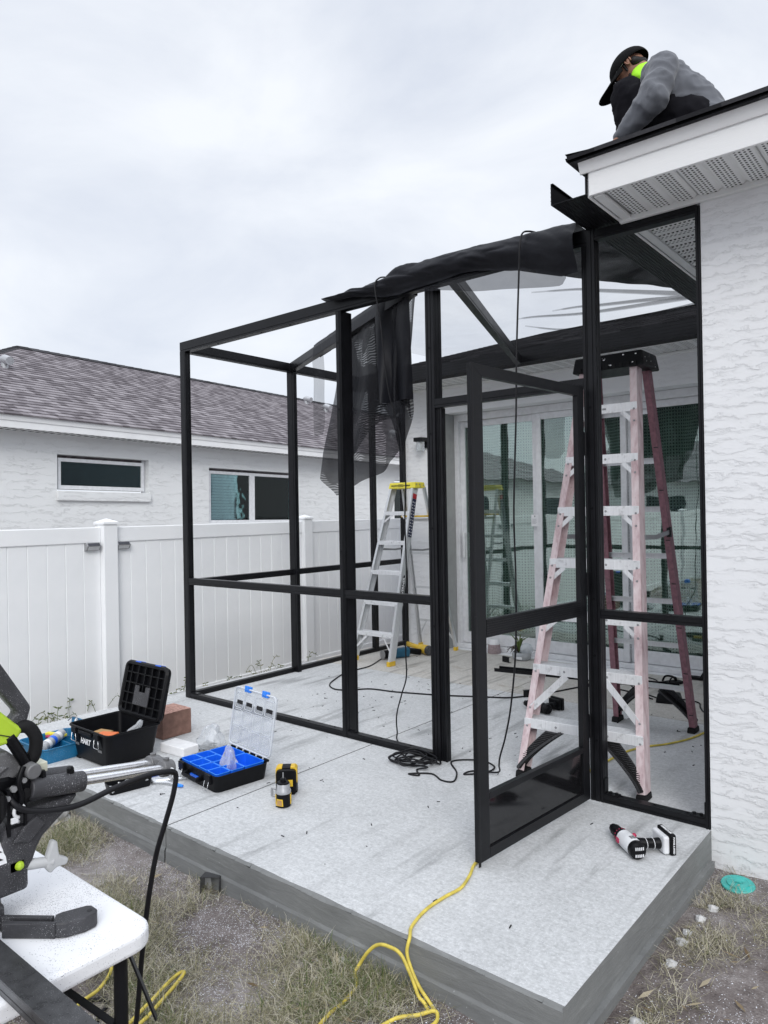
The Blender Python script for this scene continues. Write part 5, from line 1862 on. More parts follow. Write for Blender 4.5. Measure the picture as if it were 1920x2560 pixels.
# lid in its own frame: x across, z up when open, its inside faces -y
mb = MB(); mb.prism(rrect(-0.228, 0.228, 0.0, 0.315, 0.035, 4), XZ, 0.0, 0.010)
lid = lb(mb, 'lid', 'black_plastic')
mb = MB(); mb.tube([V(x, -0.012, z) for x, z in rrect(-0.224, 0.224, 0.004, 0.311, 0.033, 4)], 0.015, 6, True); lb(mb, 'lid_rim', 'black_plastic', parent=lid)
for k in range(1, 6):
    x = -0.225 + 0.45 * k / 6
    mb = MB().box(x - 0.003, x + 0.003, -0.022, 0.0, 0.012, 0.303); lb(mb, 'lid_rib', 'black_plastic', parent=lid)
for k in range(1, 5):
    z = 0.315 * k / 5
    mb = MB().box(-0.215, 0.215, -0.020, 0.0, z - 0.003, z + 0.003); lb(mb, 'lid_rib', 'black_plastic', parent=lid)
mb = MB().prism([(-0.075, 0.065), (0.085, 0.065), (0.085, 0.18), (0.04, 0.18), (0.04, 0.145), (-0.03, 0.145), (-0.03, 0.18), (-0.075, 0.18)], XZ, -0.027, -0.021)
lb(mb, 'lid_plate', 'dark_grey', parent=lid)
for x in (-0.10, 0.12):
    mb = MB().box(x - 0.03, x + 0.03, -0.022, 0.018, 0.305, 0.325); lb(mb, 'catch', 'blue_bin', parent=lid, bevel=0.003)
mb = MB().cyl(V(-0.2, 0.174, 0.203), V(0.2, 0.174, 0.203), 0.009, n=8); mb.build('hinge', M['dusty_black'], tb)
def on_tb(name, cat, label, dx, dy, z, mbx, m, bevel=0.003, rz=0.0):
    mbx.xf(Matrix.Translation(V(-3.10 + dx, -1.105 + dy, z)) @ Matrix.Rotation(rz, 4, 'Z'))
    return tag(mbx.build(name, M[m], bevel=bevel), label, cat)
mb = MB().taper((-0.07, 0.07, -0.045, 0.045), (-0.055, 0.055, -0.035, 0.035), 0, 0.06)
on_tb('package', 'package', 'orange packet standing inside the open black toolbox', 0.02, -0.06, 0.10, mb, 'orange', 0.003, 0.5)
mb = MB().box(-0.05, 0.05, -0.03, 0.03, 0, 0.10)
on_tb('package', 'package', 'tan card packet beside the orange one in the black toolbox', -0.06, -0.04, 0.055, mb, 'tan', 0.002, 0.25)
mb = MB().tube(spline([V(0.03, 0.06, 0.13), V(0.08, 0.05, 0.16), V(0.12, 0.08, 0.185), V(0.13, 0.1, 0.22)], 6), [0.006, 0.006, 0.007, 0.008, 0.009, 0.010, 0.011, 0.012, 0.014, 0.016, 0.017, 0.018, 0.019, 0.02, 0.02, 0.018, 0.016, 0.012, 0.01], 8)
on_tb('plastic_bag', 'bag', 'twisted clear plastic bag sticking out of the black toolbox', 0.0, 0.0, 0.0, mb, 'bag', 0)
mb = MB().box(-0.16, 0.16, -0.12, 0.12, 0, 0.05)
on_tb('loose_tools', 'tools', 'jumble of dark hand tools at the bottom of the black toolbox', 0.0, 0.0, 0.024, mb, 'rubber', 0.01)

# --- blue tool case
bb = thing('tool_case', 'open teal blue plastic tool case in front of the black toolbox', 'tool case', (-3.45, -1.285, 0))
mb = MB(); open_box(mb, (-0.155, 0.155, -0.155, 0.145), (-0.168, 0.168, -0.165, 0.155), 0.0, 0.088, 0.006, 0.03, 0.008)
mb.build('body', M['blue_box'], bb, smooth=0.6)
mb = MB().tube([V(x, y, 0.088) for x, y in rrect(-0.17, 0.17, -0.168, 0.157, 0.032, 4)], 0.0045, 6, True); mb.build('rim', M['blue_box'], bb, smooth=0.8)
mb = MB().box(-0.03, -0.024, -0.158, 0.148, 0.01, 0.082); mb.build('divider', M['blue_box'], bb)
mb = MB().box(-0.024, 0.155, 0.02, 0.026, 0.01, 0.075); mb.build('divider', M['blue_box'], bb)
lm = Matrix.Translation(V(0, 0.165, 0.092)) @ Matrix.Rotation(rad(-8), 4, 'X')
mb = MB().prism(rrect(-0.168, 0.120, 0, 0.07, 0.02, 3), XZ, 0.0, 0.008); mb.xf(lm)
mb.build('lid', M['blue_box'], bb, bevel=0.003)
for x in (-0.13, 0.03):
    mb = MB().tube([V(x - 0.025, -0.168, 0.075), V(x - 0.03, -0.205, 0.030), V(x + 0.02, -0.21, 0.022), V(x + 0.035, -0.168, 0.07)], 0.0035, 6, True)
    mb.build('latch', M['black_plastic'], bb, smooth=9)
cp = V(-3.45, -1.285, 0)
t = thing('caulk_tube', 'grey and white sealant tube lying across the blue tool case', 'caulk tube', (-3.43, -1.33, 0.09))
a, b = V(-0.06, 0.09, 0.012), V(0.055, -0.085, -0.012)
mb = MB().cyl(a, b, 0.030, n=18); mb.build('barrel', M['silver_plastic'], t, smooth=0.8)
for q in (0.18, 0.45, 0.72):
    p = a.lerp(b, q); r_ = a.lerp(b, q + 0.13)
    mb = MB().cyl(p, r_, 0.0306, n=18, caps=False); mb.build('label_band', M['white_plastic' if q != 0.45 else 'blue_bin'], t, smooth=0.8)
mb = MB().cyl(b, b + (b - a).normalized() * 0.014, 0.032, 0.024, 18); mb.build('cap', M['frost'], t, smooth=0.8)
t = thing('auger_bit', 'twisted steel auger bit resting on the blue tool case', 'drill bit', (-3.42, -1.22, 0.10))
mb = MB()
a, b = V(-0.10, 0.09, 0.06), V(0.125, -0.02, -0.02)
ax = (b - a).normalized(); u = ax.orthogonal().normalized(); w = ax.cross(u)
for ph_ in (0, PI):
    pts = [a.lerp(b, k / 60) + (u * math.cos(k * 0.75 + ph_) + w * math.sin(k * 0.75 + ph_)) * 0.008 for k in range(61)]
    mb.tube(pts, 0.0048, 5)
mb.build('flute', M['alu'], t, smooth=9)
mb = MB().tube([a, a - ax * 0.03, a - ax * 0.03 + V(-0.03, -0.01, 0), a - ax * 0.02 + V(-0.05, -0.03, -0.02)], 0.004, 6); mb.build('shank', M['gun_metal'], t, smooth=9)
mb = MB().prism([(-0.09, -0.02), (0.05, 0.03), (0.06, 0.0), (-0.08, -0.05)], XY, 0.0, 0.016); mb.xf(Matrix.Translation(V(-3.51, -1.25, 0.088)))
tag(mb.build('utility_knife', M['lemon'], bevel=0.003), 'yellow handled tool lying at the back of the blue tool case', 'hand tool')
mb = MB().tube(spline([V(-3.56, -1.30, 0.085), V(-3.52, -1.31, 0.095), V(-3.47, -1.315, 0.09)], 5), 0.011, 7)
tag(mb.build('hand_tool', M['red'], smooth=9), 'red handled tool poking out of the blue tool case', 'hand tool')

# --- brown block, white block, plastic bag behind the boxes
bk = thing('concrete_block', 'brown solid block with a rough pinkish top beside the black toolbox', 'block', (-3.24, -0.64, 0))
mb = MB()
def rough(u, v):
    return V(-0.10 + 0.2 * u, -0.11 + 0.22 * v, 0.163 + 0.003 * nz(u * 9, v * 9, 1, 1))
mb.box(-0.10, 0.10, -0.11, 0.11, 0, 0.161); mb.build('body', M['brick'], bk, bevel=0.005)
mb = MB().grid(rough, 14, 14); mb.build('split_top', M['brick_top'], bk, smooth=9)
mb = MB().box(-3.02, -2.79, -0.90, -0.865, 0, 0.055); mb.xf(Matrix.Identity(4))
mb = MB().box(-0.11, 0.11, -0.06, 0.06, 0, 0.055); mb.xf(Matrix.Translation(V(-2.79 - 0.065, -0.82, 0)) @ Matrix.Rotation(rad(4), 4, 'Z'))
tag(mb.build('foam_block', M['white_foam'], bevel=0.006), 'white block on the concrete right of the black toolbox', 'block')
def crumple(name, label, c, r, h, seed, m='bag', sx=1.0):
    mb = MB().ball((0, 0, 0), 1, 22, 14)
    for i, p in enumerate(mb.v):
        n = mnoise.noise(V(p.x * 1.3 + seed, p.y * 1.3, p.z * 1.3)) * 0.5 + mnoise.noise(V(p.x * 3 + seed, p.y * 3, p.z * 3)) * 0.16
        k = 1 + n
        zz = (p.z * 0.5 + 0.5)
        tp = 1 - 0.55 * zz
        mb.v[i] = V(c[0] + p.x * r * k * tp * sx, c[1] + p.y * r * k * tp, max(c[2], c[2] + zz * h * (1 + n * 0.6)))
    return tag(mb.build(name, M[m], smooth=0.5), label, 'bag')
crumple('plastic_bag', 'clear plastic bag of black screws on the concrete behind the blue organizer', (-2.72, -0.68, 0.0), 0.10, 0.16, 3)
mb = MB()
rs = random.Random(2)
for k in range(60):
    p = V(-2.74 + rs.gauss(0, 0.03), -0.69 + rs.gauss(0, 0.025), 0.008 + abs(rs.gauss(0, 0.018)))
    mb.cyl(p, p + V(rs.uniform(-1, 1), rs.uniform(-1, 1), rs.uniform(-.4, .4)).normalized() * 0.022, 0.0035, 0.0025, 5)
tag(mb.build('screws', M['black_plastic'], kind='stuff'), 'black screws inside the clear bag', 'screws')

# --- organizer with blue bins and clear lid
og = thing('organizer', 'black parts organizer with bright blue bins and an open clear lid', 'organizer', (-2.305, -0.915, 0), rad(-7))
mb = MB(); open_box(mb, (-0.195, 0.195, -0.155, 0.155), (-0.210, 0.210, -0.165, 0.165), 0.0, 0.088, 0.006, 0.03, 0.008)
mb.build('body', M['black_plastic'], og, smooth=0.6)
bins = []
cw, rh_ = 0.0965, 0.088
for i in range(4):
    for j in range(2):
        bins.append((-0.194 + i * cw + (0.002 if i > 1 else 0), cw - 0.004, -0.150 + j * rh_, rh_ - 0.004))
for i in range(2):
    bins.append((-0.194 + i * (2 * cw + 0.002), 2 * cw - 0.004, -0.150 + 2 * rh_, 0.298 - 2 * rh_))
for x, w, y, h in bins:
    mb = MB(); open_box(mb, (x + 0.004, x + w - 0.004, y + 0.004, y + h - 0.004), (x, x + w, y, y + h), 0.012, 0.094, 0.003, 0.012, 0.003)
    bn = mb.build('bin', M['blue_bin'], og, smooth=0.6)
    mb = MB().tube([V(a, b, 0.094) for a, b in rrect(x, x + w, y, y + h, 0.012, 3)], 0.0022, 5, True); mb.build('bin_rim', M['blue_rim'], bn, smooth=9)
ll = Matrix.Translation(V(0, 0.170, 0.090)) @ Matrix.Rotation(rad(-10), 4, 'X')
mb = MB().prism(rrect(-0.212, 0.212, 0.012, 0.345, 0.03, 4), XZ, 0.0, 0.003); mb.xf(ll); lid = mb.build('lid', M['clear'], og)
mb = MB().tube([V(x, -0.008, z) for x, z in rrect(-0.209, 0.209, 0.015, 0.342, 0.028, 4)], 0.005, 6, True); mb.xf(ll); mb.build('lid_rim', M['clear_rib'], lid, smooth=9)
for i in range(4):
    for j in range(3):
        x0 = -0.196 + i * 0.098 + (0.006 if i > 1 else -0.004)
        z0 = 0.03 + j * 0.098
        mb = MB().tube([V(a, -0.006, b) for a, b in rrect(x0 + 0.004, x0 + 0.088, z0, z0 + 0.088, 0.014, 3)], 0.0018, 5, True); mb.xf(ll); mb.build('lid_rib', M['clear_rib'], lid, smooth=9)
    mb = MB().box(x0 + 0.012, x0 + 0.072, -0.0012, -0.0006, 0.246, 0.268); mb.xf(ll); lab = mb.build('print_patch', M['screen_double'], lid)
    mb = MB()
    for k in range(5):
        mb.box(x0 + 0.016 + k * 0.011, x0 + 0.0225 + k * 0.011, -0.0022, -0.0016, 0.249, 0.265)
    mb.xf(ll); mb.build('print_bars', M['print_black'], lid)
for x in (-0.085, 0.095):
    mb = MB().box(x - 0.026, x + 0.026, -0.012, 0.010, 0.325, 0.358); mb.box(x - 0.018, x + 0.018, -0.018, -0.010, 0.335, 0.362); mb.xf(ll)
    mb.build('catch', M['blue_rim'], lid, bevel=0.003)
for k in range(6):
    x = -0.185 + k * 0.068
    mb = MB().cyl(V(x, 0.170, 0.090), V(x + 0.036, 0.170, 0.090), 0.0075, n=8); mb.build('hinge', M['black_plastic'], og)
mb = MB(); mb.box(-0.10, 0.06, -0.2, -0.188, 0.035, 0.052); mb.box(-0.10, -0.084, -0.19, -0.160, 0.03, 0.056); mb.box(0.044, 0.06, -0.19, -0.160, 0.03, 0.056)
mb.build('handle', M['black_plastic'], og, bevel=0.004)
mb = MB().box(-0.06, 0.02, -0.168, -0.161, 0.036, 0.048); mb.build('handle_stripe', M['blue_bin'], og)
for x in (-0.150, 0.135):
    mb = MB().box(x - 0.028, x + 0.028, -0.178, -0.158, 0.04, 0.09); la = mb.build('latch', M['black_plastic'], og, bevel=0.004)
    mb = MB().tube([V(x - 0.02, -0.178, 0.055), V(x - 0.02, -0.19, 0.012), V(x + 0.02, -0.19, 0.012), V(x + 0.02, -0.178, 0.055)], 0.0018, 6); mb.build('wire_loop', M['steel'], la, smooth=9)
oc = V(-2.305, -0.915, 0)
crumple('plastic_bag', 'crumpled clear bag standing in the middle bin of the organizer', (-2.235, -0.925, 0.03), 0.055, 0.155, 9)
def oddment(name, label, c, d, s, m='black_plastic', cat='bracket'):
    mb = MB(); M_ = Matrix.Translation(V(*c)) @ Matrix.Rotation(d, 4, 'Z') @ Matrix.Rotation(rad(18), 4, 'Y')
    mb.box(-s, s, -s * 0.35, s * 0.35, 0, 0.003, M_); mb.box(-s, -s + 0.003, -s * 0.35, s * 0.35, 0, s * 0.8, M_)
    return tag(mb.build(name, M[m], bevel=0.0008), label, cat)
oddment('bracket', 'small black angle bracket in the rear left bin of the organizer', (-2.40, -0.80, 0.045), rad(35), 0.035)
oddment('bracket', 'small black angle bracket in the middle front bin of the organizer', (-2.28, -0.94, 0.03), rad(70), 0.022)

# --- small black tray with bits, blue strip, locking pliers
tr = thing('parts_tray', 'narrow black tray of small parts near the slab edge', 'tray', (-2.565, -1.335, 0), rad(79))
mb = MB(); open_box(mb, (-0.105, 0.105, -0.038, 0.038), (-0.115, 0.115, -0.045, 0.045), 0, 0.05, 0.004, 0.012, 0.004); mb.build('body', M['black_plastic'], tr, smooth=0.6)
mb = MB()
rs = random.Random(5)
for k in range(16):
    p = V(-2.565 + rs.uniform(-.025, .025), -1.335 + rs.uniform(-.08, .08), 0.02 + rs.uniform(0, 0.02))
    mb.cyl(p, p + V(rs.uniform(-.3, .3), rs.uniform(-1, 1), rs.uniform(-.1, .2)).normalized() * 0.05, 0.004, n=6)
tag(mb.build('drill_bits', M['alu'], kind='stuff'), 'loose steel bits in the narrow black tray', 'drill bits')
mb = MB().box(-0.07, 0.07, -0.022, 0.022, 0, 0.024); mb.xf(Matrix.Translation(V(-2.62, -1.10, 0)) @ Matrix.Rotation(rad(80), 4, 'Z'))
tag(mb.build('bit_case', M['blue_bin'], bevel=0.004), 'small bright blue case lying behind the narrow black tray', 'case')
pr = thing('locking_pliers', 'silver locking pliers with a blue release lever on the slab', 'pliers', (-2.45, -1.15, 0))
mb = MB().tube(spline([V(-0.09, -0.07, 0.012), V(-0.03, -0.01, 0.016), V(0.02, 0.07, 0.014), V(0.03, 0.13, 0.012)], 5), 0.009, 7, flat=0.6); mb.build('handle', M['steel'], pr, smooth=9)
mb = MB().tube(spline([V(-0.07, -0.075, 0.012), V(0.0, -0.03, 0.014), V(0.06, -0.02, 0.012), V(0.09, -0.01, 0.012)], 5), 0.008, 7, flat=0.6); mb.build('handle', M['steel'], pr, smooth=9)
mb = MB().cyl(V(0.082, -0.013, 0.012), V(0.112, -0.004, 0.012), 0.010, 0.007, 8); mb.build('lever_tip', M['blue_rim'], pr, smooth=0.8)
mb = MB().taper((-0.115, -0.075, -0.1, -0.06), (-0.11, -0.08, -0.095, -0.065), 0, 0.024); mb.build('jaw', M['gun_metal'], pr, bevel=0.004)

# --- impact driver standing nose up
idv = thing('impact_driver', 'yellow and black impact driver standing nose up in the middle of the slab', 'impact driver', (-1.735, -0.985, 0), rad(42))
# local: +y towards the battery
mb = MB().lathe([(0.030, 0), (0.036, 0.004), (0.037, 0.03), (0.0365, 0.066)], (0, 0, 0), 24); mb.build('motor_housing', M['black_plastic'], idv, smooth=0.7)
for s in (-1, 1):
    mb = MB().box(s * 0.0345 - 0.004, s * 0.0345 + 0.004, -0.012, 0.016, 0.012, 0.062); mb.build('side_panel', M['yellow'], idv, bevel=0.003)
Rl = Matrix.Rotation(rad(-24), 4, 'Z')
mb = MB()
pts = [(-0.019, 0.012), (0.019, 0.012), (0.016, 0.045), (-0.016, 0.045)]
mb.prism(pts, lambda a, b, d: Rl @ V(a, -0.0345 - d, b), 0.0, 0.0045); lb_ = mb.build('label', M['yellow'], idv, bevel=0.001)
mb = MB().prism([(-0.014, 0.016), (0.014, 0.016), (0.012, 0.041), (-0.012, 0.041)], lambda a, b, d: Rl @ V(a, -0.039 - d, b), 0.0, 0.0012); mb.build('label_print', M['tan'], lb_)
mb = MB().lathe([(0.037, 0.0665), (0.038, 0.07), (0.038, 0.078), (0.034, 0.084), (0.032, 0.108), (0.030, 0.112)], (0, 0, 0), 24); mb.build('gear_case', M['silver_plastic'], idv, smooth=0.7)
mb = MB().lathe([(0.031, 0.1122), (0.029, 0.119), (0.015, 0.122), (0.014, 0.136), (0.010, 0.138)], (0, 0, 0), 20); mb.build('nose', M['black_plastic'], idv, smooth=0.7)
mb = MB().cyl(V(0, 0, 0.134), V(0, 0, 0.165), 0.0035, n=6); mb.build('bit', M['gun_metal'], idv)
mb = MB().tube(spline([V(0, 0.025, 0.045), V(0, 0.07, 0.05), V(0, 0.13, 0.06)], 5), 0.021, 12); mb.build('grip', M['black_plastic'], idv, smooth=9)
mb = MB().prism(rrect(-0.052, 0.052, 0.0, 0.128, 0.018, 3), XZ, 0.135, 0.160); mb.build('foot_plate', M['black_plastic'], idv, bevel=0.003)
mb = MB().prism([(-0.055, 0.0), (0.055, 0.0), (0.055, 0.125), (0.045, 0.136), (-0.045, 0.136), (-0.055, 0.125)], XZ, 0.161, 0.215); bt = mb.build('battery', M['black_plastic'], idv, bevel=0.005)
mb = MB().prism([(-0.0555, 0.05), (-0.0555, 0.127), (-0.044, 0.138), (-0.022, 0.138), (-0.022, 0.112), (0.022, 0.112), (0.022, 0.138), (0.044, 0.138), (0.0555, 0.127), (0.0555, 0.05), (0.042, 0.090), (-0.042, 0.090)], XZ, 0.157, 0.208); mb.build('battery_shell', M['yellow'], bt, bevel=0.002)
mb = MB().prism([(0.005, 0.045), (0.035, 0.045), (0.035, 0.078), (-0.03, 0.078), (-0.03, 0.06), (0.005, 0.06)], XZ, 0.1315, 0.1345); mb.build('yellow_trim', M['yellow'], idv)
mb = MB().tube([V(-0.036, -0.005, 0.085), V(-0.055, -0.005, 0.09), V(-0.055, -0.005, 0.055), V(-0.037, -0.005, 0.052)], 0.004, 6, flat=2.0); mb.build('belt_hook', M['gun_metal'], idv)

# --- drills lying on their side.  local: -x nose, +y handle to battery
def make_drill(name, label, loc, rz, body, trim, batt, accent):
    t = thing(name, label, 'drill', loc, rz)
    R_ = lambda a, b: V(a, 0, 0.036)
    def L(prof_, name_, m, n=20):
        mb = MB()
        for r, x in prof_:
            for k in range(n):
                q = 2 * PI * k / n
                mb.v.append(V(x, math.cos(q) * r, 0.036 + math.sin(q) * r))
        for i in range(len(prof_) - 1):
            for k in range(n):
                mb.f.append((i * n + k, (i + 1) * n + k, (i + 1) * n + (k + 1) % n, i * n + (k + 1) % n))
        mb.f.append(tuple(range(n)))
        mb.f.append(tuple((len(prof_) - 1) * n + k for k in reversed(range(n))))
        return mb.build(name_, M[m], t, smooth=0.6)
    L([(0.0015, -0.175), (0.006, -0.165), (0.0075, -0.150), (0.014, -0.148)], 'chuck_jaws', 'steel', 10)
    L([(0.013, -0.149), (0.019, -0.143), (0.020, -0.128), (0.0245, -0.122), (0.0255, -0.085), (0.024, -0.080)], 'chuck', 'black_plastic')
    c = L([(0.025, -0.080), (0.030, -0.077), (0.0305, -0.052), (0.028, -0.048)], 'clutch_ring', 'black_plastic')
    mb = MB()
    for k in range(9):
        q = -0.2 + k * 0.42
        p = V(-0.066, math.cos(q) * 0.0302, 0.036 + math.sin(q) * 0.0302)
        mb.ball(p, 0.0028, 6, 4)
    mb.build('clutch_mark', M[accent], c)
    h = L([(0.030, -0.048), (0.034, -0.044), (0.0355, 0.0), (0.0355, 0.052), (0.034, 0.056)], 'motor_housing', body)
    L([(0.0345, 0.056), (0.0362, 0.060), (0.0355, 0.082), (0.028, 0.092), (0.015, 0.095)], 'end_cap', 'black_plastic')
    for sgn in (1, -1):
        for k in range(5):
            mb = MB(); y = -0.016 + k * 0.008
            mb.box(0.0935 - abs(y) * 0.12, 0.0965 - abs(y) * 0.12, y - 0.0022, y + 0.0022, 0.036 + sgn * 0.008, 0.036 + sgn * 0.020)
            mb.build('vent', M['white_plastic' if body == 'white_plastic' else 'rubber'], t)
    for q, x in ((rad(115), -0.005), (rad(75), 0.012)):
        mb = MB().box(x - 0.012, x + 0.012, -0.009, 0.009, 0.0352, 0.0385)
        mb.xf(Matrix.Translation(V(0, 0, 0.036)) @ Matrix.Rotation(q - PI / 2 + PI, 4, 'X') @ Matrix.Translation(V(0, 0, 0.0)))
    mb = MB().box(-0.040, -0.018, -0.040, -0.0335, 0.026, 0.046); mb.build('selector', M[accent], t, bevel=0.002)
    mb = MB().ball(V(-0.010, 0.030, 0.058), 0.010, 10, 6); mb.build('trigger_lock', M[accent], t, smooth=9)
    mb = MB()
    for k in range(3):
        mb.box(0.020 + k * 0.009, 0.024 + k * 0.009, -0.010, 0.012, 0.0712, 0.0722)
    mb.build('print', M['print_black'], h)
    g = MB().tube(spline([V(0.012, 0.025, 0.036), V(0.022, 0.07, 0.036), V(0.030, 0.125, 0.036)], 6), [0.026, 0.0262, 0.026, 0.025, 0.0245, 0.024, 0.0235, 0.023, 0.0235, 0.024, 0.025, 0.026, 0.027], 14, flat=0.85)
    gr = g.build('grip', M['black_plastic'], t, smooth=9)
    for q in (0.062, 0.092):
        mb = MB().tube([V(0.018 + (q - 0.05) * 0.15 + 0.0262 * math.cos(k * PI / 8), q, 0.036 + 0.0235 * math.sin(k * PI / 8)) for k in range(16)], 0.0012, 5, True); mb.build('grip_line', M[trim], gr)
    mb = MB().box(-0.03, 0.072, 0.120, 0.146, 0.004, 0.078); mb.build('foot_plate', M[body], t, bevel=0.008)
    mb = MB().box(-0.036, 0.078, 0.1465, 0.172, 0.0, 0.086); b_ = mb.build('battery', M['black_plastic'], t, bevel=0.006)
    if batt:
        mb = MB().box(-0.02, 0.062, 0.13, 0.1735, 0.03, 0.062); mb.build('battery_stripe', M[batt], b_, bevel=0.003)
    else:
        lettering('battery_lettering', '20V LITHIUM', 0.014, Matrix.Translation(V(0.021, 0.160, 0.0868)) @ Matrix.Rotation(PI, 4, 'Z'), M['print_white'], b_, True)
        lettering('battery_lettering', 'POWER & SPEED', 0.0095, Matrix.Translation(V(0.0786, 0.160, 0.043)) @ Matrix.Rotation(PI / 2, 4, 'Y'), M['print_white'], b_, True)
    return t
make_drill('cordless_drill', 'white and black cordless drill lying on its side at the slab corner by the wall', (-0.215, -0.415, 0), rad(-42), 'white_plastic', 'print_white', None, 'red')
make_drill('cordless_drill', 'black and yellow cordless drill lying behind the left leg of the pink ladder', (-1.505, 1.262, 0), rad(-16), 'black_plastic', 'print_black', 'yellow', 'yellow')

# --- tools near the back wall
rc = thing('reciprocating_saw', 'blue and black corded power saw lying by the foot of the aluminium ladder', 'power saw', (-3.53, 2.20, 0), rad(68))
mb = MB().cyl(V(-0.19, 0, 0.05), V(-0.08, 0, 0.05), 0.040, 0.046, 14); mb.build('nose', M['black_plastic'], rc, smooth=0.7)
mb = MB().cyl(V(-0.20, 0, 0.05), V(-0.187, 0, 0.05), 0.044, n=14); mb.build('collar', M['gun_metal'], rc, smooth=0.7)
mb = MB().prism(rrect(-0.05, 0.05, 0.003, 0.098, 0.03, 4), lambda a, b, d: V(d, a, b), -0.08, 0.09); mb.build('body', M['blue_tool'], rc, bevel=0.004)
mb = MB().tube(spline([V(0.08, 0, 0.055), V(0.14, 0.01, 0.05), V(0.24, 0.005, 0.032)], 5), 0.03, 10); mb.build('grip', M['black_plastic'], rc, smooth=9)
gd = thing('angle_grinder', 'long yellow power tool with a dark end lying near the house wall', 'power tool', (-3.55, 2.53, 0), rad(-22))
mb = MB().tube([V(-0.22, 0, 0.055), V(-0.05, 0, 0.052), V(0.06, 0, 0.05)], [0.026, 0.024, 0.034], 14); mb.build('neck', M['yellow'], gd, smooth=9)
mb = MB().cyl(V(0.055, 0, 0.05), V(0.20, 0, 0.05), 0.044, 0.050, 16); mb.build('body', M['yellow'], gd, smooth=0.7)
mb = MB().cyl(V(0.20, 0, 0.05), V(0.235, 0, 0.05), 0.050, 0.044, 16); mb.build('end_cap', M['dark_grey'], gd, smooth=0.7)
mb = MB().cyl(V(-0.24, -0.0, 0.03), V(-0.24, 0, 0.085), 0.030, n=12); mb.build('head', M['black_plastic'], gd, bevel=0.004)
mb = MB().cyl(V(-0.20, 0.0, 0.0), V(-0.20, 0, 0.034), 0.015, n=8); mb.build('guard', M['black_plastic'], gd)
ch = thing('battery_charger', 'black and yellow charger on the patio behind the pink ladder', 'charger', (-0.86, 2.06, 0), rad(12))
mb = MB().taper((-0.09, 0.09, -0.07, 0.07), (-0.075, 0.075, -0.055, 0.055), 0, 0.07); mb.build('case', M['black_plastic'], ch, bevel=0.01)
mb = MB().box(-0.055, 0.04, -0.04, 0.02, 0.069, 0.082); mb.build('dock', M['lemon'], ch, bevel=0.005)
for (loc, rz, lab) in (((-1.05, 2.60, 0.0), rad(58), 'dark flip flop sandal lying on the patio near the charger'),
                       ((-0.86, 2.915, 0.004), rad(8), 'dark flip flop sandal at the door sill close to the right wall post')):
    ff = thing('flip_flop', lab, 'sandal', loc, rz, 'pair of flip flops')
    sole = [(-0.13, -0.02), (-0.12, -0.036), (-0.05, -0.036), (0.03, -0.046), (0.10, -0.046), (0.135, -0.025), (0.14, 0.01), (0.12, 0.042), (0.06, 0.05), (-0.03, 0.038), (-0.10, 0.036), (-0.13, 0.02)]
    mb = MB().prism(sole, XY, 0, 0.022); mb.build('sole', M['rubber'], ff, bevel=0.005)
    for s in (-1, 1):
        mb = MB().tube(spline([V(0.085, 0.0, 0.022), V(0.065, s * 0.015, 0.055), V(0.01, s * 0.036, 0.060), V(-0.02, s * 0.038, 0.022)], 6), 0.006, 6, flat=1.5); mb.build('strap', M['black_plastic'], ff, smooth=9)
pt = thing('ceramic_planter', 'small mauve grey ceramic planter with a white rim upside down by the door', 'planter', (-2.885, 2.985 - 0.055, 0.002))
mb = MB().lathe([(0.066, 0), (0.069, 0.006), (0.060, 0.088), (0.056, 0.090)], (0, 0, 0), 24); mb.build('body', M['pot_pink'], pt, smooth=0.7)
mb = MB().lathe([(0.0595, 0.0902), (0.058, 0.10), (0.051, 0.135), (0.046, 0.142), (0.03, 0.143)], (0, 0, 0), 24); mb.build('rim', M['white_plastic'], pt, smooth=0.7)
pg = thing('potted_plant', 'straggly green plant in a round grey pot leaning a second bowl beside the door', 'plant', (-2.50, 2.80, 0.002))
mb = MB().lathe([(0.072, 0), (0.088, 0.02), (0.092, 0.05), (0.086, 0.075), (0.080, 0.075), (0.082, 0.05), (0.06, 0.045)], (0, 0, 0), 24, cap=False); mb.add([V(0.08 * math.cos(k * PI / 8), 0.08 * math.sin(k * PI / 8), 0.05) for k in range(16)], [tuple(range(16))]); mb.build('pot', M['pot_grey'], pg, smooth=0.8)
mb = MB().box(-0.02, 0.055, -0.0945, -0.089, 0.015, 0.04); mb.build('pot_label', M['white_plastic'], pg, bevel=0.004)
mb = MB().ball((0, 0, 0), 0.062, 16, 10, (1, 1, 1.0)); mb.xf(Matrix.Translation(V(0.045, 0.015, 0.10))); mb.build('glass_bowl', M['frost'], pg, smooth=9)
rs = random.Random(11)
mb = MB()
for k in range(16):
    d_ = V(rs.uniform(-1, 0.5), rs.uniform(-0.8, 0.4), 0).normalized()
    L_ = rs.uniform(0.04, 0.12)
    mb.tube(spline([V(-0.03, 0, 0.06), V(-0.03, 0, 0.10 + rs.uniform(0, .03)) + d_ * L_ * 0.5, V(-0.03, 0, 0.085) + d_ * L_ + V(0, 0, rs.uniform(-.03, .03))], 4), 0.0028, 5)
mb.build('root', M['stem'], pg)
for k in range(9):
    d_ = V(rs.uniform(-1, 1), rs.uniform(-0.6, 0.6), 0)
    top = V(-0.025, 0, 0.08) + d_ * 0.09 + V(0, 0, rs.uniform(0.10, 0.22))
    mid = V(-0.025, 0, 0.08) + d_ * 0.03 + V(0, 0, 0.10)
    pts = spline([V(-0.025, 0, 0.07), mid, top], 5)
    mb = MB().tube(pts, [0.001 + 0.006 * math.sin(PI * (0.12 + 0.88 * i / (len(pts) - 1))) for i in range(len(pts))], 4, flat=0.2); mb.build('leaf', M['leaf'], pg, smooth=9)
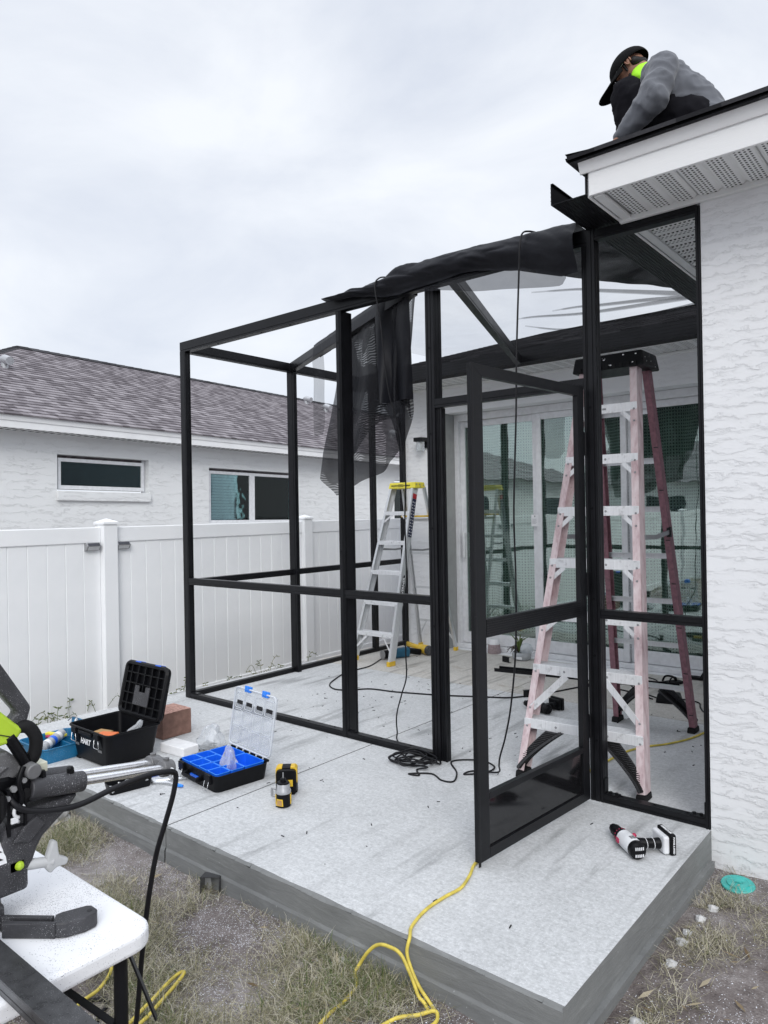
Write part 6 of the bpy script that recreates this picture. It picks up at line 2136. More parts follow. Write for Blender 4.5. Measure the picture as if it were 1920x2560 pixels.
ab = thing('aluminium_strip', 'long black aluminium channel strip lying across the patio', 'metal strip', (-2.45, 2.225, 0), rad(9.5))
mb = MB().box(0, 1.55, -0.025, 0.025, 0, 0.003); mb.box(0.0, 1.55, -0.025, -0.022, 0.003, 0.032); mb.box(0.03, 1.55, 0.022, 0.025, 0.003, 0.045); mb.build('channel', M['black_metal'], ab)
for c, rz, lab in (((-2.56, 2.60, 0.0), rad(-15), 'black metal bracket standing on the patio near the potted plant'),
                   ((-1.765, 1.585, 0.0), rad(50), 'black metal bracket standing by the extension cord at the old slab edge')):
    t = thing('bracket', lab, 'bracket', c, rz)
    mb = MB().box(-0.045, 0.045, -0.0015, 0.0015, 0, 0.055); mb.box(-0.045, 0.045, 0.0016, 0.03, 0, 0.003); mb.box(-0.045, 0.045, 0.0016, 0.02, 0.052, 0.055); mb.build('plate', M['black_metal'], t)

# --- wall lamp, door sticker
wl_ = thing('wall_lamp', 'black topped wall lamp with clear glass on the white stucco', 'lamp', (-3.655, 2.85, 2.16))
mb = MB().box(-0.045, 0.045, -0.02, -0.001, -0.03, 0.075); mb.build('back_plate', M['black_metal'], wl_, bevel=0.003)
mb = MB().box(-0.052, 0.052, -0.135, -0.021, 0.035, 0.078); mb.build('cap', M['black_metal'], wl_, bevel=0.004)
mb = MB().lathe([(0.044, 0.034), (0.044, -0.06), (0.040, -0.064), (0.040, 0.034)], (0, -0.078, 0), 18, cap=False); mb.build('glass_shade', M['frost'], wl_, smooth=0.7)
mb = MB().lathe([(0.012, 0.034), (0.02, 0.0), (0.012, -0.02)], (0, -0.078, 0), 10); mb.build('bulb', M['white_plastic'], wl_, smooth=0.7)
mb = MB().box(-2.49, -2.415, 3.0255, 3.0275, 1.285, 1.40)
st = tag(mb.build('paper_notice', M['print_white']), 'small white paper notice stuck on the sliding door glass', 'notice')
mb = MB()
mb.box(-2.458, -2.447, 3.0245, 3.0252, 1.375, 1.39)
for k in range(6):
    mb.box(-2.48, -2.43 - 0.01 * (k % 2), 3.0245, 3.0252, 1.355 - k * 0.009, 1.3575 - k * 0.009)
mb.build('notice_print', M['gun_metal'], st)

# --- yard oddments
oc_ = thing('tube_offcut', 'short black square tube offcut dusted with filings leaning on the slab edge', 'offcut', (-1.60, -1.535, -0.178), rad(38))
mb = MB()
mb.box(-0.042, 0.042, -0.002, 0.07, 0.0, 0.003); mb.box(-0.042, 0.042, -0.002, 0.07, 0.077, 0.080)
mb.box(-0.042, -0.039, -0.002, 0.07, 0.0031, 0.0769); mb.box(0.039, 0.042, -0.002, 0.07, 0.0031, 0.0769)
mb.xf(Matrix.Rotation(rad(-10), 4, 'X'))
mb.build('tube', M['bronze_tube'], oc_)
mb = MB()
mb.box(-0.0385, 0.0385, 0.0, 0.068, 0.0031, 0.005)
for k in range(3):
    mb.box(-0.03 + k * 0.025, -0.022 + k * 0.025, 0.0, 0.068, 0.0051, 0.008)
mb.box(-0.0385, 0.0385, 0.062, 0.066, 0.0085, 0.0765)
mb.xf(Matrix.Rotation(rad(-10), 4, 'X'))
mb.build('inner_face', M['alu'], oc_)
fr_ = thing('cleanout_cap', 'round teal plastic drain cap lying in the grass by the wall', 'drain cap', (0.134, -0.108, -0.162))
mb = MB().lathe([(0.066, 0), (0.067, 0.006), (0.064, 0.010), (0.044, 0.010), (0.042, 0.014), (0.020, 0.014), (0.018, 0.012)], (0, 0, 0), 32); mb.xf(Matrix.Rotation(rad(5), 4, 'X')); mb.build('cap', M['teal'], fr_, smooth=0.5)
mb = MB().tube([V(0.042 * math.cos(k * PI / 14), 0.042 * math.sin(k * PI / 14), 0.0135) for k in range(28)], 0.002, 5, True); mb.xf(Matrix.Rotation(rad(5), 4, 'X')); mb.build('ring', M['teal'], fr_, smooth=9)
mb = MB().box(-0.012, 0.012, -0.003, 0.003, 0.0142, 0.018); mb.xf(Matrix.Rotation(rad(5), 4, 'X')); mb.build('slot', M['teal'], fr_)
crumple('paper_bag', 'crumpled white sack on the ground against the slab edge behind the saw', (-2.86, -1.60, -0.18), 0.10, 0.13, 21, 'rock', 1.2)

# ------------------------------------------------------------------ cords
def cord(name, pts, r, m, label, cat='cord', n=7, dens=7, flat=1.0):
    mb = MB().tube(spline(pts, dens), r, n, flat=flat)
    return tag(mb.build(name, M[m], smooth=9), label, cat)
z0 = 0.006
cord('extension_cord', [(-3.62, 2.15, 0.03), (-3.62, 2.02, z0), (-3.50, 1.70, z0), (-3.497, 1.39, z0), (-3.39, 1.11, z0), (-3.284, 0.944, z0), (-3.14, 0.87, z0), (-3.025, 0.936, z0),
     (-2.92, 1.048, z0), (-2.71, 1.087, z0), (-2.52, 1.149, z0), (-2.31, 1.23, z0), (-2.056, 1.362, z0), (-1.87, 1.463, z0), (-1.759, 1.63, z0), (-1.667, 1.836, z0), (-1.60, 2.03, z0),
     (-1.52, 2.20, z0), (-1.40, 2.22, z0), (-1.15, 2.15, z0), (-0.98, 2.05, z0)], z0, 'cord_black', 'black extension cord curving across the patio floor from the blue saw')
mb = MB().cyl(V(-1.57, 2.10, 0.016), V(-1.47, 2.215, 0.016), 0.015, 0.013, 10)
tag(mb.build('cord_plug', M['rubber'], smooth=0.7), 'black plug in the extension cord on the patio', 'plug')
cord('charger_cord', [(-0.78, 2.08, 0.03), (-0.68, 2.15, z0), (-0.62, 2.0, z0), (-0.55, 1.9, z0), (-0.50, 2.0, 0.09), (-0.46, 2.12, 0.10), (-0.40, 2.2, z0), (-0.25, 2.3, z0)], 0.0055, 'cord_black', 'black looped cord beside the charger near the right wall')
cord('charger_cord', [(-1.15, 2.35, z0), (-1.08, 2.45, 0.05), (-1.22, 2.52, 0.05), (-1.28, 2.40, z0), (-1.1, 2.2, z0), (-0.96, 2.1, z0)], 0.0055, 'cord_black', 'black looped cord beside the flip flop on the patio')
cord('yellow_extension_cord', [(-0.25, 1.95, z0), (-0.35, 1.80, z0), (-0.42, 1.50, z0), (-0.47, 1.25, z0), (-0.55, 1.06, z0), (-0.63, 0.94, z0), (-0.69, 0.78, z0), (-0.715, 0.55, z0), (-0.73, 0.35, z0), (-0.72, 0.05, z0),
     (-0.70, -0.35, z0), (-0.675, -0.70, z0), (-0.664, -0.90, z0), (-0.627, -1.006, z0), (-0.601, -1.11, z0), (-0.612, -1.20, z0), (-0.616, -1.314, z0), (-0.593, -1.426, z0), (-0.555, -1.488, 0.008),
     (-0.553, -1.507, -0.03), (-0.532, -1.515, -0.07), (-0.495, -1.52, -0.115), (-0.45, -1.525, -0.146), (-0.424, -1.53, -0.163), (-0.432, -1.545, -0.165), (-0.458, -1.54, -0.146), (-0.486, -1.535, -0.136),
     (-0.517, -1.53, -0.09), (-0.561, -1.53, -0.032), (-0.611, -1.53, -0.024), (-0.662, -1.53, -0.036), (-0.705, -1.535, -0.076), (-0.735, -1.545, -0.125), (-0.735, -1.57, -0.143), (-0.693, -1.609, -0.146),
     (-0.669, -1.69, -0.146), (-0.666, -1.77, -0.146), (-0.64, -1.85, -0.146), (-0.56, -1.86, -0.146), (-0.506, -1.72, -0.146), (-0.483, -1.648, -0.144), (-0.441, -1.60, -0.144), (-0.415, -1.555, -0.144),
     (-0.392, -1.56, -0.144), (-0.378, -1.61, -0.144), (-0.42, -1.75, -0.144), (-0.60, -1.95, -0.144), (-0.85, -2.15, -0.144), (-1.06, -2.22, -0.144), (-1.113, -2.12, -0.140), (-1.165, -2.0, -0.138),
     (-1.198, -1.94, -0.138), (-1.21, -1.955, -0.138), (-1.19, -2.02, -0.138), (-1.15, -2.12, -0.138), (-1.12, -2.25, -0.143), (-1.2, -2.35, -0.143), (-1.33, -2.26, -0.143), (-1.355, -2.168, -0.140), (-1.412, -2.092, -0.138), (-1.49, -2.06, -0.137),
     (-1.54, -2.10, -0.138), (-1.50, -2.2, -0.143), (-1.45, -2.35, -0.143), (-1.6, -2.5, -0.143)], 0.0062, 'cord_yellow', 'yellow extension cord trailing off the slab and looping over the grass', dens=8)
# black vinyl spline: a coil on the slab, one strand up over the beam on each side
pts = [V(-1.80, 0.0, 2.875), V(-1.828, -0.06, 2.862), V(-1.84, -0.088, 2.80), V(-1.826, -0.06, 2.60), V(-1.822, 0.0, 2.2), V(-1.806, 0.08, 1.952), V(-1.80, 0.1, 1.72), V(-1.785, 0.11, 1.62), V(-1.805, 0.12, 1.40), V(-1.808, 0.13, 1.04),
       V(-1.832, 0.14, 0.61), V(-1.838, 0.15, 0.42), V(-1.885, 0.16, 0.30), V(-1.937, 0.17, 0.16), V(-1.92, 0.15, 0.06), V(-1.84, 0.08, 0.012)]
rs = random.Random(17)
for k in range(44):
    a = k * 1.15 + rs.uniform(-.3, .3)
    rx, ry = rs.uniform(0.07, 0.16), rs.uniform(0.06, 0.13)
    pts.append(V(-1.60 + 0.04 * math.sin(k * 0.9) + rx * math.cos(a), -0.095 + 0.035 * math.cos(k * 0.7) + ry * math.sin(a), 0.006 + 0.034 * rs.random() * (1 if k > 8 else 0.4)))
pts += [V(-1.50, -0.20, 0.006), V(-1.44, -0.26, 0.005), V(-1.50, -0.275, 0.005), V(-1.40, -0.20, 0.005), V(-1.30, -0.245, 0.005), V(-1.24, -0.22, 0.005), V(-1.30, -0.1, 0.005), V(-1.42, 0.03, 0.006), V(-1.30, 0.14, 0.006),
        V(-1.18, 0.10, 0.006), V(-1.17, 0.0, 0.006), V(-1.25, -0.10, 0.005), V(-1.24, -0.03, 0.006), V(-1.10, 0.0, 0.02), V(-1.06, -0.05, 0.08), V(-1.035, -0.08, 0.14), V(-0.993, -0.09, 0.26), V(-0.95, -0.1, 0.44), V(-0.918, -0.1, 0.73), V(-0.91, -0.1, 1.09),
        V(-0.914, -0.1, 1.45), V(-0.892, -0.1, 1.93), V(-0.882, -0.1, 2.26), V(-0.862, -0.1, 2.64), V(-0.85, -0.105, 2.80), V(-0.845, -0.085, 2.868), V(-0.83, -0.04, 2.888), V(-0.80, 0.0, 2.882)]
cord('spline_cord', pts, 0.0048, 'cord_black', 'tangled coil of black spline cord on the slab with strands running up over the beam', 'cord', 6, 7)
# little black cuttings scattered over the slab
mb = MB()
rs = random.Random(23)
for k in range(150):
    x, y = rs.uniform(-3.6, -0.2), rs.uniform(-1.3, 2.6)
    if rs.random() < 0.35:
        x, y = rs.uniform(-3.2, -1.8), rs.uniform(0.3, 1.5)
    a, L_ = rs.uniform(0, PI), rs.uniform(0.002, 0.012)
    M_ = Matrix.Translation(V(x, y, 0.0012)) @ Matrix.Rotation(a, 4, 'Z')
    mb.box(-L_, L_, -0.0012 - L_ * 0.08, 0.0012 + L_ * 0.08, 0, 0.0015 + rs.uniform(0, 0.002), M_)
tag(mb.build('debris', M['black_plastic'], kind='stuff'), 'small black cuttings scattered over the concrete', 'debris')
def self_screw(x, y, a):
    mb = MB(); d_ = V(math.cos(a), math.sin(a), 0)
    p = V(x, y, 0.005)
    mb.cyl(p, p + d_ * 0.022, 0.0024, 0.001, 6); mb.cyl(p - d_ * 0.004, p, 0.005, n=6)
    return mb
for x, y, a, l_ in ((-3.02, 0.62, 0.3, 'black screw lying on the slab near the left side rail'), (-2.35, -1.28, 1.0, 'black screw lying beside the locking pliers'),
                    (-2.62, 0.95, 1.2, 'black screw lying on the slab behind the second front post'), (-0.58, 1.37, -0.4, 'black screw lying near the rear foot of the pink ladder')):
    tag(self_screw(x, y, a).build('screw', M['black_plastic']), l_, 'screw')
# ------------------------------------------------------------------ folding table, mitre saw, tube across it
tz = 0.57
tab = thing('folding_table', 'white plastic folding table with black legs strewn with metal filings', 'table', (-1.33, -2.91, -0.165))
def tbm(mb, name, m, parent=None, **kw):
    return mb.build(name, M[m], parent or tab, world=True, **kw)
mb = MB().prism(rrect(-2.25, -0.42, -3.29, -2.53, 0.055, 6), XY, tz - 0.042, tz)
top = tbm(mb, 'tabletop', 'table', bevel=0.010, seg=3)
mb = MB().box(-2.15, -0.52, -3.20, -2.62, tz - 0.055, tz - 0.043); tbm(mb, 'underframe', 'black_metal', parent=top)
for x in (-0.455, -2.2):
    for y in (-2.60, -3.22):
        mb = MB().cyl(V(x, y, -0.175), V(x, y, tz - 0.05), 0.0145, n=14); lg = tbm(mb, 'leg', 'black_metal', smooth=0.8)
        mb = MB().cyl(V(x, y, -0.175), V(x, y, -0.15), 0.018, 0.0165, 12); tbm(mb, 'foot_cap', 'rubber', parent=lg, smooth=0.8)
    mb = MB().cyl(V(x, -2.60, 0.02), V(x, -3.22, 0.02), 0.010, n=10); tbm(mb, 'cross_bar', 'black_metal', smooth=0.8)
mb = MB(); bar(mb, V(-0.47, -2.575, tz - 0.05), V(-0.435, -2.53, 0.36), 0.016, 0.004); tbm(mb, 'leg_brace', 'black_metal')
mb = MB(); bar(mb, V(-0.455, -2.61, 0.38), V(-0.9, -2.75, tz - 0.05), 0.016, 0.004); tbm(mb, 'leg_brace', 'black_metal')

saw = thing('mitre_saw', 'dusty dark grey sliding mitre saw with lime green guard on the white table', 'mitre saw', (-0.76, -2.84, tz))
def sw(mb, name, m, parent=None, **kw):
    return mb.build(name, M[m], parent or saw, world=True, **kw)
# base, turntable, rear foot
mb = MB().prism([(-1.02, -2.98), (-0.66, -2.98), (-0.655, -2.80), (-0.66, -2.745), (-1.02, -2.745)], XY, tz, tz + 0.055); base = sw(mb, 'base', 'dark_grey', bevel=0.008)
mb = MB().cyl(V(-0.80, -2.875, tz + 0.056), V(-0.80, -2.875, tz + 0.085), 0.135, n=36); sw(mb, 'turntable', 'mid_grey', smooth=0.7, bevel=0.004)
mb = MB().cyl(V(-0.765, -2.80, tz + 0.02), V(-0.765, -2.80, tz + 0.125), 0.082, 0.078, 32); sw(mb, 'turntable_hub', 'mid_grey', smooth=0.7, bevel=0.006)
mb = MB().box(-1.05, -0.66, -2.925, -2.90, tz + 0.0855, tz + 0.150); sw(mb, 'fence', 'alu', bevel=0.004)
def arm_xy(poly, za, zb):
    return MB().prism(poly, XY, za, zb)
mb = arm_xy([(-0.668, -2.748), (-0.576, -2.680), (-0.570, -2.688), (-0.662, -2.757)], tz + 0.001, tz + 0.032); ft = sw(mb, 'rear_foot', 'dark_grey', bevel=0.002)
mb = arm_xy([(-0.640, -2.756), (-0.548, -2.688), (-0.541, -2.697), (-0.632, -2.766)], tz + 0.001, tz + 0.032); sw(mb, 'foot_web', 'dark_grey', parent=ft, bevel=0.002)
mb = arm_xy([(-0.661, -2.7565), (-0.5695, -2.6885), (-0.549, -2.689), (-0.6405, -2.757)], tz + 0.002, tz + 0.013); sw(mb, 'foot_web', 'dark_grey', parent=ft)
mb = arm_xy([(-0.5755, -2.679), (-0.574, -2.664), (-0.557, -2.619), (-0.549, -2.612), (-0.523, -2.612), (-0.515, -2.620), (-0.513, -2.645), (-0.526, -2.681), (-0.5405, -2.696), (-0.555, -2.693)], tz + 0.001, tz + 0.034); sw(mb, 'foot_pad', 'dark_grey', parent=ft, bevel=0.004)
hx_, hy_ = -0.531, -2.626
mb = MB().cyl(V(hx_, hy_, tz + 0.0338), V(hx_, hy_, tz + 0.0346), 0.0055, n=14); sw(mb, 'bolt_hole', 'print_black', parent=ft)
# bevel pivot, neck
mb = MB().cyl(V(-0.735, -2.825, 0.712), V(-0.735, -2.705, 0.700), 0.062, 0.055, 32); pv_ = sw(mb, 'bevel_pivot', 'dark_grey', smooth=0.7, bevel=0.006)
mb = MB().box(-0.79, -0.672, -2.80, -2.688, tz + 0.06, 0.712); sw(mb, 'pivot_block', 'dark_grey', bevel=0.012)
mb = MB()
for k in range(5):
    a = rad(-32 + k * 15)
    b = rad(-32 + (k + 1) * 15)
    p = lambda t, y: V(-0.735 + 0.0612 * math.cos(t), y, 0.7055 + 0.0612 * math.sin(t))
    mb.add([p(a, -2.765), p(a, -2.735), p(b, -2.735), p(b, -2.765)], [(0, 1, 2, 3)])
sc_ = sw(mb, 'bevel_scale', 'print_white', parent=pv_, smooth=9)
mb = MB()
for k in range(4):
    a = rad(-22 + k * 15)
    p = lambda t, y: V(-0.735 + 0.0619 * math.cos(t), y, 0.7055 + 0.0619 * math.sin(t))
    mb.add([p(a, -2.758), p(a, -2.742), p(a + 0.1, -2.75)], [(0, 1, 2)])
sw(mb, 'scale_print', 'print_black', parent=pv_)
mb = MB().ball(V(-0.672, -2.71, 0.690), 0.010, 8, 6); sw(mb, 'pointer', 'lime', parent=pv_)
neck = [(-2.568, 0.806), (-2.600, 0.775), (-2.632, 0.752), (-2.655, 0.735), (-2.668, 0.715), (-2.678, 0.690), (-2.690, 0.668), (-2.74, 0.668), (-2.742, 0.76), (-2.735, 0.788), (-2.715, 0.806)]
mb = MB().prism(neck, YZ, -0.775, -0.672); sw(mb, 'neck', 'dark_grey', bevel=0.012, seg=3)
mb = MB().prism([(-2.725, 0.745), (-2.70, 0.775), (-2.672, 0.79), (-2.655, 0.765), (-2.69, 0.735)], YZ, -0.6725, -0.664); sw(mb, 'neck_panel', 'dark_grey', bevel=0.004)
# rail housing, rails, end bracket, screws
for x in (-0.678, -0.738):
    mb = MB().cyl(V(x, -2.685, 0.848), V(x, -2.560, 0.829), 0.0235, n=22); hs = sw(mb, 'rail_housing', 'dark_grey', smooth=0.7, bevel=0.003)
    mb = MB().cyl(V(x, -2.559, 0.829), V(x, -2.345, 0.797), 0.0105, n=18); sw(mb, 'slide_rail', 'chrome', smooth=0.8)
    for y in ((-2.655, -2.590) if x > -0.7 else ()):
        zc = 0.848 - (y + 2.685) / 0.125 * 0.019 + 0.0225
        mb = MB().cyl(V(x, y, zc), V(x, y, zc + 0.012), 0.0085, n=6); mb.cyl(V(x, y, zc + 0.012), V(x, y, zc + 0.0155), 0.0085, 0.006, 6); sw(mb, 'set_screw', 'black_plastic', parent=hs)
mb = MB().box(-0.735, -0.681, -2.683, -2.562, 0.815, 0.847); sw(mb, 'housing_web', 'dark_grey', bevel=0.004)
mb = MB().cyl(V(-0.678, -2.352, 0.798), V(-0.678, -2.320, 0.793), 0.021, n=18); br = sw(mb, 'end_bracket', 'mid_grey', smooth=0.7, bevel=0.003)
mb = MB().cyl(V(-0.738, -2.352, 0.798), V(-0.738, -2.320, 0.793), 0.021, n=18); sw(mb, 'bracket_ring', 'mid_grey', parent=br, smooth=0.7, bevel=0.003)
mb = MB().box(-0.736, -0.680, -2.347, -2.326, 0.790, 0.817); sw(mb, 'bracket_web', 'mid_grey', parent=br, bevel=0.004)
for x in (-0.678, -0.738):
    mb = MB().cyl(V(x, -2.336, 0.816), V(x, -2.336, 0.822), 0.008, n=8); sw(mb, 'set_screw', 'mid_grey', parent=br)
mb = MB().tube([V(-0.655 + 0.011 * math.cos(t * PI / 8), -2.335, 0.785 + 0.013 * math.sin(t * PI / 8)) for t in range(13)], 0.004, 6); sw(mb, 'cord_clip', 'white_plastic', parent=br, smooth=9)
mb = MB().tube([V(-0.664, -2.712 + 0.011 * math.cos(t * PI / 8), 0.812 + 0.013 * math.sin(t * PI / 8)) for t in range(13)], 0.004, 6); sw(mb, 'cord_clip', 'white_plastic', smooth=9)
mb = MB().box(-0.667, -0.661, -2.730, -2.714, 0.788, 0.801); sw(mb, 'clip_tab', 'white_plastic', bevel=0.002)
# bevel lock lever with wings
mb = MB().cyl(V(-0.690, -2.705, 0.682), V(-0.672, -2.636, 0.672), 0.0125, 0.011, 14); lv = sw(mb, 'bevel_lever', 'lever_grey', smooth=0.8)
mb = MB().prism([(-2.652, 0.690), (-2.640, 0.722), (-2.628, 0.716), (-2.624, 0.682), (-2.602, 0.668), (-2.607, 0.655), (-2.632, 0.657), (-2.645, 0.648), (-2.655, 0.662)], YZ, -0.682, -0.664); sw(mb, 'lever_wing', 'lever_grey', parent=lv, bevel=0.005)
# head: motor, arm, guard, D handle
mb = MB().prism([(-2.90, 0.835), (-2.76, 0.822), (-2.705, 0.826), (-2.688, 0.842), (-2.690, 0.868), (-2.72, 0.885), (-2.90, 0.90)], YZ, -0.80, -0.690); sw(mb, 'motor', 'black_plastic', bevel=0.01)
mb = MB().cyl(V(-0.690, -2.785, 0.835), V(-0.655, -2.785, 0.835), 0.048, n=24); sw(mb, 'motor_cap', 'black_plastic', smooth=0.7, bevel=0.004)
for k in range(6):
    mb = MB().box(-0.6545, -0.6525, -2.82 + k * 0.013, -2.813 + k * 0.013, 0.81, 0.86); sw(mb, 'vent', 'rubber')
mb = MB().prism([(-2.92, 0.90), (-2.74, 0.862), (-2.705, 0.882), (-2.700, 0.905), (-2.735, 0.938), (-2.92, 0.96)], YZ, -0.76, -0.694); hd = sw(mb, 'head_casting', 'mid_grey', bevel=0.008)
mb = MB().prism([(-2.85, 0.915), (-2.76, 0.89), (-2.735, 0.905), (-2.85, 0.94)], YZ, -0.6945, -0.688); sw(mb, 'casting_rib', 'mid_grey', parent=hd, bevel=0.004)
mb = MB().cyl(V(-0.715, -2.696, 0.845), V(-0.672, -2.696, 0.845), 0.026, n=20); sw(mb, 'pivot_boss', 'black_plastic', smooth=0.7, bevel=0.003)
mb = MB().cyl(V(-0.672, -2.696, 0.845), V(-0.664, -2.696, 0.845), 0.012, n=8); sw(mb, 'pivot_bolt', 'rubber', smooth=0.7)
mb = MB().cyl(V(-0.715, -2.686, 0.893), V(-0.655, -2.681, 0.890), 0.017, n=18); sw(mb, 'lock_knob', 'mid_grey', smooth=0.7, bevel=0.003)
mb = MB().tube(spline([V(-0.69, -2.735, 0.972), V(-0.688, -2.716, 0.935), V(-0.688, -2.700, 0.902), V(-0.69, -2.695, 0.872)], 6), 0.0125, 10); sw(mb, 'spring_arm', 'black_plastic', smooth=9)
mb = MB().tube(spline([V(-0.70, -2.715, 0.985), V(-0.69, -2.693, 0.982), V(-0.686, -2.678, 0.955), V(-0.69, -2.680, 0.918), V(-0.70, -2.69, 0.90)], 6), 0.0145, 10); sw(mb, 'cord_guard', 'rubber', smooth=9)
guard = [(-3.00, 1.00), (-2.96, 1.085), (-2.89, 1.115), (-2.80, 1.078), (-2.752, 1.030), (-2.722, 0.998), (-2.704, 0.982), (-2.716, 0.966), (-2.732, 0.957), (-2.78, 0.953), (-2.84, 0.962), (-2.93, 0.962)]
mb = MB().prism(guard, YZ, -0.735, -0.682); gdn = sw(mb, 'blade_guard', 'lime', bevel=0.008, seg=3)
mb = MB(); bar(mb, V(-0.6812, -2.80, 1.0), V(-0.6812, -2.725, 0.968), 0.0016, 0.002); sw(mb, 'guard_seam', 'print_black', parent=gdn)
mb = MB().cyl(V(-0.722, -2.88, 0.93), V(-0.719, -2.88, 0.93), 0.125, n=48); sw(mb, 'blade', 'alu')
mb = MB().prism([(-2.86, 1.235), (-2.815, 1.245), (-2.730, 1.105), (-2.682, 1.024), (-2.694, 0.988), (-2.708, 0.978), (-2.735, 1.000), (-2.716, 1.018), (-2.752, 1.070)], YZ, -0.725, -0.692); sw(mb, 'handle', 'dark_grey', bevel=0.008, seg=3)
mb = MB().box(-0.735, -0.690, -2.690, -2.650, 0.872, 0.894); mb.box(-0.712, -0.702, -2.674, -2.662, 0.84, 0.873); sw(mb, 'depth_stop', 'cream', bevel=0.002)
for o in list(saw.children):
    if o.name.split('.')[0] in ('head_casting', 'spring_arm', 'cord_guard', 'blade_guard', 'blade', 'handle', 'depth_stop'):
        o.location.y += 0.014
# clutter round the pivot: bracket plates, link, bolts
for (y0, y1, z0, z1, x0, x1) in ((-2.735, -2.728, 0.76, 0.86, -0.70, -0.668), (-2.70, -2.694, 0.765, 0.845, -0.70, -0.666), (-2.735, -2.694, 0.775, 0.781, -0.70, -0.670), (-2.735, -2.694, 0.802, 0.807, -0.70, -0.670)):
    mb = MB().box(x0, x1, y0, y1, z0, z1); sw(mb, 'bracket_plate', 'black_plastic', bevel=0.001)
for y, z, r in ((-2.722, 0.862, 0.007), (-2.700, 0.875, 0.006), (-2.735, 0.845, 0.006), (-2.715, 0.79, 0.004)):
    mb = MB().cyl(V(-0.672, y, z), V(-0.662, y, z), r, n=6); sw(mb, 'bolt', 'gun_metal')
mb = MB().tube(spline([V(-0.668, -2.70, 0.905), V(-0.664, -2.712, 0.875), V(-0.664, -2.706, 0.84), V(-0.668, -2.712, 0.81)], 5), 0.006, 7); sw(mb, 'link_rod', 'black_plastic', smooth=9)
cord('saw_cord', [(-0.70, -2.72, 0.86), (-0.668, -2.725, 0.835), (-0.655, -2.70, 0.812), (-0.645, -2.64, 0.795), (-0.645, -2.58, 0.790), (-0.648, -2.50, 0.800), (-0.645, -2.42, 0.806), (-0.640, -2.37, 0.803), (-0.640, -2.335, 0.790),
     (-0.648, -2.335, 0.74), (-0.672, -2.345, 0.66), (-0.702, -2.355, 0.57), (-0.735, -2.36, 0.44), (-0.77, -2.36, 0.28), (-0.82, -2.35, 0.08), (-0.90, -2.33, -0.08), (-1.02, -2.31, -0.150), (-1.15, -2.36, -0.156),
     (-1.25, -2.22, -0.156), (-1.31, -2.17, -0.156), (-1.40, -2.26, -0.156), (-1.6, -2.36, -0.156), (-1.8, -2.6, -0.156)], 0.0068, 'cord_black', 'thick black power cord hanging from the saw rails to the grass', 'cord', 9)
tube_ = thing('square_tube', 'dark bronze flat aluminium tube lying across the table corner below the saw', 'metal tube', (-0.45, -2.8175, tz))
mb = MB()
for a in ((-0.0275, 0.0275, 0.0285, 0.031), (-0.0275, 0.0275, 0.0005, 0.003), (-0.0275, -0.025, 0.0031, 0.0284), (0.025, 0.0275, 0.0031, 0.0284)):
    mb.box(-0.17, 0.62, *a)
mb.build('tube', M['bronze_tube'], tube_, bevel=0.0006)
mb = MB().box(-0.169, 0.619, -0.0279, -0.0274, 0.012, 0.0135); mb.build('groove', M['print_black'], tube_)
# ------------------------------------------------------------------ the man on the roof
def blob(name, caps, m, parent, voxel=0.010, smooth=6, wr=0.0, ws=14.0, off=None, balls=()):
    """tapered limbs fused into one continuous skin"""
    mb = MB()
    for p0, r0, p1, r1 in caps:
        p0, p1 = Vector(p0), Vector(p1)
        if (p1 - p0).length > 1e-5:
            mb.cyl(p0, p1, r0, r1, 16)
        mb.ball(p0, r0 * 0.999, 16, 10)
        mb.ball(p1, r1 * 0.999, 16, 10)
    for c, r, sc in balls:
        mb.ball(c, r, 20, 14, sc)
    o = bpy.data.objects.new('tmp', mb.mesh('tmp'))
    COL.objects.link(o)
    a = o.modifiers.new('r', 'REMESH')
    a.mode = 'VOXEL'
    a.voxel_size = voxel
    b = o.modifiers.new('s', 'SMOOTH')
    b.factor = 0.5
    b.iterations = smooth
    me = bpy.data.meshes.new_from_object(o.evaluated_get(bpy.context.evaluated_depsgraph_get()))
    bpy.data.objects.remove(o)
    if wr:
        nn = [v.normal.copy() for v in me.vertices]
        for v, n_ in zip(me.vertices, nn):
            c = v.co
            q = V(c.x * ws, c.y * ws * 0.6, c.z * ws)
            h = 1 - 2 * abs(mnoise.noise(q)) + 0.5 * (1 - 2 * abs(mnoise.noise(q * 2.1 + V(3, 1, 7))))
            v.co = c + n_ * (wr * (h - 0.6))
    me.polygons.foreach_set('use_smooth', [True] * len(me.polygons))
    me.update()
    me.transform(Matrix.Translation(-Vector(root_loc(parent))))
    me.name = name
    return link(name, me, m, parent)

